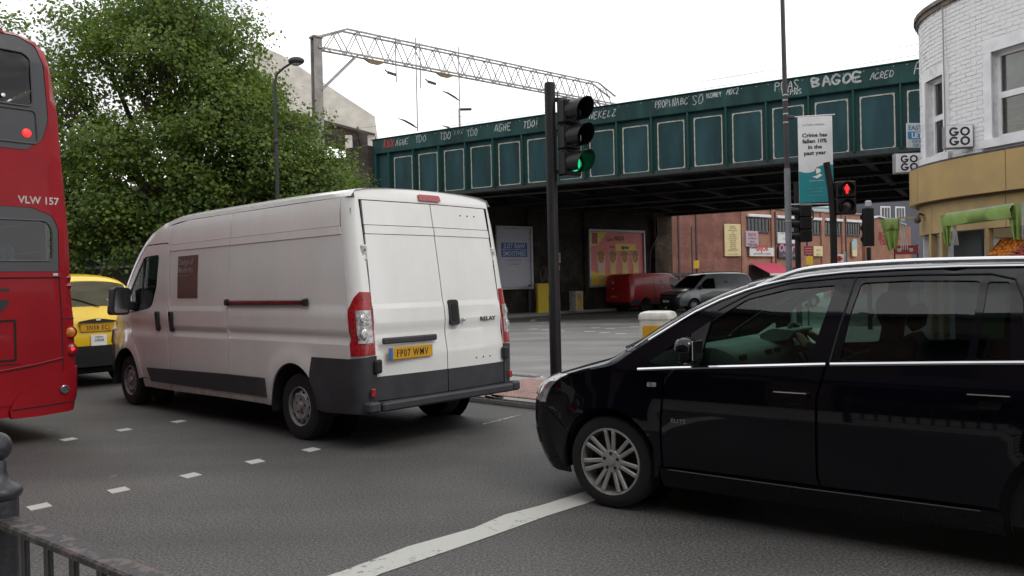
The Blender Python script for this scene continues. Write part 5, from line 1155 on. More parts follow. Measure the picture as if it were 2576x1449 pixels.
# deck, cross girders, far girder
WB = 17.2
m = MB(); m.box(((LX0 + LX1) / 2, WB / 2 + .2, Z0 + .75), (LX1 - LX0 + 2, WB - .6, .2)); m.build('deck', soot, T)
cg = MB(); cg.box((0, WB / 2 + .2, Z0 + .42), (.03, WB - .6, .5)); cg.box((0, WB / 2 + .2, Z0 + .16), (.24, WB - .6, .03)); cgm = cg.mesh('cross_girder', soot)
for i in range(13): link('cross_girder', cgm, T, (.9 + i * 2.35, 0, 0))
tr = MB()      # troughed floor seen from below
n_ = int(30 / .30)
for i in range(n_):
    x = -1 + i * .30; tr.prism([(x, Z0 + .66), (x + .06, Z0 + .50), (x + .15, Z0 + .50), (x + .21, Z0 + .66)], .45, WB - .2, lambda u, v, w_: (u, w_, v))
tag(tr.build('floor_troughs', mat('grimy_trough_steel', (.03, .028, .027), .65, var=.4, scale=5, bump=.2), T, smooth=0), kind='stuff')
for yy in (5.6, 11.3):
    m = MB(); m.box(((LX0 + LX1) / 2 + 2, yy, Z0 + .52), (LX1 - LX0, .05, .95)); m.box(((LX0 + LX1) / 2 + 2, yy, Z0 + .05), (LX1 - LX0, .38, .05)); m.build('inner_girder', soot, T)
m = MB(); m.box(((LX0 + LX1) / 2 + 4, WB, (Z0 + ZT) / 2 - .2), (LX1 - LX0 + 4, .08, ZT - Z0 - .4)); m.build('far_girder', soot, T)
m = MB(); m.box(((LX0 + LX1) / 2 + 4, WB, Z0 + .02), (LX1 - LX0 + 4, .5, .05)); m.build('far_flange', soot, T)
for q, (y0, z0, y1, z1) in enumerate(((2.2, .12, 2.5, .12), (3.0, .2, 3.1, .2), (8.3, .0, 8.1, .0), (14.0, -.02, 14.3, -.02))):
    m = MB(); m.tube([(3, y0, Z0 + z0), (12, (y0 + y1) / 2, Z0 + z0 - .06), (27, y1, Z0 + z1)], .04, 6); m.build('service_pipe', mat('grey_pipe', (.12, .115, .11), .6, .3), T)
# graffiti : spray strokes following simple pen skeletons
GL = {'A': [[(0, 0), (.4, 1), (.8, 0)], [(.15, .4), (.65, .4)]], 'B': [[(0, 0), (0, 1), (.55, .85), (.5, .6), (0, .5), (.65, .4), (.6, .1), (0, 0)]], 'C': [[(.7, .85), (.35, 1), (0, .6), (.1, .1), (.45, 0), (.7, .15)]], 'D': [[(0, 0), (0, 1), (.5, .9), (.7, .5), (.5, .1), (0, 0)]], 'E': [[(.65, 1), (0, 1), (0, 0), (.65, 0)], [(0, .5), (.5, .5)]], 'F': [[(.6, 1), (0, 1), (0, 0)], [(0, .5), (.45, .5)]], 'G': [[(.7, .85), (.35, 1), (0, .6), (.1, .1), (.5, 0), (.7, .3), (.35, .4)]], 'H': [[(0, 0), (.05, 1)], [(.6, 0), (.65, 1)], [(0, .5), (.62, .5)]], 'I': [[(.1, 0), (.1, 1)]], 'K': [[(0, 0), (0, 1)], [(.6, 1), (.05, .5), (.65, 0)]], 'L': [[(.05, 1), (0, 0), (.6, .05)]], 'M': [[(0, 0), (.1, 1), (.4, .4), (.7, 1), (.8, 0)]], 'N': [[(0, 0), (0, 1), (.6, 0), (.65, 1)]], 'O': [[(.35, 1), (.02, .6), (.1, .1), (.4, 0), (.7, .4), (.6, .9), (.35, 1)]], 'P': [[(0, 0), (0, 1), (.55, .9), (.55, .6), (0, .5)]], 'R': [[(0, 0), (0, 1), (.55, .9), (.5, .6), (0, .5), (.6, 0)]], 'S': [[(.6, .9), (.3, 1), (.02, .8), (.3, .5), (.6, .25), (.35, 0), (0, .1)]], 'T': [[(0, 1), (.75, 1)], [(.35, 1), (.3, 0)]], 'W': [[(0, 1), (.15, 0), (.4, .7), (.6, 0), (.8, 1)]], 'X': [[(0, 0), (.6, 1)], [(0, 1), (.6, 0)]], 'Y': [[(0, 1), (.3, .5), (.6, 1)], [(.3, .5), (.25, 0)]], 'Z': [[(0, 1), (.6, 1), (0, 0), (.65, .02)]], '!': [[(.2, 1), (.15, .35)], [(.14, .08), (.14, 0)]], '0': [[(.3, 1), (0, .5), (.3, 0), (.6, .5), (.3, 1)]], '1': [[(0, .8), (.2, 1), (.2, 0)]], '9': [[(.5, .6), (.1, .55), (.1, .95), (.5, 1), (.45, 0)]], ' ': []}
spray = mat('white_spray_paint', (.36, .385, .38), .7, var=.3, scale=12, detail=8); spray_r = mat('red_spray_paint', (.35, .03, .03), .7, var=.3, scale=8); spray_d = mat('black_spray_paint', (.015, .02, .02), .7)
def graffiti(s, x0, x1, z0, z1, th=.035, m_=None, slant=.1, par=None, y=-.056, fn=None, jit=.075):
    fn = fn or (lambda u, v, w_: (u, y - w_, v)); mb = MB(); adv = (x1 - x0) / max(1, len(s)); h = z1 - z0
    for i, ch in enumerate(s):
        ox = x0 + adv * i; zz = random.uniform(-.04, .04) * h
        for stq in GL.get(ch, []):
            pts = [(ox + (p[0] * .95 + p[1] * slant + random.uniform(-jit, jit)) * adv, z0 + zz + (p[1] + random.uniform(-jit, jit)) * h) for p in stq]
            pts = catm(pts, 4); 
            for a, b in zip(pts, pts[1:]):
                d = math.dist(a, b)
                if d < 1e-5: continue
                nx, nz = -(b[1] - a[1]) / d * th / 2, (b[0] - a[0]) / d * th / 2; e = ((b[0] - a[0]) / d * th * .3, (b[1] - a[1]) / d * th * .3)
                w_ = random.uniform(.0005, .003); mb.add([fn(a[0] - e[0] + nx, a[1] - e[1] + nz, w_), fn(a[0] - e[0] - nx, a[1] - e[1] - nz, w_), fn(b[0] + e[0] - nx, b[1] + e[1] - nz, w_), fn(b[0] + e[0] + nx, b[1] + e[1] + nz, w_)], [(0, 1, 2, 3)])
        if random.random() < .45:      # paint run
            dx = ox + random.uniform(.1, .7) * adv; l_ = random.uniform(.2, .6) * h; mb.add([fn(dx - th * .12, z0 + .3 * h, .001), fn(dx + th * .12, z0 + .3 * h, .001), fn(dx + th * .08, z0 - l_ * .5, .001), fn(dx - th * .08, z0 - l_ * .5, .001)], [(0, 1, 2, 3)])
    return mb.build('graffiti', m_ or spray, par or T, smooth=0, recalc=False)
K = 1.13; zz = lambda z: 1.54 + (z - 1.54) * K
for s, a, b, z0, z1, th, m_ in [('AGHE', 1.13, 1.78, 6.96, 7.17, .03, spray), ('XBX', .54, 1.1, 6.96, 7.2, .05, spray_r), ('TDO', 2.09, 2.63, 6.97, 7.2, .03, spray), ('TDO', 3.23, 3.75, 6.94, 7.19, .03, spray), ('10K', 3.84, 4.31, 7.04, 7.19, .022, spray_d), ('10X', 3.86, 4.3, 7.06, 7.2, .018, spray), ('TDO', 4.45, 4.94, 6.95, 7.17, .03, spray), ('AGHE', 5.62, 6.33, 6.97, 7.19, .035, spray), ('TDO!', 6.81, 7.45, 6.95, 7.17, .035, spray), ('NEKELZ', 9.33, 10.3, 6.94, 7.15, .03, spray), ('PROPINA', 11.62, 12.42, 7.0, 7.2, .028, spray), ('BC', 12.45, 12.7, 7.0, 7.2, .028, spray), ('SO', 12.83, 13.22, 6.96, 7.23, .028, spray), ('NOWRY', 13.29, 13.77, 7.08, 7.22, .028, spray), ('MOCZ', 13.89, 14.27, 7.1, 7.26, .025, spray), ('PEAS', 15.31, 16.02, 7.0, 7.24, .035, spray), ('9RPNS', 15.5, 16.09, 6.84, 6.98, .03, spray), ('BAGOE', 16.34, 17.72, 6.97, 7.22, .07, spray), ('ACRED', 17.87, 18.47, 6.96, 7.13, .025, spray), ('F', 18.95, 19.3, 6.95, 7.22, .035, spray)]:
    graffiti(s, a * K, b * K, zz(z0), zz(z1), th * .95, m_, random.uniform(-.05, .3))
# ------------------------------------------------------------------ abutment wall, viaduct, billboards
abut_b = brickmat('sooty_abutment_brick', (.085, .058, .04), (.05, .038, .03), (.04, .036, .032), bump=.7, soot=(.22, .2, .19), sootpos=(.42, .68))
via_b = brickmat('dark_viaduct_brick', (.10, .07, .052), (.06, .048, .04), (.05, .046, .04), bump=.6, soot=(.35, .33, .3))
aw = math.atan2(WD.y, WD.x)
T = thing('abutment_wall', 'sooty dark brick bridge abutment wall carrying the billboards', 'wall', (WA0.x, WA0.y, 0), aw)
m = MB(); m.box((8.8, .6, 2.9), (18.8, 1.2, 5.8)); m.build('brick_face', abut_b, T)
for x in (4.0, 8.05, 11.9): MB().box((x, -.06, 2.7), (.75, .14, 5.4), bev=.01).build('brick_pier', abut_b, T)
m = MB(); m.box((17.6, -.1, 2.7), (1.5, .3, 5.4), bev=.02); m.build('end_pier', brickmat('ochre_weathered_brick', (.20, .13, .07), (.11, .075, .05), (.08, .07, .055), soot=(.3, .27, .24), sootpos=(.4, .62)), T)
m = MB(); m.box((8.8, -.05, .45), (18.8, .12, .9), bev=.02); m.build('brick_plinth', abut_b, T)
m = MB(); m.tube([(17.0, -.28, 5.2), (17.05, -.28, 4.2), (16.4, -.26, 3.2), (16.3, -.26, 1.5)], .05, 7); m.build('down_pipe', black_plastic, T)
pa, pb_ = Vector(BO), Vector((-.856, .517, 0))
T2 = thing('viaduct_wall', 'dark brick railway viaduct running left from the green bridge', 'wall', BO, BA_)
m = MB(); m.box((-16, .5, 3.6), (32, 1.0, 7.2)); m.build('brick_face', via_b, T2)
m = MB(); m.box((-16, .42, 7.35), (32, .8, .3), bev=.02); m.build('coping', mat('dark_coping_stone', (.09, .085, .08), .85, var=.25, bump=.3), T2)
m = MB(); m.box((-.7, .2, 3.9), (1.3, 1.1, 7.8), bev=.03); m.build('end_pier', via_b, T2)
def billboard(name, label, s0, s1, z0, z1, colour):
    T = thing(name, label, 'billboard', (*wp(s0, .16), 0), aw)
    w_ = s1 - s0; m = MB(); fz = .13
    for a, b in (((0, z0), (w_, z0)), ((0, z1), (w_, z1))): m.box((w_ / 2, -.03, a[1]), (w_ + fz, .14, fz), bev=.02)
    for x in (0, w_): m.box((x, -.03, (z0 + z1) / 2), (fz, .14, z1 - z0 - fz), bev=.02)
    m.build('frame', mat('pale_grey_billboard_frame', (.40, .40, .42), .5, .2), T)
    m = MB(); m.box((w_ / 2, .0, (z0 + z1) / 2), (w_ - .06, .03, z1 - z0 - .06)); p = m.build('poster', colour, T)
    return T, p, w_

# ------------------------------------------------------------------ billboards
T, P, w_ = billboard('billboard', 'pink and yellow billboard with four wraps behind the red mail van', 11.8, 16.0, 1.36, 4.34, mat('pink_poster', (.74, .17, .14), .5, var=.08, scale=1.5))
yel = mat('poster_yellow', (.78, .58, .03), .5, var=.08); redp = mat('poster_red', (.35, .02, .02), .5)
def flat(poly, m_, par, y=-.018, nm='printed_shape', t=.003): return MB().prism(poly, y, y - t, lambda u, v, q: (u, q, v)).build(nm, m_, par, smooth=0)
flat(rpoly([(.08, 4.26), (1.35, 4.26), (1.0, 3.95), (.7, 3.6), (.08, 3.45)], .1), yel, P); flat([(.22, 3.62), (.62, 3.62), (.62, 4.22), (.22, 4.22)], redp, P, -.022)
flat(rpoly([(.08, 1.44), (1.2, 1.44), (1.0, 1.85), (.45, 2.1), (.08, 2.2)], .1), yel, P)
flat(rpoly([(1.95, 3.25), (3.5, 3.3), (3.55, 3.62), (1.95, 3.66)], .08), yel, P, -.022)
text('poster_lettering', 'Live', mat('poster_maroon', (.10, .02, .02), .6), P, (1.55, -.022, 3.78), 0, .30, bank=-.05, bold=.004); text('poster_lettering', 'WILDS', MATS['poster_maroon'], P, (2.25, -.022, 3.83), 0, .32, bank=-.03, bold=.008, sx=.8)
text('poster_lettering', 'with', MATS['poster_maroon'], P, (1.68, -.022, 3.40), 0, .20); text('poster_lettering', 'njmm', ink, P, (2.7, -.028, 3.36), 0, .30, bold=.01, sx=.9)
wrapc = mat('wrap_paper', (.68, .55, .42), .6, var=.1); fill = mat('wrap_filling', (.55, .22, .05), .7, var=.35, scale=9); grn = mat('wrap_green', (.25, .28, .06), .7)
for k, x in enumerate((.85, 1.75, 2.65, 3.5)):
    d = .06 * (k == 0); lo = 1.62 if k == 0 else 2.0
    b = flat(rpoly([(x - .20, lo + .4), (x + .20 + d, lo + .4), (x + .33, 3.0), (x - .33, 3.0)], .05), wrapc, P, -.022, 'printed_wrap')
    flat(rpoly([(x - .22, 2.75), (x + .0, 2.55), (x + .24, 2.78), (x + .24, 3.04), (x - .24, 3.04)], .08), fill, b, -.027); flat(arc(x, 3.0, .26, .15, pi - .15, 8), grn, b, -.027)
    flat(rpoly([(x - .23, lo), (x + .23 + d, lo), (x + .22 + d, lo + .5), (x - .22, lo + .5)], .04), yel, b, -.027); flat(rpoly([(x - .1, lo + .12), (x + .12, lo + .12), (x + .12, lo + .35), (x - .1, lo + .35)], .02), wrapc, b, -.031)
T, P, w_ = billboard('billboard', 'white billboard with blue smoothie lettering, partly behind the white van', 5.7, 7.83, 1.36, 4.36, mat('pale_lilac_poster', (.50, .50, .58), .5, var=.05))
blu = mat('poster_blue', (.03, .11, .33), .5)
flat([(.25, 3.27), (1.87, 3.27), (1.87, 3.60), (.25, 3.60)], blu, P); flat([(.25, 2.90), (1.87, 2.90), (1.87, 3.24), (.25, 3.24)], blu, P)
pl_ = mat('poster_pale_print', (.55, .56, .66), .5)
text('poster_lettering', 'JUST RAW', pl_, P, (1.06, -.022, 3.33), 0, .32, bold=.006, sx=.9); text('poster_lettering', 'SMOOTHIES', pl_, P, (1.06, -.022, 2.96), 0, .32, bold=.006, sx=.82)
gp_ = mat('poster_grey_print', (.22, .22, .27), .6)
text('poster_lettering', 'cold pressed every day', gp_, P, (1.06, -.022, 2.72), 0, .10); text('poster_lettering', 'nothing added', gp_, P, (1.06, -.022, 2.52), 0, .10)
graffiti('OCS', 8.4, 9.6, 1.75, 2.45, .03, mat('faint_white_spray', (.16, .16, .16), .8), .1, bpy.data.objects['abutment_wall'], y=-.165, jit=.12)
# small notices on a post by the wall
pp = wp(9.15, .55); T = thing('notice_post', 'dark post with small camera notice and orange plate under the bridge', 'post', (*pp, .13), aw)
MB().tube([(0, 0, 0), (0, 0, 3.0)], .05, 8).build('pole', black_plastic, T)
nb_ = MB().box((.02, -.07, 2.72), (.42, .02, .52), bev=.01).build('camera_notice', mat('off_white_sign', (.42, .42, .40), .5), T); MB().box((.02, -.085, 2.80), (.2, .012, .12), bev=.02).build('camera_symbol', ink, nb_)
MB().box((.02, -.07, 2.2), (.28, .02, .26), bev=.01).build('orange_notice', mat('orange_sign', (.6, .18, .02), .5), T)
# ------------------------------------------------------------------ bollards
bol_w = mat('white_bollard_plastic', (.60, .59, .55), .5, var=.12, scale=9, col2=(.48, .45, .40)); bol_y = mat('amber_reflective_panel', (.52, .27, .015), .4, var=.1); bol_b = mat('blue_sign_disc', (.015, .10, .42), .35)
def bollard(name, label, loc, rz, w_=.36, d_=.36, h=1.08, disc=True, body=None, panel=True, group=None, top=True):
    T = thing(name, label, 'bollard', loc, rz, group); body = body or bol_w
    m = MB(); pr = rpoly([(-w_ / 2, -d_ / 2), (w_ / 2, -d_ / 2), (w_ / 2, d_ / 2), (-w_ / 2, d_ / 2)], .05, 4); n_ = len(pr); V = []
    for z, s in ((0, 1.06), (.06, 1.04), (.08, .97), (h * .9, .97), (h * .91, 1.02), (h * .955, 1.02), (h * .985, .93), (h, .7)): V += [(x * s, y * s, z) for x, y in pr]
    k = len(V) // n_; m.add(V, [tuple(range(n_))[::-1], tuple(range(len(V) - n_, len(V)))] + [(i * n_ + j, i * n_ + (j + 1) % n_, (i + 1) * n_ + (j + 1) % n_, (i + 1) * n_ + j) for i in range(k - 1) for j in range(n_)]); m.build('body', body, T, smooth=40)
    if panel: MB().box((0, -d_ / 2 * .97 - .002, h * .45), (w_ * .72, .008, h * .78), bev=.003).build('reflective_panel', bol_y, T)
    if disc: 
        b = MB().lathe([(.135, 0), (.135, .008), (.001, .008)], 28, Matrix.Translation((w_ / 2 * .97, 0, h * .68)) @ Matrix.Rotation(pi / 2, 4, 'Y')).build('sign_disc', bol_b, T)
        a = MB(); X = w_ / 2 * .97 + .011; a.add([(X, .06, h * .68 + .07), (X, -.05, h * .68 - .03), (X, -.03, h * .68 - .055), (X, .08, h * .68 + .045)], [(0, 1, 2, 3)]); a.add([(X, -.085, h * .68 - .085), (X, -.08, h * .68 + .01), (X, .01, h * .68 - .08)], [(0, 1, 2)]); a.build('arrow', white_ink, b, smooth=0)
    return T
bollard('keep_left_bollard', 'white bollard with amber panel and blue disc on the traffic island', (1.83, 10.15, .085), rad(-24), .40, .40)
bollard('far_bollard', 'white graffiti-marked bollard with amber side on the far pavement', (3.25, 40.9, .13), rad(42), .55, .5, 1.02, False, mat('dirty_white_bollard', (.36, .36, .34), .6, var=.25, scale=6), True)
b_ = bollard('yellow_bollard', 'tall plain yellow bollard at the kerb under the bridge', (1.50, 39.6, .13), rad(10), .62, .5, 1.45, False, mat('yellow_bollard_plastic', (.66, .47, .02), .5, var=.05), False)
graffiti('SIF', -.16, .14, .55, .92, .02, ink, .05, bpy.data.objects['far_bollard'], y=-.255)
for k, (px, d_) in enumerate(((1331, 40.2), (1306, 40.6))):
    T = thing('black_bollard', 'slim black post standing at the kerb by the white billboard', 'post', ((px - 1288) / 2022 * d_, d_, .13), 0, 'slim black posts by the white billboard'); MB().lathe([(.09, 0), (.09, 1.15), (.06, 1.25), (.11, 1.28), (.11, 1.36), (.001, 1.42)], 10).build('shaft', black_plastic, T)
    MB().sphere((0, -.1, 1.18), .05, 8, 5).build('red_reflector', lamp_red, T)
# ------------------------------------------------------------------ vehicles under the bridge
build_mail_van((5.55, 42.1, 0), aw)
build_silver_van((12.15, 42.6, 0), rad(205))
hc = thing('hatchback_car', 'pale silver hatchback behind the silver van, roof just showing', 'car', (16.3, 43.5, 0), rad(200)); hatch(hc, white_paint)
# ------------------------------------------------------------------ overhead line gantry on the viaduct
gal = mat('galvanised_gantry_steel', (.30, .29, .28), .55, .25, var=.25, scale=3, detail=6); gal_d = mat('weathered_post_steel', (.27, .25, .235), .7, .1, var=.25, scale=2)
GA = Vector((-8.75, 37.0, 0)); GB = Vector((6.55, 50.2, 0)); gd = (GB - GA); gl = gd.length; ga = math.atan2(gd.y, gd.x)
T = thing('overhead_gantry', 'lattice steel railway gantry over the tracks behind the green bridge', 'gantry', GA, ga)
m = MB()
for s in (-.16, .16): m.box((0, s, 9.2), (.42, .05, 7.8), bev=.01)
m.box((0, 0, 9.2), (.05, .3, 7.8)); m.box((0, 0, 13.1), (.5, .5, .08)); m.build('near_post', gal_d, T)
m = MB(); m.box((gl, 0, 9.0), (.4, .36, 5.2), bev=.01); m.build('far_post', gal_d, T)
tp = lambda x: 13.1 + (.62 if 1.5 <= x <= gl - 1.5 else .62 * min(x, gl - x) / 1.5); bt = lambda x: 12.62 + (.0 if 1.5 <= x <= gl - 1.5 else .12 * 0)
m = MB()
for s in (-.22, .22):
    for fnz in (tp, bt):
        pts = [0, 1.5, gl - 1.5, gl]
        for a, b in zip(pts, pts[1:]): m.beam((a, s, fnz(a)), (b, s, fnz(b)), .075, .075)
m.build('chords', gal, T)
n_ = 17; lac = []
for i in range(n_):
    a = .4 + (gl - .8) * i / n_; b = .4 + (gl - .8) * (i + 1) / n_; mid = (a + b) / 2
    q = MB()
    for s in (-.22, .22): q.beam((a, s, bt(a)), (mid, s, tp(mid)), .045, .035); q.beam((mid, s, tp(mid)), (b, s, bt(b)), .045, .035)
    q.beam((mid, -.22, tp(mid)), (mid, .22, tp(mid)), .03); q.beam((a, -.22, bt(a)), (a, .22, bt(a)), .03); q.beam((a, -.22, bt(a)), (mid, .22, bt(mid)), .025); q.build('lattice_bay', gal, T)
m = MB()
for s in (-.15, .15): m.beam((.1, s, 10.6), (2.1, s, 12.62), .07)
m.beam((.6, -.15, 11.1), (.6, .15, 11.1), .04); m.beam((1.2, -.15, 11.7), (1.2, .15, 11.7), .04); m.build('knee_brace', gal, T)
m = MB()
for s in (-.15, .15): m.beam((gl - .1, s, 11.2), (gl - 1.6, s, 12.62), .06)
m.build('knee_brace', gal, T)
for x, zb in ((4.3, 11.7), (5.5, 9.4), (8.2, 9.3), (5.75, 11.6)):
    m = MB(); m.tube([(x, 0, 14.1 if zb < 11 else 13.9), (x, 0, zb)], .03, 6); m.build('drop_tube', gal, T)
ins = mat('brown_insulator', (.05, .035, .04), .4)
for x, z in ((3.8, 12.1), (6.2, 12.0)):
    m = MB(); m.beam((x, 0, z), (x + .5, 0, z - .06), .11, .12, bev=.02); m.beam((x - .15, 0, z + .1), (x, 0, z), .05); m.build('signal_unit', ins, T)
for x, z in ((5.45, 9.55), (8.15, 9.5), (8.15, 11.3)):
    m = MB(); m.tube([(x, 0, z), (x - .25, 0, z + .12), (x - .7, 0, z + .28), (x - 1.1, 0, z + .35)], [.03, .055, .05, .015], 7); m.build('insulator_arm', ins, T)
for x in (2.4, 6.6):
    m = MB(); m.prism(rpoly([(x, 12.58), (x + .4, 12.38), (x + .9, 12.36), (x + 1.3, 12.55)], .1), -.05, .05, lambda u, v, q: (u, q, v)); m.build('hanging_bracket', mat('rust_tan_bracket', (.34, .24, .15), .7), T)
wire_m = mat('dark_wire', (.10, .10, .105), .6)
bx = Vector((.856, -.517, 0)); 
for k, (sx, z, sag) in enumerate(((5.4, 9.6, .25), (8.1, 9.5, .25), (8.1, 10.9, .6))):
    p0 = GA + gd.normalized() * sx; T = thing('overhead_wire', ('thin overhead railway wire nearest the bridge parapet, hung from the first drop tube', 'low contact wire hung from the insulator arm deeper over the tracks', 'upper sagging wire above the low contact wire over the tracks')[k], 'wire', (p0.x, p0.y, 0), BA_, 'overhead railway wires')
    MB().tube([(t, 0, z - sag * (1 - ((t - 10) / 22) ** 2) + .0) for t in range(-24, 34, 3)], .007, 4).build('cable', wire_m, T)
# slim lamp beyond the bridge
T = thing('track_lamp', 'slim lamp standing beyond the green bridge parapet', 'lamp', (-2.803, 46.000, 3.333)[:2] + (0,), 0)
MB().tube([(0, 0, 0), (0, 0, 11.6)], .04, 6).build('column', gal, T); MB().box((.35, 0, 11.62), (.75, .2, .12), bev=.03).build('lamp_head', ins, T)
# concrete building with raked roof behind the tree
conc = mat('pale_concrete', (.60, .56, .50), .85, var=.14, scale=1.2, bump=.15, bscale=14, detail=8)
O_ = Vector((-19.852, 62.000, 2.481)); T = thing('concrete_building', 'pale concrete building with steep raked slab roof behind the tree', 'building', (O_.x, O_.y, 0), rad(8))
a_, b_, c_, d_, e_ = 0., 9.7, 7.6, 2.2, 0.
oz = lambda py: 1.54 + (728 - py) / 2022 * 62
sx_ = lambda px: (px - 640) / 2022 * 62
m = MB(); m.prism([(sx_(640), oz(250)), (sx_(948), oz(332)), (sx_(948), oz(288)), (sx_(868), oz(235)), (sx_(722), oz(136)), (sx_(640), oz(100))], 0, 9, lambda u, v, w_: (u, w_, v)); m.build('raked_slab', conc, T, smooth=0)
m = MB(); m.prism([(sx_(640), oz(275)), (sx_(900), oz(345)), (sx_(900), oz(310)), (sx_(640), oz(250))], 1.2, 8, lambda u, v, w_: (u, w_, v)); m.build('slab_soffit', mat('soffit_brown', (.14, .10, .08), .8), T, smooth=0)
for px in (762, 880, 937): MB().box((sx_(px), .7, oz(345) / 2 - .2), (.55, .6, oz(310)), bev=.03).build('column', conc, T)
m = MB(); m.box((sx_(790), 6, 5.6), (12, .3, 11.2)); m.build('rear_wall', mat('pale_blue_cladding', (.35, .40, .46), .7, var=.1), T)
for px in (720, 800, 900): MB().box((sx_(px), 5.8, 9), (2.4, .1, 2.2), bev=.02).build('window', dark_glass, T)

# ------------------------------------------------------------------ trees
bark = mat('plane_tree_bark', (.045, .036, .028), .9, var=.4, scale=5, bump=.5, bscale=18)
def leaf_mat(name, c1, c2, tr=.35):
    m, t, b, o = newmat(name); n = t.nodes.new; l = t.links.new
    oi = n('ShaderNodeTexCoord'); z = n('ShaderNodeTexNoise'); z.inputs['Scale'].default_value = 1.1; z.inputs['Detail'].default_value = 4; l(oi.outputs['Object'], z.inputs['Vector'])
    z2 = n('ShaderNodeTexWhiteNoise'); g_ = n('ShaderNodeNewGeometry'); l(g_.outputs['Random Per Island'], z2.inputs['Vector'])
    mm = n('ShaderNodeMath'); mm.operation = 'MULTIPLY_ADD'; mm.inputs[1].default_value = .28; l(g_.outputs['Random Per Island'], mm.inputs[0]); mm.inputs[2].default_value = -.1; ad = n('ShaderNodeMath'); ad.operation = 'ADD'; l(mm.outputs[0], ad.inputs[0]); l(z.outputs['Fac'], ad.inputs[1])
    r = n('ShaderNodeValToRGB'); r.color_ramp.elements[0].position = .35; r.color_ramp.elements[1].position = .95; r.color_ramp.elements[0].color = (*c1, 1); r.color_ramp.elements[1].color = (*c2, 1); l(ad.outputs[0], r.inputs[0])
    l(r.outputs[0], b.inputs['Base Color']); b.inputs['Roughness'].default_value = .55; b.inputs['Specular IOR Level'].default_value = .35
    ts = n('ShaderNodeBsdfTranslucent'); hs = n('ShaderNodeHueSaturation'); hs.inputs['Value'].default_value = 1.5; hs.inputs['Saturation'].default_value = 1.15; l(r.outputs[0], hs.inputs['Color']); l(hs.outputs[0], ts.inputs[0])
    x = n('ShaderNodeMixShader'); x.inputs[0].default_value = tr; l(b.outputs[0], x.inputs[1]); l(ts.outputs[0], x.inputs[2]); l(x.outputs[0], o.inputs[0]); return m
leaf_m = leaf_mat('plane_leaf', (.058, .102, .022), (.21, .275, .062), .42)
LEAF = np.array([(0, 0), (.46, .08), (.34, .34), (.46, .62), (0, 1.0), (-.46, .62), (-.34, .34), (-.46, .08)], dtype=float)
def leaf_mesh(name, centers, normals_bias, size, m_, seed=1, droop=.35):
    """thousands of lobed leaves joined in one mesh"""
    r = np.random.default_rng(seed); n = len(centers); k = len(LEAF)
    sz = size * r.uniform(.65, 1.25, n)
    nrm = r.normal(size=(n, 3)) * .62 + normals_bias * 1.6 + np.array([0, 0, .7]); nrm /= np.linalg.norm(nrm, axis=1)[:, None]
    t = r.normal(size=(n, 3)) + np.array([0, 0, -droop * 2]); t -= nrm * (t * nrm).sum(1)[:, None]; t /= np.linalg.norm(t, axis=1)[:, None]
    b = np.cross(nrm, t)
    P = centers[:, None, :] + (LEAF[None, :, 0, None] * b[:, None, :] + (LEAF[None, :, 1, None] - .3) * t[:, None, :]) * sz[:, None, None]
    fold = np.abs(LEAF[:, 0]) * .45; P = P + nrm[:, None, :] * (fold[None, :, None] * sz[:, None, None])
    me = bpy.data.meshes.new(name); me.vertices.add(n * k); me.vertices.foreach_set('co', P.reshape(-1).astype(np.float32))
    me.loops.add(n * k); me.loops.foreach_set('vertex_index', np.arange(n * k, dtype=np.int32)); me.polygons.add(n)
    me.polygons.foreach_set('loop_start', np.arange(0, n * k, k, dtype=np.int32)); me.polygons.foreach_set('loop_total', np.full(n, k, dtype=np.int32))
    me.update(calc_edges=True); me.materials.append(m_); return me
def tree(label, base, H, clumps, seed, nleaf, leaf=.17, trunk_r=.28, fork=3.2, limbs=None, mats=leaf_m, name='plane_tree'):
    """clumps: list of (x,y,z,rx,rz) relative to base ; limbs grow to every clump, twigs and leaves fill it"""
    r = np.random.default_rng(seed); T = thing(name, label, 'tree', base, 0)
    tb = MB(); tb.tube([(0, 0, -.05), (.02, 0, .3), (.05, .03, 1.2), (.0, .05, 2.2), (.05, 0, fork)], [trunk_r * 1.35, trunk_r * 1.05, trunk_r, trunk_r * .95, trunk_r * .85], 12); tb.build('trunk', bark, T)
    cen = []; bias = []; tw = MB()
    for i, (x, y, z, rx, rz_) in enumerate(clumps):
        c = Vector((x, y, z)); s0 = Vector((.05, 0, fork - .1)); mid = s0.lerp(c, .5) + Vector((r.uniform(-.3, .3), r.uniform(-.3, .3), r.uniform(.0, .5)))
        lm = MB(); lm.tube([s0, s0.lerp(mid, .5) + Vector((0, 0, .15)), mid, mid.lerp(c, .6), c], [trunk_r * .5, trunk_r * .38, trunk_r * .28, trunk_r * .18, trunk_r * .08], 7); lm.build('limb', bark, T)
        nt_ = int(10 + rx * 8)
        for k in range(nt_):
            d = r.normal(size=3); d /= np.linalg.norm(d); rr = r.uniform(.45, 1.) ** .6
            tip = np.array([x, y, z]) + d * np.array([rx, rx, rz_]) * rr
            st_ = Vector(mid.lerp(c, r.uniform(.3, 1)))
            tw.tube([st_, st_.lerp(Vector(tip), .5) + Vector((0, 0, .12)), Vector(tip)], [.028, .018, .006], 4, cap=False)
            nl = max(3, int(nleaf * r.uniform(.5, 1.5) * rx / 1.3)); o_ = r.normal(size=(nl, 3)) * np.array([.30, .30, .20]) * (.75 + .4 * rx / 1.5); o_[:, 2] -= np.abs(o_[:, 0]) * .15
            cen.append(tip + o_); bias.append(np.tile(d * .6, (nl, 1)))
    tw.build('twigs', bark, T)
    cen = np.concatenate(cen); bias = np.concatenate(bias); keep = cen[:, 2] > 1.7; cen = cen[keep]; bias = bias[keep]
    link('crown', leaf_mesh('crown', cen, bias, leaf, mats, seed), T)['kind'] = 'stuff'
    return T
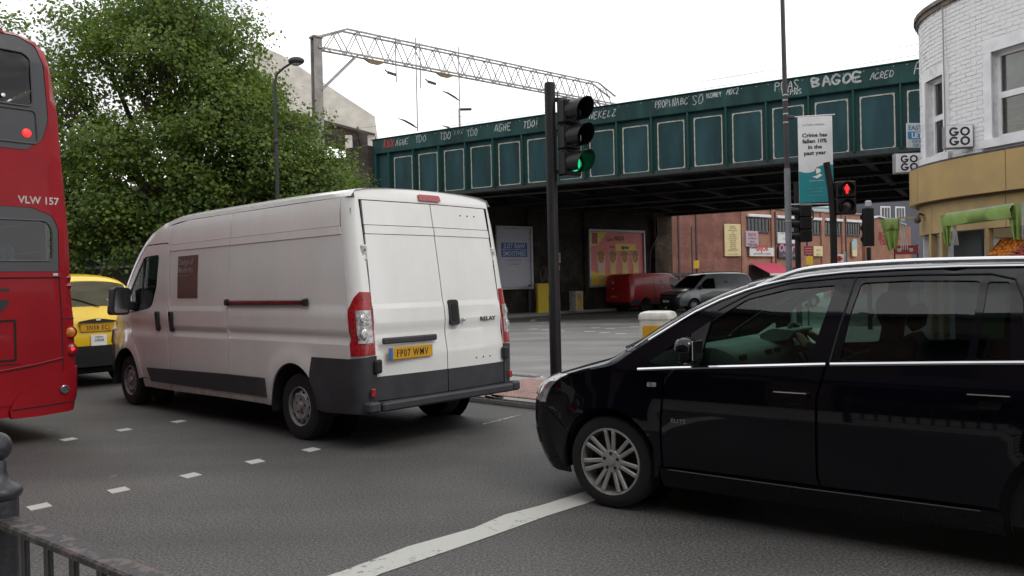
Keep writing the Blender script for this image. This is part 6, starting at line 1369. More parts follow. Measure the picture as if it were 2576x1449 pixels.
# big plane tree: clumps placed over its real spread
TB = Vector((-9.6, 24.0, .1))
cl = []
rr_ = np.random.default_rng(5)
spots = [(-3.6, 3.0, 6.9), (-2.2, 3.2, 8.4), (-.6, 2.8, 9.2), (.2, 3.4, 8.4), (1.2, 2.6, 7.4), (1.9, 2.2, 6.2), (2.6, 1.6, 5.2), (-3.9, 1.4, 5.0), (-4.2, 0., 6.0), (-3.4, -.6, 7.6), (-2.0, -1.0, 9.0), (-.6, -1.2, 9.8), (.5, -.8, 9.3), (1.0, -.6, 8.1), (1.5, -1.0, 6.9), (-1.2, -2.0, 7.6), (.2, -2.2, 7.8), (1.2, -1.8, 6.4), (-2.6, -1.9, 6.2), (-1.0, -2.6, 5.6), (.6, -2.5, 5.4), (2.2, -1.4, 5.2), (2.8, -.8, 5.3), (3.5, -.6, 4.9), (3.7, -.4, 4.2), (3.9, .1, 3.5), (3.6, .2, 3.0), (-3.6, -1.4, 4.2), (-2.2, -2.2, 3.9), (-.6, -2.4, 3.8), (1.0, -2.2, 3.7), (2.4, -1.6, 3.6), (3.4, -.8, 3.4), (0., .6, 10.0), (-1.4, .6, 10.3), (.8, .8, 9.4), (0, 0, 6.5), (-1.8, .4, 5.6), (1.6, .5, 5.6), (-4.6, .8, 4.3), (-4.9, 1.2, 3.3), (2.2, -1.0, 6.2), (2.6, .4, 6.3), (1.6, .2, 7.4), (-1.5, -2.2, 3.3), (-2.5, -2.0, 3.0), (-3.3, -1.6, 3.1), (-.6, -2.3, 2.9), (-4.2, -.8, 3.4)]
for x, y, z in spots: cl.append((x + rr_.uniform(-.25, .25), y + rr_.uniform(-.3, .3), z + rr_.uniform(-.25, .25), rr_.uniform(.95, 1.4), rr_.uniform(.75, 1.1)))
tree('large leafy plane tree standing behind the taxi and the white van', TB, 11, cl, 3, 110, .094, .30, 3.0)
# second tree behind the bus, further trees along the street
def small_cl(n, R, z0, z1, seed):
    r = np.random.default_rng(seed); o = []
    for i in range(n):
        a = r.uniform(0, 2 * pi); t = r.uniform(0, 1); q = R * math.sin(pi * (.15 + .8 * t)) * r.uniform(.3, 1); o.append((q * cos(a), q * sin(a), z0 + (z1 - z0) * t, r.uniform(.9, 1.4), r.uniform(.7, 1.1)))
    return o
tree('leafy tree rising behind the roof of the red bus', (-16.0, 26.0, .1), 11, small_cl(12, 1.3, 4.5, 9.6, 8), 9, 90, .095, .22, 3.0)
tree('low leafy tree overhanging the fence near the brick viaduct', (-7.2, 30.2, .1), 8, small_cl(9, 1.3, 3.0, 5.8, 12), 14, 100, .085, .16, 2.2)
# ------------------------------------------------------------------ fence and blue hoarding under the tree
T = thing('board_fence', 'dark vertical board fence with pale top rail behind the taxi', 'fence', (-15.4, 23.3, .1), math.atan2(20.2 - 23.3, -5.6 + 15.4)); fl = 10.3
fm = mat('dark_stained_boards', (.035, .03, .028), .85, var=.3, scale=6, bump=.3); bm_ = MB().box((0, 0, 1.06), (.115, .022, 2.1), bev=.004).mesh('fence_board', fm)
for i in range(int(fl / .125)): link('fence_board', bm_, T, (.06 + i * .125, random.uniform(-.006, .006), random.uniform(-.015, .01)))
MB().box((fl / 2, -.02, 2.17), (fl, .07, .07), bev=.01).build('top_rail', mat('pale_metal_rail', (.42, .42, .44), .5, .3), T)
for i in range(5): MB().box((i * fl / 4, .06, 1.1), (.1, .1, 2.2), bev=.01).build('fence_post', fm, T)
T = thing('blue_hoarding', 'blue corrugated hoarding panels under the tree behind the fence', 'hoarding', (-13.6, 25.2, .1), rad(-10))
bh = mat('blue_corrugated_sheet', (.03, .10, .33), .5, .2, var=.15, scale=3)
for k, x in enumerate((0, .62, 1.24, 2.3, 2.92)):
    m = MB(); n_ = 12
    V = [(x + .6 * i / n_, .025 * (i % 2), z) for z in (1.6, 3.95) for i in range(n_ + 1)]; m.add(V, [(i, i + 1, n_ + 2 + i, n_ + 1 + i) for i in range(n_)]); m.build('hoarding_sheet', bh, T, smooth=0)
MB().box((1.9, .1, 2.9), (.5, .06, 1.4), bev=.02).build('white_frame', mat('off_white_frame', (.55, .56, .58), .6), T)
for x in (.1, 3.4): MB().box((x, .15, 2.0), (.1, .1, 4.0)).build('hoarding_post', fm, T)
T = thing('dark_shed', 'dark shed wall in deep shade behind the fence under the tree', 'shed', (-11.6, 27.2, .1), rad(-14)); MB().box((2.4, 0, 1.9), (7, .2, 3.8)).build('wall', mat('dark_shed_boards', (.02, .02, .022), .9, var=.3, scale=5), T); MB().box((2.4, -.1, 3.85), (7.3, .6, .12)).build('roof_edge', mat('grey_shed_roof', (.10, .10, .105), .8), T)
MB().box((.9, -.13, 2.95), (.5, .03, .3)).build('red_notice', mat('red_notice', (.30, .02, .02), .6), T)
# ------------------------------------------------------------------ left street lamp
blk = mat('black_lamp_column', (.014, .014, .016), .5, var=.2)
T = thing('street_lamp', 'black street lamp with curved arm in front of the tree', 'lamp', ((-5.926, 20.500, 1.837)[0], 20.5, .12), 0)
MB().tube([(0, 0, 0), (0, 0, 1.4), (0, 0, 1.5), (0, 0, 5.2)], [.085, .085, .055, .05], 10).build('column', blk, T)
MB().tube([(0, 0, 5.2), (0, 0, 6.7), (.06, 0, 6.92), (.25, 0, 7.08), (.45, 0, 7.2)], [.045, .04, .035, .03, .03], 8).build('arm', blk, T)
MB().sphere((.56, 0, 7.24), .2, 14, 9, (1.05, .7, .52)).build('lantern', blk, T); MB().sphere((.56, 0, 7.19), .15, 12, 7, (1, .7, .5)).build('bowl', mat('lamp_bowl', (.3, .3, .3), .2), T)
MB().sphere((0, 0, 5.2), .07, 8, 6, (1, 1, 1.4)).build('column_joint', blk, T)

# ------------------------------------------------------------------ traffic signals, lamp post with banner, signs
sig_b = mat('black_signal_housing', (.005, .0045, .005), .42, spec=.3, var=.2, scale=8); sig_pole = mat('dark_grey_signal_pole', (.010, .0085, .009), .5, spec=.25, var=.25, scale=7, bump=.08)
lens_off = mat('unlit_signal_lens', (.03, .012, .012), .25); lens_g = mat('lit_green_lens', (.01, .3, .12), .3, emit=(.01, .85, .32), estr=.85, bump=.4, bscale=160, var=.3, scale=60); lens_r = mat('lit_red_man', (.4, .01, .01), .3, emit=(1, .02, .02), estr=1.5)
def visor(r=.125, ln=.24):
    """hood round a signal lens, open below, front edge slanted ; axis along -y"""
    m = MB(); n_ = 22; V = []
    for i in range(n_ + 1):
        a = rad(-52) + rad(284) * i / n_; k = .55 + .45 * max(0, sin(a) * .5 + .5)
        for y in (0, -ln * k): V.append((r * cos(a), y, r * sin(a)))
    for i in range(n_ + 1):
        a = rad(-52) + rad(284) * i / n_; k = .55 + .45 * max(0, sin(a) * .5 + .5)
        for y in (0, -ln * k): V.append(((r - .006) * cos(a), y, (r - .006) * sin(a)))
    o = 2 * (n_ + 1); F = [(2 * i, 2 * i + 1, 2 * i + 3, 2 * i + 2) for i in range(n_)] + [(o + 2 * i, o + 2 * i + 2, o + 2 * i + 3, o + 2 * i + 1) for i in range(n_)] + [(2 * i + 1, o + 2 * i + 1, o + 2 * i + 3, 2 * i + 3) for i in range(n_)]
    return m.add(V, F)
def signal_head(T, c, rz, zs, lit=None, w_=.29, d_=.17, r=.125, ln=.25, sp=.36):
    """stack of aspects ; face looks along local -y turned by rz"""
    M = Matrix.Translation(c) @ Matrix.Rotation(rz, 4, 'Z')
    for k, z in enumerate(zs):
        b = MB().box(None, (w_, d_, sp - .012), bev=.025, M=M @ Matrix.Translation((0, 0, z))).build('aspect_housing', sig_b, T)
        v = visor(r, ln); v.v = [tuple(M @ Matrix.Translation((0, -d_ / 2 + .005, z)) @ Vector(p)) for p in v.v]; v.build('visor', sig_b, b, smooth=50)
        Ml = M @ Matrix.Translation((0, -d_ / 2 - .002, z)) @ Matrix.Rotation(pi / 2, 4, 'X')
        MB().lathe([(r * .76, 0), (r * .7, .012), (r * .45, .022), (.001, .028)], 24, Ml).build('lens', lit[1] if lit and lit[0] == k else lens_off, b, smooth=60)
SX, SY, _z = (0.544, 10.400, 0.323)
T = thing('traffic_signal', 'tall dark traffic signal showing green on the traffic island', 'traffic light', (SX, SY, .085), 0)
MB().lathe([(.075, 0), (.075, 1.3), (.07, 1.32), (.07, 4.02), (.064, 4.05), (.001, 4.05)], 18).build('pole', sig_pole, T)
signal_head(T, (.235, -.05, 2.80), rad(38), (.855, .525, .19), (2, lens_g), .29, .17, .14, .30, .33)
MB().box((.10, .02, 3.36), (.02, .02, 1.15), bev=.004).build('backing_strip', mat('grey_backing', (.09, .09, .095), .5), T)
for z in (2.9, 3.83): MB().box((.1, 0, z), (.24, .07, .05), bev=.01).build('bracket', sig_b, T)
# lamp column with council banner
LX, LY, _z = (5.869, 17.000, 1.920)
lam_d = mat('dark_lamp_column', (.03, .022, .026), .5, var=.2); lam_g = mat('grey_lamp_column', (.13, .135, .15), .45, .2, var=.15)
T = thing('banner_lamp_post', 'tall lamp post carrying the crime banner, dark above and grey below', 'lamp post', (LX, LY, .12), 0)
MB().lathe([(.085, 0), (.085, 1.2), (.068, 1.25), (.064, 3.72), (.06, 3.74)], 14).build('lower_column', lam_g, T)
MB().tube([(0, 0, 3.7), (-.01, 0, 5.2), (-.035, 0, 9.0), (-.04, 0, 9.5)], [.052, .05, .042, .04], 12).build('upper_column', lam_d, T)
MB().tube([(-.04, 0, 9.5), (-.1, -.3, 9.9), (-.2, -1.2, 10.1)], [.04, .035, .03], 8).build('lamp_arm', lam_d, T)
MB().box((-.24, -1.5, 10.1), (.22, .7, .12), bev=.05).build('lantern', lam_d, T)
for z in (4.88, 4.70, 5.17, 5.28, 2.62): MB().lathe([(.058 if z > 4 else .07, 0), (.058 if z > 4 else .07, .025), (.05, .026)], 12, Matrix.Translation((-.008, 0, z))).build('steel_band', mat('banding_steel', (.4, .4, .4), .4, .6), T)
MB().box((.10, 0, 4.82), (.16, .07, .08), bev=.02).build('bracket', lam_d, T); MB().tube([(.05, 0, 4.82), (1.03, 0, 4.86)], .014, 6).build('banner_arm', mat('pale_arm', (.5, .5, .5), .4, .4), T); MB().tube([(.05, 0, 2.98), (1.03, 0, 2.98)], .014, 6).build('banner_arm', MATS['pale_arm'], T)
bw, bz0, bz1 = .735, 3.0, 4.83
T = thing('banner', 'white and teal banner about crime hanging from the lamp post', 'banner', (LX + .235, LY - .03, .0), rad(2))
fb = lambda u, v, q: (u, -.02 * sin(u * 4) - q, v + .035 * u)
ban_w = mat('white_banner_fabric', (.70, .70, .71), .8, var=.06, scale=3); ban_t = mat('teal_banner_print', (.015, .22, .25), .8, var=.06, scale=3)
m = MB(); patch([(0, bz0 + .12), (bw, bz0 + .12), (bw, bz1 + .1), (0, bz1 + .1)], lambda u, v, d: fb(u, v, -d), .09, rim=.008, mb=m); bn = m.build('cloth', ban_w, T)
tp_ = [(0, bz0 + .12), (bw, bz0 + .12)] + [(bw - bw * i / 16, bz0 + .80 + .05 * sin(i / 16 * 5.5 + .6) + (.06 if i < 9 else 0)) for i in range(17)]
patch(tp_, lambda u, v, d: fb(u, v, .003), .09, rim=0).build('teal_field', ban_t, bn)
def btext(s, x, z, size, m_, **k):
    t = text_mb(s, size, .0015, **k); t.v = [fb(x + v[0], z + v[2], .0055) for v in t.v]; t.build('banner_lettering', m_, bn, smooth=0, recalc=False)
for i, s in enumerate(('Crime has', 'fallen 10%', 'in the', 'past year')): btext(s, bw / 2 - .02, 4.50 - i * .125, .115, ink, bold=.003, sx=1.12)
btext('In Tower Hamlets...', bw / 2 - .02, 4.74, .062, mat('pale_teal_print', (.30, .40, .44), .8), bold=.0005)
btext('TOWER HAMLETS', bw / 2 + .0, 3.56, .04, white_ink, bold=.001); btext('for more information', bw / 2, 3.40, .042, mat('pale_print', (.35, .55, .57), .8)); btext('020 7364 5000', bw / 2, 3.33, .042, MATS['pale_print']); btext('www.towerhamlets', bw / 2, 3.26, .042, MATS['pale_print'])
patch([(.27, 3.66), (.38, 3.62), (.49, 3.68), (.44, 3.72), (.36, 3.68)], lambda u, v, d: fb(u, v, .006), .05, rim=0).build('emblem', white_ink, bn)
patch([(.36, 3.72), (.36, 3.83), (.42, 3.83), (.47, 3.79), (.44, 3.74)], lambda u, v, d: fb(u, v, .006), .05, rim=0).build('emblem', white_ink, bn)
# pedestrian signal with red man
PX, PY, _z = (5.777, 14.400, 1.879)
T = thing('pedestrian_signal', 'pedestrian signal showing the red man on a bent black pole', 'traffic light', (PX, PY, .12), 0)
MB().tube([(0, 0, 0), (0, 0, 2.55), (-.03, 0, 3.0), (-.10, 0, 3.48)], [.062, .06, .06, .058], 12).build('pole', sig_pole, T)
signal_head(T, (.20, -.06, 2.2), rad(-8), (.78, .48), None, .34, .16, .125, .10, .31)
mn = MB(); Mh = Matrix.Translation((.20, -.06, 2.98)) @ Matrix.Rotation(rad(-8), 4, 'Z') @ Matrix.Translation((0, -.125, 0))
for poly in ([(-.018, -.085), (-.004, -.085), (0, -.01), (.004, -.085), (.018, -.085), (.022, .02), (.034, -.03), (.042, -.02), (.030, .045), (-.030, .045), (-.042, -.02), (-.034, -.03), (-.022, .02)], arc(0, .066, .018, 0, 2 * pi, 10)[:-1]):
    mn.prism(poly, 0, .004, lambda u, v, q: tuple(Mh @ Vector((u, q, v))))
mn.build('red_man', lens_r, T, smooth=0); MB().tube([(-.04, 0, 3.1), (.06, .02, 3.12), (.14, 0, 3.0)], .012, 6).build('cable', black_plastic, T)
# signal seen from the side, signal backing board, small signs on a thin pole
QX, QY, _z = (6.955, 19.500, 2.019)
T = thing('side_on_signal', 'black traffic signal seen from the side, behind the lamp post', 'traffic light', (QX, QY, .12), 0)
MB().tube([(0, 0, 0), (0, 0, 3.75)], .07, 12).build('pole', sig_pole, T); signal_head(T, (.17, 0, 2.42), rad(-88), (.62, .32, .02), None, .26, .3, .11, .24, .31)
QX, QY, _z = (9.561, 21.500, 2.025)
T = thing('signal_backing_board', 'black signal backing board on a slim pole beside the shop awning', 'traffic light', (QX, QY, .12), 0)
MB().tube([(0, 0, 0), (0, 0, 2.2)], .06, 10).build('pole', sig_pole, T); MB().box((0, 0, 2.74), (.29, .12, 1.02), bev=.02).build('board', sig_b, T); signal_head(T, (0, .08, 2.4), pi, (.62, .32, .02), None, .25, .1, .1, .2, .3)
MB().box((0, -.02, 3.36), (.16, .1, .18), bev=.03).build('detector', mat('pale_detector_box', (.35, .35, .35), .5), T)
QX, QY, _z = (8.833, 24.000, 2.123)
T = thing('parking_sign_post', 'thin pole with hooped top, red plate above a yellow plate', 'sign', (QX, QY, .12), 0)
MB().tube([(0, 0, 0), (0, 0, 3.25), (.03, 0, 3.45), (.12, 0, 3.5), (.2, 0, 3.4), (.2, 0, 3.2), (.12, 0, 3.12), (.02, 0, 3.12)], .025, 7).build('pole', blk, T)
MB().box((.02, -.04, 2.23), (.28, .02, .28), bev=.01).build('red_plate', mat('maroon_sign', (.22, .03, .05), .5), T); MB().box((.05, -.04, 1.93), (.2, .02, .27), bev=.01).build('yellow_plate', mat('yellow_sign', (.58, .38, .02), .5), T)
for i in range(3): MB().box((.02, -.053, 2.14 + i * .08), (.2, .004, .02)).build('sign_line', mat('pink_print', (.5, .25, .25), .6), T)
QX, QY, _z = (12.580, 56.000, 1.698)
T = thing('yellow_camera_sign', 'thin pole with small yellow sign in front of the plain brick wall', 'sign', (QX, QY, .1), 0); MB().tube([(0, 0, 0), (0, 0, 5.2)], .045, 6).build('pole', blk, T); MB().box((.28, -.05, 2.55), (.38, .03, .55), bev=.02).build('yellow_plate', MATS['yellow_sign'], T)
# ------------------------------------------------------------------ brick shops beyond the bridge
br_l = brickmat('shop_red_brick', (.40, .17, .105), (.33, .135, .088), (.32, .25, .2), bump=.4, soot=(.72, .7, .68)); br_p = brickmat('plain_wall_brick', (.32, .118, .085), (.26, .098, .072), (.24, .16, .13), bump=.4, soot=(.6, .58, .58))
T = thing('plain_brick_building', 'plain red brick wall building next to the two-storey shops', 'building', (10.85, 57.2, 0), math.atan2(60 - 57.2, 17.06 - 10.85))
m = MB(); m.box((3.4, 3, 4.0), (6.8, 6, 8.0)); m.build('brick_wall', br_p, T)
m = MB(); m.box((1.35, -.03, 2.0), (2.6, .1, .22)); m.build('blue_brick_band', mat('dark_blue_brick', (.05, .045, .055), .8, var=.3, scale=6), T); m = MB(); m.box((4.9, -.03, 2.05), (3.2, .1, .22)); m.build('blue_brick_band', MATS['dark_blue_brick'], T)
for x in (2.85, 1.3): MB().box((x, -.05, 4), (.12, .08, 8)).build('drain_pipe', mat('dark_maroon_pipe', (.08, .045, .045), .6), T)
graffiti('OUKWO', 1.2, 2.7, .95, 1.4, .05, mat('faded_white_spray', (.40, .33, .32), .8), .1, T, y=-.02)
_a, _b = (5.311, 3.271), (6.814, 5.651)
ysign = mat('cream_yellow_sign', (.58, .50, .27), .6, var=.06); T0 = T
MB().box(((_a[0] + _b[0]) / 2, -.1, (_a[1] + _b[1]) / 2), (_b[0] - _a[0], .1, _b[1] - _a[1]), bev=.02).build('tall_signboard', ysign, T)
sw = _b[0] - _a[0]; sh = _b[1] - _a[1]
brn = mat('brown_sign_print', (.22, .12, .05), .7)
for i, s in enumerate(('BAJOR', 'LEATHER', 'MANUFACTURERS', 'OF', 'LEATHER BELTS', 'BUCKLES', 'LEATHER WALLETS', 'AND PURSES', 'HANDBAGS &', 'BRIEFCASES', 'BELTS &', 'ACCESSORIES')): text('sign_lettering', s, brn, T, ((_a[0] + _b[0]) / 2, -.155, _b[1] - .22 - i * sh * .063), 0, .155 if len(s) < 10 else .125, sx=.8 if len(s) > 9 else 1)
text('sign_lettering', 'WHOLESALE', mat('orange_print', (.5, .16, .03), .6), T, ((_a[0] + _b[0]) / 2, -.155, _a[1] + .38), 0, .17, bold=.003); text('sign_lettering', '0171 613 4434', brn, T, ((_a[0] + _b[0]) / 2, -.155, _a[1] + .1), 0, .14)
T = thing('brick_shops', 'two-storey red brick shop building with barred upper windows beyond the bridge', 'building', (17.06, 60, 0), rad(37.5))
FL = (17.234, 4.958)[0]; HT = 6.95
m = MB(); m.box((FL / 2, 4, HT / 2), (FL, 8, HT)); m.build('brick_wall', br_l, T)
MB().box((FL / 2, 3.97, HT + .05), (FL + .2, 8.2, .12), bev=.02).build('parapet_coping', mat('pale_coping', (.30, .26, .22), .85, var=.2), T)
wz0, wz1 = (2.216, 5.183)[1], (2.249, 6.145)[1]
wins = [((0.928, 5.476)[0], (3.588, 5.544)[0]), ((4.520, 5.568)[0], (7.008, 5.632)[0]), ((7.900, 5.655)[0], (10.603, 5.724)[0]), ((11.380, 5.744)[0], (13.830, 5.807)[0]), ((14.536, 5.825)[0], (16.865, 5.884)[0])]
wf = mat('dark_window_frame', (.05, .05, .055), .6); pane = glass('upper_pane', (.5, .55, .52), .5); wl = mat('white_window_lintel', (.62, .63, .64), .6); blind = mat('pale_blinds', (.33, .33, .31), .8, var=.4, scale=1.5)
for k, (a, b) in enumerate(wins):
    wd_ = b - a; w0 = MB(); w0.box(((a + b) / 2, -.02, wz0 - .05), (wd_ + .1, .2, .1)); w0.box(((a + b) / 2, -.02, wz1 + .02), (wd_ + .1, .14, .08)); fr_ = w0.build('window', wf, T)
    MB().box(((a + b) / 2, -.02, (wz0 + wz1) / 2), (wd_, .03, wz1 - wz0)).build('back_blind', blind, fr_)
    MB().box(((a + b) / 2, -.05, (wz0 + wz1) / 2), (wd_, .012, wz1 - wz0)).build('pane', pane, fr_)
    for i in range(7): MB().box((a + wd_ * i / 6, -.07, (wz0 + wz1) / 2), (.07, .05, wz1 - wz0)).build('mullion', wf, fr_)
    MB().box(((a + b) / 2, -.14, wz1 + .2), (wd_ + .15, .26, .22), bev=.03).build('shutter_box', wl, fr_)
for zx in (1098, 1330, 1562, 1755, 1930): pass
for x in (.35, (4.114, 5.558)[0], (7.452, 5.643)[0], (11.014, 5.734)[0], (14.182, 5.816)[0]): MB().box((x, -.06, HT / 2), (.5, .14, HT - .1), bev=.01).build('brick_pier', br_l, T)
for x in ((3.934, 5.553)[0], (14.048, 5.812)[0]): MB().tube([(x + .35, -.18, .1), (x + .35, -.18, HT - .2)], .06, 6).build('drain_pipe', MATS['dark_maroon_pipe'], T)
def board(p0, p1, col, nm='signboard', par=None, dep=.12):
    return MB().box(((p0[0] + p1[0]) / 2, -.12 - dep / 2, (p0[1] + p1[1]) / 2), (p1[0] - p0[0], dep, p1[1] - p0[1]), bev=.02).build(nm, col, par or T), (p0[0] + p1[0]) / 2, p0[1], p1[1], -.12 - dep - .004
redpr = mat('red_sign_print', (.42, .03, .035), .5); mauve = mat('mauve_sign', (.36, .31, .37), .6); whs = mat('white_signboard', (.55, .56, .54), .6, var=.05); dks = mat('dark_signboard', (.035, .035, .045), .5)
s_, cx, z0, z1, yy = board((0.460, 3.983), (1.987, 5.162), mauve)
text('sign_lettering', 'BAJOR', redpr, s_, (cx, yy, z1 - .38), 0, .34, bold=.01)
for i, s in enumerate(('LEATHER BELTS', 'WALLETS', 'PURSES & BAGS', 'ACCESSORIES')): text('sign_lettering', s, ink, s_, (cx, yy, z1 - .62 - i * .24), 0, .19, sx=.8)
text('sign_lettering', 'WHOLESALE', redpr, s_, (cx, yy, z0 + .12), 0, .22)
s_, cx, z0, z1, yy = board((0.903, 3.264), (3.945, 3.921), whs); text('sign_lettering', 'BAJOR', redpr, s_, (cx, yy, z0 + .42), 0, .62, bold=.025, sx=.85); text('sign_lettering', 'LEATHER BELTS CENTRE', ink, s_, (cx, yy, z0 + .12), 0, .2)
s_, cx, z0, z1, yy = board((4.474, 4.276), (6.991, 5.145), whs); text('sign_lettering', '( FINE LEATHER )', mat('grey_print', (.2, .2, .22), .6), s_, (cx, yy, z0 + .7), 0, .3); text('sign_lettering', 'GOODS', MATS['grey_print'], s_, (cx, yy, z0 + .25), 0, .34)
s_, cx, z0, z1, yy = board((4.574, 3.152), (7.468, 4.041), dks); text('sign_lettering', "Omar's", mat('pink_sign_print', (.55, .22, .38), .5), s_, (cx - .2, yy, z0 + .5), 0, .85, bold=.02, shear=.2); text('sign_lettering', 'LEATHER & FASHION', MATS['pink_print'], s_, (cx, yy, z0 + .16), 0, .2)
s_, cx, z0, z1, yy = board((9.422, 3.293), (10.700, 4.119), ysign)
for i in range(4): text('sign_lettering', ('BAGS', 'BELTS', 'WALLETS', '020 7613')[i], brn, s_, (cx, yy, z1 - .4 - i * .36), 0, .24)
s_, cx, z0, z1, yy = board((15.305, 3.295), (16.046, 4.594), ysign); MB().box((cx, yy, (z0 + z1) / 2 + .4), (((16.046, 4.594)[0] - (15.305, 3.295)[0]) * .8, .02, .9)).build('blue_print', mat('pale_blue_print', (.25, .42, .5), .6), s_)
# shop front openings, red awning
p0, p1 = (1.035, 1.775), (4.056, 3.151)
MB().box(((p0[0] + p1[0]) / 2, -.03, 1.3), (p1[0] - p0[0], .1, 2.6)).build('shop_opening', mat('dark_shop_interior', (.03, .012, .012), .8, var=.5, scale=3), T)
p0, p1 = (4.565, 1.734), (9.940, 3.076); MB().box(((p0[0] + p1[0]) / 2, -.03, 1.2), (p1[0] - p0[0], .1, 2.4)).build('shop_opening', MATS['dark_shop_interior'], T)
MB().box(((12.147, 2.631)[0], -.04, .9), (5.2, .12, 1.5)).build('red_shop_front', mat('red_shop_paint', (.30, .04, .045), .5, var=.2, scale=2), T)
a, b = (1.084, 3.185), (4.618, 3.194); m = MB(); m.add([(a[0], -.15, 2.75), (b[0] - .2, -.15, 2.75), (b[0] - .2, -1.8, 1.95), (a[0], -1.8, 1.95), (a[0], -.15, 2.72), (b[0] - .2, -.15, 2.72), (b[0] - .2, -1.8, 1.92), (a[0], -1.8, 1.92)], [(0, 1, 2, 3), (7, 6, 5, 4), (0, 4, 5, 1), (1, 5, 6, 2), (2, 6, 7, 3), (3, 7, 4, 0)]); aw_ = m.build('awning', mat('crimson_awning', (.38, .035, .075), .8, var=.08, scale=2), T, smooth=0)
MB().box(((a[0] + b[0] - .2) / 2, -1.82, 1.86), (b[0] - .2 - a[0], .03, .16)).build('awning_valance', mat('cream_valance', (.6, .52, .42), .8), aw_)
# buildings behind
T = thing('pale_roof_building', 'pale blue-grey flat roofed building behind the brick shops', 'building', (30.714, 86.000, 1.524)[:2] + (0,), rad(30)); MB().box((0, 0, 4.4), (9, 6, 8.8)).build('wall', mat('pale_blue_wall', (.42, .48, .50), .7, var=.08), T); MB().box((0, 0, 8.9), (9.4, 6.4, .25), bev=.05).build('roof', mat('pale_metal_roof', (.50, .55, .57), .5), T)
T = thing('grey_warehouse', 'dark slate grey warehouse behind the business centre gable', 'building', (42.864, 92.000, 1.295)[:2] + (0,), rad(24)); MB().box((0, 0, 5.2), (13, 8, 10.4)).build('wall', mat('slate_grey_cladding', (.075, .078, .10), .7, var=.12, scale=.6), T); MB().box((0, 0, 10.45), (13.3, 8.3, .3)).build('parapet', mat('light_grey_parapet', (.26, .26, .28), .7), T)
for x in (-4.6, -2.4): 
    w_ = MB().box((x, -4.03, 8.3), (1.5, .1, 1.5), bev=.03).build('window', mat('white_window_frame', (.6, .6, .6), .5), T)
    for i in range(3): MB().box((x - .42 + i * .42, -4.09, 8.3), (.3, .03, 1.2)).build('pane', pane, w_)
T = thing('business_centre', 'red brick gabled business centre with red lettering on its side', 'building', (33.014, 74.000, 1.376)[:2] + (0,), rad(16)); 
gh = lambda py: 1.54 + (694 - py) / 2022 * 74
m = MB(); m.prism([(-.5, 0), (4.6, 0), (4.6, gh(570)), (3.9, gh(566)), (1.0, gh(546)), (-.5, gh(556))], 0, 9, lambda u, v, q: (u, q, v)); m.build('brick_gable', br_l, T, smooth=0)
m = MB(); m.prism([(-.6, gh(555)), (1.0, gh(544.5)), (4.0, gh(565)), (4.0, gh(562)), (1.0, gh(541)), (-.6, gh(552))], -.15, 9.2, lambda u, v, q: (u, q, v)); m.build('roof_sheet', MATS['pale_metal_roof'], T, smooth=0)
dkr = mat('deep_red_print', (.25, .015, .02), .6)
for i, s in enumerate(('BOW RD', 'BUSINESS', 'CENTRE')): text('sign_lettering', s, dkr, T, (2.1, -.03, gh(592 + i * 11)), 0, .55, bold=.012)
text('sign_lettering', 'TO LET', dkr, T, (3.2, -.03, gh(632)), 0, .4)
T = thing('red_hoarding', 'red and white advert board on posts near the green awning', 'sign', (16.207, 33.000, 1.433)[:2] + (.1,), rad(6)); MB().box((0, 0, 2.5), (1.06, .06, .36), bev=.02).build('board', mat('bright_red_board', (.50, .02, .025), .5), T)
for x in (-.32, .2): MB().box((x, -.035, 2.5), (.16, .01, .14), bev=.003).build('white_mark', white_ink, T)
for x in (-.5, .5): MB().tube([(x, 0, 0), (x, 0, 2.7)], .03, 6).build('post', blk, T)
T = thing('bus_stop', 'bus stop flag with roundel in front of the brick shops', 'sign', (20.379, 50.000, 1.473)[:2] + (.1,), 0); MB().tube([(.35, 0, 0), (.35, 0, 3.0)], .05, 6).build('post', mat('grey_post', (.3, .3, .32), .5), T); f_ = MB().box((0, 0, 2.6), (.6, .05, .5), bev=.02).build('flag', whs, T); MB().lathe([(.17, 0), (.17, .02), (.10, .02), (.10, 0)], 16, Matrix.Translation((0, -.03, 2.6)) @ Matrix.Rotation(pi / 2, 4, 'X')).build('roundel', redpr, f_); MB().box((0, -.055, 2.6), (.44, .01, .07)).build('roundel_bar', redpr, f_); MB().box((0, 0, 1.9), (.5, .05, .7), bev=.02).build('timetable', whs, T)

# ------------------------------------------------------------------ corner shop with rounded front
PT = [(14, 17.5), (11.2, 17.3), (9.6, 16.95), (8.7, 16.55), (8.1, 15.98), (7.76, 15.3), (7.68, 14.6), (7.80, 13.8), (8.12, 12.9), (8.6, 11.7), (9.5, 9.45), (10.7, 6.5), (11.5, 4.5)]
PT = catm([(x + .12, y) for x, y in PT], 8); _s = [0.]
for a, b in zip(PT, PT[1:]): _s.append(_s[-1] + math.dist(a, b))
SL = _s[-1]
def fp(s, off=0.):
    s = max(0, min(SL - 1e-6, s)); i = max(k for k in range(len(_s)) if _s[k] <= s); i = min(i, len(PT) - 2); t = (s - _s[i]) / (_s[i + 1] - _s[i])
    x = PT[i][0] + (PT[i + 1][0] - PT[i][0]) * t; y = PT[i][1] + (PT[i + 1][1] - PT[i][1]) * t
    def dr(k): a = PT[max(0, k - 1)]; b = PT[min(len(PT) - 1, k + 1)]; return Vector((b[0] - a[0], b[1] - a[1])).normalized()
    d = (dr(i) * (1 - t) + dr(i + 1) * t).normalized(); return (x + d.y * off, y - d.x * off, math.atan2(d.y, d.x))
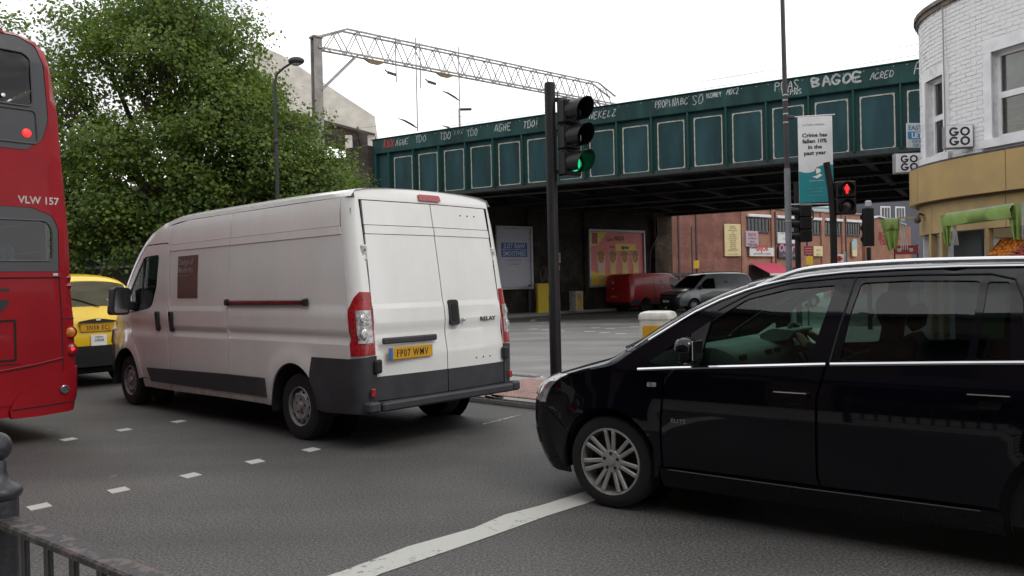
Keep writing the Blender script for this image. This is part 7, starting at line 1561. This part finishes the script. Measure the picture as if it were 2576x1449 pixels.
# outward normal: to the right of travel (towards the street) is (d.y,-d.x)
def s_at(y, lo=0.25):      # arc length where the front passes depth y (camera side branch)
    best = min((abs(p[1] - y), k) for k, p in enumerate(PT) if p[0] < 12 and _s[k] > 4); return _s[best[1]]
if fp(s_at(13.))[0] < fp(s_at(13.), .5)[0]: SGN = -1
else: SGN = 1
W3 = lambda s, z, off: (*fp(s, off * SGN)[:2], z)
white_br = mat('white_painted_brick', (.80, .80, .81), .75, var=.07, scale=5, bump=.25, bscale=40, col2=(.62, .61, .61), pos=(.28, .46)); mort = mat('white_painted_mortar', (.70, .70, .71), .85, var=.12, scale=10)
T = thing('corner_shop', 'white painted brick corner shop with ochre fascia and rounded front', 'building', (0, 0, 0), 0)
T.location = (9.5, 13, 0)
def wl_(p): return (p[0] - 9.5, p[1] - 13, p[2])
sA = s_at(15.3) - 2.6; sM0, sM1 = s_at(13.32), s_at(12.25); sN0, sN1 = s_at(15.05), s_at(14.42)
ZB, ZC, WZ0, WZ1 = 3.55, 6.4, 3.78, 5.22
F_ = lambda off: (lambda u, v, d: wl_(W3(u, v, off - d)))
holes = [[(sM0, WZ0), (sM1, WZ0), (sM1, WZ1), (sM0, WZ1)], [(sN0, 3.72), (sN1, 3.72), (sN1, 5.14), (sN0, 5.14)]]
patch([(0.1, 0), (SL - .1, 0), (SL - .1, ZC), (0.1, ZC)], F_(-.002), .3, holes=holes + [[(sA + 2.4, .1), (SL - 3.5, .1), (SL - 3.5, 2.3), (sA + 2.4, 2.3)]], rim=.25).build('wall', mort, T)
# bricks of the upper wall: the largest-showing ones as pieces, the rest joined
bwid, bht = .225, .0755; cand = []
r_ = 0; z = ZB + .02
trim = lambda a, b, z_: any(h[0][0] - .17 < (a + b) / 2 < h[1][0] + .17 and h[0][1] - .12 < z_ < h[2][1] + .22 for h in holes)
while z < ZC - .1:
    s = sA + (r_ % 2) * bwid / 2
    while s < SL - 1.5:
        if not trim(s, s + bwid, z + bht / 2): cand.append((s, z))
        s += bwid
    z += bht; r_ += 1
vis = lambda c: -abs(fp(c[0])[1] - 13.4) - .35 * abs(c[1] - 4.9)
cand.sort(key=vis, reverse=True)
def brick_box(mb, s, z, p):
    x, y, a = fp(s + bwid / 2, p * SGN); mb.box((x - 9.5, y - 13, z + bht / 2), (bwid - .010, .10, bht - .009), rz=a, bev=.006)
bm0 = MB().box((0, 0, 0), (bwid - .010, .10, bht - .009), bev=.004).mesh('brick', white_br)
for s, z in cand[:300]:
    x, y, a = fp(s + bwid / 2, (-.046 + random.uniform(-.002, .004)) * SGN); link('brick', bm0, T, (x - 9.5, y - 13, z + bht / 2), (0, 0, a))
rest = MB()
for s, z in cand[300:]: brick_box(rest, s, z, -.046 + random.uniform(-.002, .004))
tag(rest.build('brickwork', white_br, T, smooth=0), kind='stuff')
trimm = mat('white_window_trim', (.78, .78, .80), .6, var=.08, scale=4); upvc = mat('white_window_frame_gloss', (.80, .80, .82), .35, var=.04); wg = glass('shop_upper_glass', (.8, .82, .8), .1); blnd = mat('tan_slatted_blind', (.42, .34, .24), .8, var=.3, scale=40, stretch=(.1, .1, 1)); net = mat('grey_net_curtain', (.50, .51, .50), .9, var=.15, scale=6)
for (a, b), (z0, z1) in (((sM0, sM1), (WZ0, WZ1)), ((sN0, sN1), (3.72, 5.14))):
    def strip(u0, u1, v0, v1, o0, nm, m_, par, dep=.06): return MB().prism([(u0, v0), (u1, v0), (u1, v1), (u0, v1)], o0, o0 - dep, lambda u, v, q: wl_(W3(u, v, q))).build(nm, m_, par, smooth=0)
    w0 = strip(a - .15, a, z0 - .1, z1 + .0, .03, 'window_surround', trimm, T, .06); strip(b, b + .15, z0 - .1, z1, .03, 'surround_jamb', trimm, w0); strip(a - .15, b + .15, z1, z1 + .20, .035, 'surround_head', trimm, w0); strip(a - .2, b + .2, z0 - .14, z0 - .0, .09, 'sill', trimm, w0, .3)
    mid = (z0 + z1) / 2; fr_ = strip(a, a + .06, z0, z1, -.12, 'sash_stile', upvc, w0); strip(b - .06, b, z0, z1, -.12, 'sash_stile', upvc, w0)
    for v0, v1 in ((z0, z0 + .07), (mid - .05, mid + .05), (z1 - .07, z1)): strip(a + .06, b - .06, v0, v1, -.115, 'sash_rail', upvc, w0)
    if b - a > .8: strip((a + b) / 2 - .02, (a + b) / 2 + .02, mid + .05, z1 - .07, -.12, 'glazing_bar', upvc, w0)
    strip(a + .05, b - .05, z0 + .05, z1 - .05, -.15, 'pane', wg, w0, .008); strip(a, b, z0, mid, -.22, 'blind', blnd, w0, .01); strip(a, b, mid, z1, -.22, 'curtain', net, w0, .01)
# cornice, gutter grime, lead strip over fascia
for v0, v1, o, nm, m_ in ((ZC - .08, ZC + .0, .05, 'cornice_moulding', mat('weathered_cornice', (.16, .13, .11), .9, var=.5, scale=6, bump=.4)), (ZC, ZC + .07, .09, 'cornice', mat('dark_weathered_cornice', (.17, .145, .13), .9, var=.5, scale=7, bump=.5)), (3.53, 3.57, .20, 'lead_flashing', mat('dirty_lead', (.06, .06, .062), .8, var=.4, scale=9))):
    n_ = 60; m = MB(); V = []
    for i in range(n_ + 1):
        s = .2 + (SL - .4) * i / n_
        V += [wl_(W3(s, v0, -.1)), wl_(W3(s, v0, o)), wl_(W3(s, v1, o)), wl_(W3(s, v1, -.1))]
    m.add(V, [(4 * i + k, 4 * i + (k + 1) % 4, 4 * i + 4 + (k + 1) % 4, 4 * i + 4 + k) for i in range(n_) for k in range(4)] + [(0, 1, 2, 3), tuple(4 * n_ + k for k in range(4))]); m.build(nm, m_, T)
m = MB(); m.prism([(p[0] - 9.5, p[1] - 13) for p in PT] + [(11.5 + 2, 4.5 - 13), (14 + 2, 17.5 - 13)], ZC - .05, ZC + .02); m.build('flat_roof', mat('roof_felt', (.05, .05, .05), .9), T)
ochre = mat('ochre_fascia_paint', (.46, .315, .125), .6, var=.08, scale=2.5, col2=(.40, .275, .12), bump=.05); beige = mat('beige_lintel_paint', (.44, .315, .15), .65, var=.1, scale=3)
def curved(v0, v1, o, thick, nm, m_, s0=.3, s1=None, n_=70):
    m = MB(); V = []; s1 = s1 or SL - .3
    for i in range(n_ + 1):
        s = s0 + (s1 - s0) * i / n_; V += [wl_(W3(s, v0, o - thick)), wl_(W3(s, v0, o)), wl_(W3(s, v1, o)), wl_(W3(s, v1, o - thick))]
    return m.add(V, [(4 * i + k, 4 * i + (k + 1) % 4, 4 * i + 4 + (k + 1) % 4, 4 * i + 4 + k) for i in range(n_) for k in range(4)] + [(0, 1, 2, 3), tuple(4 * n_ + k for k in range(4))]).build(nm, m_, T)
js = [s_at(15.3) - 5.6, s_at(15.0) , s_at(13.05), s_at(12.9) + 2.2, s_at(12.9) + 4.6]
for a, b in zip(js, js[1:]): curved(2.88, 3.53, .22, .22, 'fascia_panel', ochre, a + .006, b - .006, 24)
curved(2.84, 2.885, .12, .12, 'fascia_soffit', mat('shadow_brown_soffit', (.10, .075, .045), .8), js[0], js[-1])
js2 = [js[0], s_at(14.75), s_at(13.1), js[-1]]
for a, b in zip(js2, js2[1:]): curved(2.30, 2.84, .06, .2, 'lintel_panel', beige, a + .005, b - .005, 24)
# pilasters, shop opening, interior
for s in (s_at(14.9), s_at(14.55), s_at(13.45)): x, y, a = fp(s, .0); MB().box((x - 9.5, y - 13, 1.2), (.075, .12, 2.2), rz=a, bev=.01).build('pilaster', beige, T)
x, y, a = fp(s_at(14.2), 0.); MB().box((x - 9.5 + .25, y - 13, 1.2), (.7, .05, 2.2), rz=a).build('side_door', mat('grey_shop_door', (.04, .05, .055), .4), T)
m = MB()
m.prism([(W3(s, 0, -1.6)[0] - 9.5, W3(s, 0, -1.6)[1] - 13) for s in [s_at(14.9), s_at(13.5), s_at(12), s_at(10)]] + [(W3(s, 0, -1.7)[0] - 9.5, W3(s, 0, -1.7)[1] - 13) for s in [s_at(10), s_at(12), s_at(13.5), s_at(14.9)]], 0.1, 2.9); m.build('interior_wall', mat('brown_shop_interior', (.10, .045, .025), .8, var=.3, scale=3), T)
lampb = MB(); x, y, a = fp(s_at(15.1), .05 * SGN); lampb.tube([(x - 9.5, y - 13, 2.66), (x - 9.5 - .12, y - 13 - .05, 2.7), (x - 9.5 - .16, y - 13 - .07, 2.62)], .02, 6); lampb.sphere((x - 9.5 - .16, y - 13 - .07, 2.57), .06, 10, 7); lampb.build('bulkhead_lamp', mat('brown_lamp', (.06, .045, .04), .5), T)
for s, z0, z1 in ((s_at(14.3), 3.56, 6.3),): MB().tube([wl_(W3(s, z0, .06)), wl_(W3(s, z1, .06))], .012, 5).build('wall_cable', mat('grey_cable', (.3, .3, .3), .7), T)
# projecting box signs
sgw = mat('white_sign_face', (.76, .76, .79), .5, var=.08, scale=4); sgd = mat('grey_sign_casing', (.30, .30, .31), .5, .2)
def gogo(label, p0, p1, z0, z1, nm='box_sign'):
    p0 = Vector(p0); p1 = Vector(p1); d = p1 - p0; w_ = d.length; a = math.atan2(d.y, d.x); T = thing(nm, label, 'sign', (p0.x, p0.y, 0), a)
    MB().box((w_ / 2, .06, (z0 + z1) / 2), (w_, .16, z1 - z0), bev=.012).build('casing', sgd, T); f_ = MB().box((w_ / 2, -.024, (z0 + z1) / 2), (w_ - .03, .012, z1 - z0 - .03), bev=.003).build('face', sgw, T)
    h = (z1 - z0)
    for k in range(2):
        zc = z0 + h * (.70 if k == 0 else .30); rr = h * .195
        for j, x in enumerate((w_ * .5 - rr * 1.12, w_ * .5 + rr * 1.12)):
            m = MB(); n_ = 26; a0, a1 = (0, 2 * pi) if j else (rad(38), rad(360))
            V = []
            for i in range(n_ + 1):
                t = a0 + (a1 - a0) * i / n_
                for q in (rr, rr * .56): V.append((x + q * cos(t), -.032, zc + q * sin(t)))
            m.add(V, [(2 * i, 2 * i + 1, 2 * i + 3, 2 * i + 2) for i in range(n_)])
            if not j: m.add([(x, -.032, zc + rr * .05), (x + rr, -.032, zc + rr * .05), (x + rr, -.032, zc - rr * .34), (x, -.032, zc - rr * .34)], [(0, 1, 2, 3)])
            m.build('letter_o' if j else 'letter_g', ink, f_, smooth=0)
    MB().box((w_ + .03, .06, (z0 + z1) / 2), (.08, .1, .2), bev=.01).build('bracket', sgd, T)
    return T
gogo('white box sign reading GO GO beside the upstairs sash window', (7.48, 13.80), (7.92, 13.72), 3.70, 4.10)
gogo('white box sign reading GO GO at the rounded shop corner under the bridge', (7.60, 15.86), (8.12, 15.80), 3.56, 3.95)
T = thing('letting_board', 'blue and white letting agent board fixed beside the white corner shop', 'sign', (8.12, 16.42, 0), rad(4)); bd = MB().box((.42, 0, 4.40), (.84, .03, .50), bev=.006).build('board', mat('white_board', (.6, .61, .62), .5, var=.04), T); MB().box((.42, -.018, 4.40), (.80, .008, .15)).build('blue_band', mat('letting_blue', (.04, .25, .5), .5), bd)
ltb = mat('letting_blue_print', (.06, .2, .4), .5)
text('board_lettering', 'EAST', ltb, bd, (.03, -.018, 4.51), 0, .13, align='LEFT', bold=.002); text('board_lettering', 'LET BY', white_ink, bd, (.09, -.024, 4.35), 0, .15, align='LEFT', bold=.003); text('board_lettering', '020 8980', ltb, bd, (.10, -.018, 4.25), 0, .085, align='LEFT'); text('board_lettering', '020 8981', ltb, bd, (.12, -.018, 4.17), 0, .085, align='LEFT')
MB().tube([(.8, .05, 4.4), (1.1, .2, 4.4)], .02, 6).build('fixing_arm', sgd, T)
# folded green awnings
grn_c = mat('green_awning_cloth', (.20, .30, .075), .8, var=.14, scale=4, bump=.1); bar_m = mat('white_awning_bar', (.55, .56, .58), .4, .3)
def drape(mb, p, ax, w_, z1, z0, seed):
    r = random.Random(seed); n_ = 9; k_ = 5; V = []
    for j in range(k_ + 1):
        t = j / k_; 
        for i in range(n_ + 1):
            u = i / n_; V.append((p[0] + ax.x * w_ * (u - .5) * (1 - .6 * t) + .05 * sin(u * 14 + seed) * t * ax.y + .03 * t, p[1] + ax.y * w_ * (u - .5) * (1 - .6 * t) - .05 * sin(u * 14 + seed) * t, z1 + (z0 - z1) * t * (1 - .06 * sin(u * 7 + seed))))
    mb.add(V, [(j * (n_ + 1) + i, j * (n_ + 1) + i + 1, (j + 1) * (n_ + 1) + i + 1, (j + 1) * (n_ + 1) + i) for j in range(k_) for i in range(n_)])
def awning(label, A, B, z, ends, hang=.5, seed=1):
    A = Vector(A); B = Vector(B); d = (B - A); L_ = d.length; ax = d.normalized(); nrm = Vector((ax.y, -ax.x)); T = thing('folded_awning', label, 'awning', (0, 0, 0), 0); T.location = (A.x, A.y, 0)
    a0 = Vector((0, 0)); m = MB(); m.beam((0, 0, z), (d.x, d.y, z), .03, .03); m.build('front_bar', bar_m, T)
    m = MB(); n_ = 14; V = []
    for i in range(n_ + 1):
        t = i / n_; w_ = .006 * sin(t * 17 + seed)
        for q, dz in ((.0, .02), (-.06 + w_, -.07), (-.04 - w_, -.19 - .015 * sin(t * 9)), (.06, -.20), (.1, -.02)): V.append((d.x * t + nrm.x * -q, d.y * t + nrm.y * -q, z + dz))
    m.add(V, [(5 * i + k, 5 * i + (k + 1) % 5, 5 * i + 5 + (k + 1) % 5, 5 * i + 5 + k) for i in range(n_) for k in range(5)]); m.build('rolled_cloth', grn_c, T, smooth=70)
    for e in ends:
        p = d * e; m = MB(); drape(m, (p.x, p.y), ax, .36, z, z - hang, seed + e * 3); m.build('hanging_cloth', grn_c, T, smooth=80)
        sg = 1
        for k in range(4):
            q = p + ax * (.16 * (1 if e > .5 else 1) + .028 * k) ; MB().tube([(q.x, q.y, z + .0), (q.x + .02, q.y, z - hang * .5), (q.x + .03 + .01 * k, q.y + .02, z - hang * 1.02)], .008, 5).build('folding_arm', bar_m, T)
    s = s_at(A.y); 
    for e in (0., 1.):
        p = A + d * e; w3 = min(((Vector(q) - p).length, q) for q in PT)[1]; MB().beam((p.x - A.x, p.y - A.y, z - .35 * 0), (w3[0] - A.x, w3[1] - A.y, z + .02), .035, .035).build('wall_bracket', beige, T)
    return T
awning('green folded shop awning hung over the fruit display', (7.365, 13.6), (7.45, 11.9), 2.56, (.0, 1.), .52, 1)
awning('short green folded awning hanging at the rounded shop corner', (7.10, 15.25), (7.30, 15.15), 2.62, (.4,), .58, 2)
# fruit on the tilted shelf
T = thing('fruit_stand', 'wooden tiered fruit stand in the corner shop opening', 'stand', (8.2, 12.2, .12), math.atan2(-.92, .39) ); wd_m = mat('pale_crate_wood', (.32, .22, .12), .8, var=.25, scale=8)
MB().box((0, .35, .82), (2.6, .9, 1.5), bev=.01).build('base', mat('dark_green_cloth_base', (.03, .07, .03), .9), T); MB().box((0, .62, 1.62), (2.6, .35, .2), bev=.01).build('upper_shelf', wd_m, T)
orange_m = mat('orange_peel', (.66, .20, .012), .45, var=.12, scale=10, bump=.15, bscale=150); apple_m = mat('red_apple_skin', (.34, .03, .03), .35, var=.5, scale=6, col2=(.45, .28, .06), pos=(.25, .5)); og = MB().sphere((0, 0, 0), .042, 12, 8).mesh('orange', orange_m, 80); ap = MB().sphere((0, 0, 0), .037, 12, 8, (1, 1, .9)).mesh('apple', apple_m, 80)
def crate(label, P, U, N_, mesh, nm, nu, nv, fl, grp, step, lift=.5):
    P = Vector(P); U = Vector(U).normalized(); Nn = Vector(N_).normalized(); T = thing('fruit_crate', label, 'crate', P, math.atan2(U.y, U.x)); w_ = nu * step + .03; h = nv * step + .03
    tl = math.atan2(Nn.z, math.hypot(Nn.x, Nn.y)); back = Vector((-U.y, U.x, 0)); up = (back * cos(tl) + Vector((0, 0, 1)) * sin(tl)); nn = U.cross(up)
    R = Matrix.Rotation(-math.atan2(U.y, U.x), 4, 'Z')
    def l3(a, b, c): return R @ (U * a + up * b + nn * c)
    m = MB()
    for a0, b0, a1, b1 in ((0, 0, w_, 0), (0, h, w_, h), (0, 0, 0, h), (w_, 0, w_, h)): m.beam(l3(a0, b0, .02), l3(a1, b1, .02), .012, .09, up=R @ nn)
    m.add([l3(0, 0, -.02), l3(w_, 0, -.02), l3(w_, h, -.02), l3(0, h, -.02)], [(0, 1, 2, 3)]); m.build('crate_body', wd_m, T, smooth=0)
    for i in range(nu):
        for j in range(nv):
            p = P + U * (.03 + step * (i + .5) + random.uniform(-.008, .008)) + up * (.015 + step * (j + .5) + random.uniform(-.008, .008)) + nn * (.035 + random.uniform(0, .03)); o = link(nm, mesh, None, p, (random.uniform(0, 3), random.uniform(0, 3), 0)); tag(o, fl, nm, grp)
fd = Vector((.39, -.92, 0))
crate('tilted wooden crate heaped with oranges in the corner shop', (7.96, 13.45, 1.78), fd, (0, 1, .75), og, 'orange', 6, 6, 'orange heaped in the tilted crate at the corner shop', 'oranges in the tilted crate', .078)
crate('tilted wooden crate heaped with red apples in the corner shop', (8.03, 12.95, 1.76), fd, (0, 1, .6), ap, 'apple', 9, 5, 'red apple in the tilted crate at the corner shop', 'apples in the tilted crate', .07)
# unseen houses added behind the camera, for dark reflections and to block sky light
bb = brickmat('terrace_brick', (.16, .10, .07), (.12, .08, .06), (.14, .12, .1), bump=.3)
T = thing('added_brick_terrace', 'brown brick terrace added out of view, facing the road from the near pavement', 'building', (*rp2(0, -5.2), 0), math.atan2(-RU.y, -RU.x))
MB().box((0, -4, 4.6), (46, 8, 9.2)).build('brick_wall', bb, T); MB().box((0, -4, 9.3), (46.4, 8.4, .25)).build('coping', MATS['dark_coping_stone'], T)
wm = MB().box((0, .02, 0), (1.1, .08, 1.7), bev=.02).mesh('window', wf); gm_ = MB().box((0, .07, 0), (.95, .02, 1.5)).mesh('pane', dark_glass)
for x in range(-20, 21, 4):
    for z in (4.7, 7.4): w_ = link('window', wm, T, (x, 0, z)); link('pane', gm_, w_)
    MB().box((x, .03, 1.5), (2.9, .1, 2.6), bev=.02).build('shop_window', dark_glass, T)
MB().box((0, .15, 3.15), (45, .3, .6), bev=.02).build('shop_fascia', mat('dark_fascia', (.06, .05, .07), .5), T)
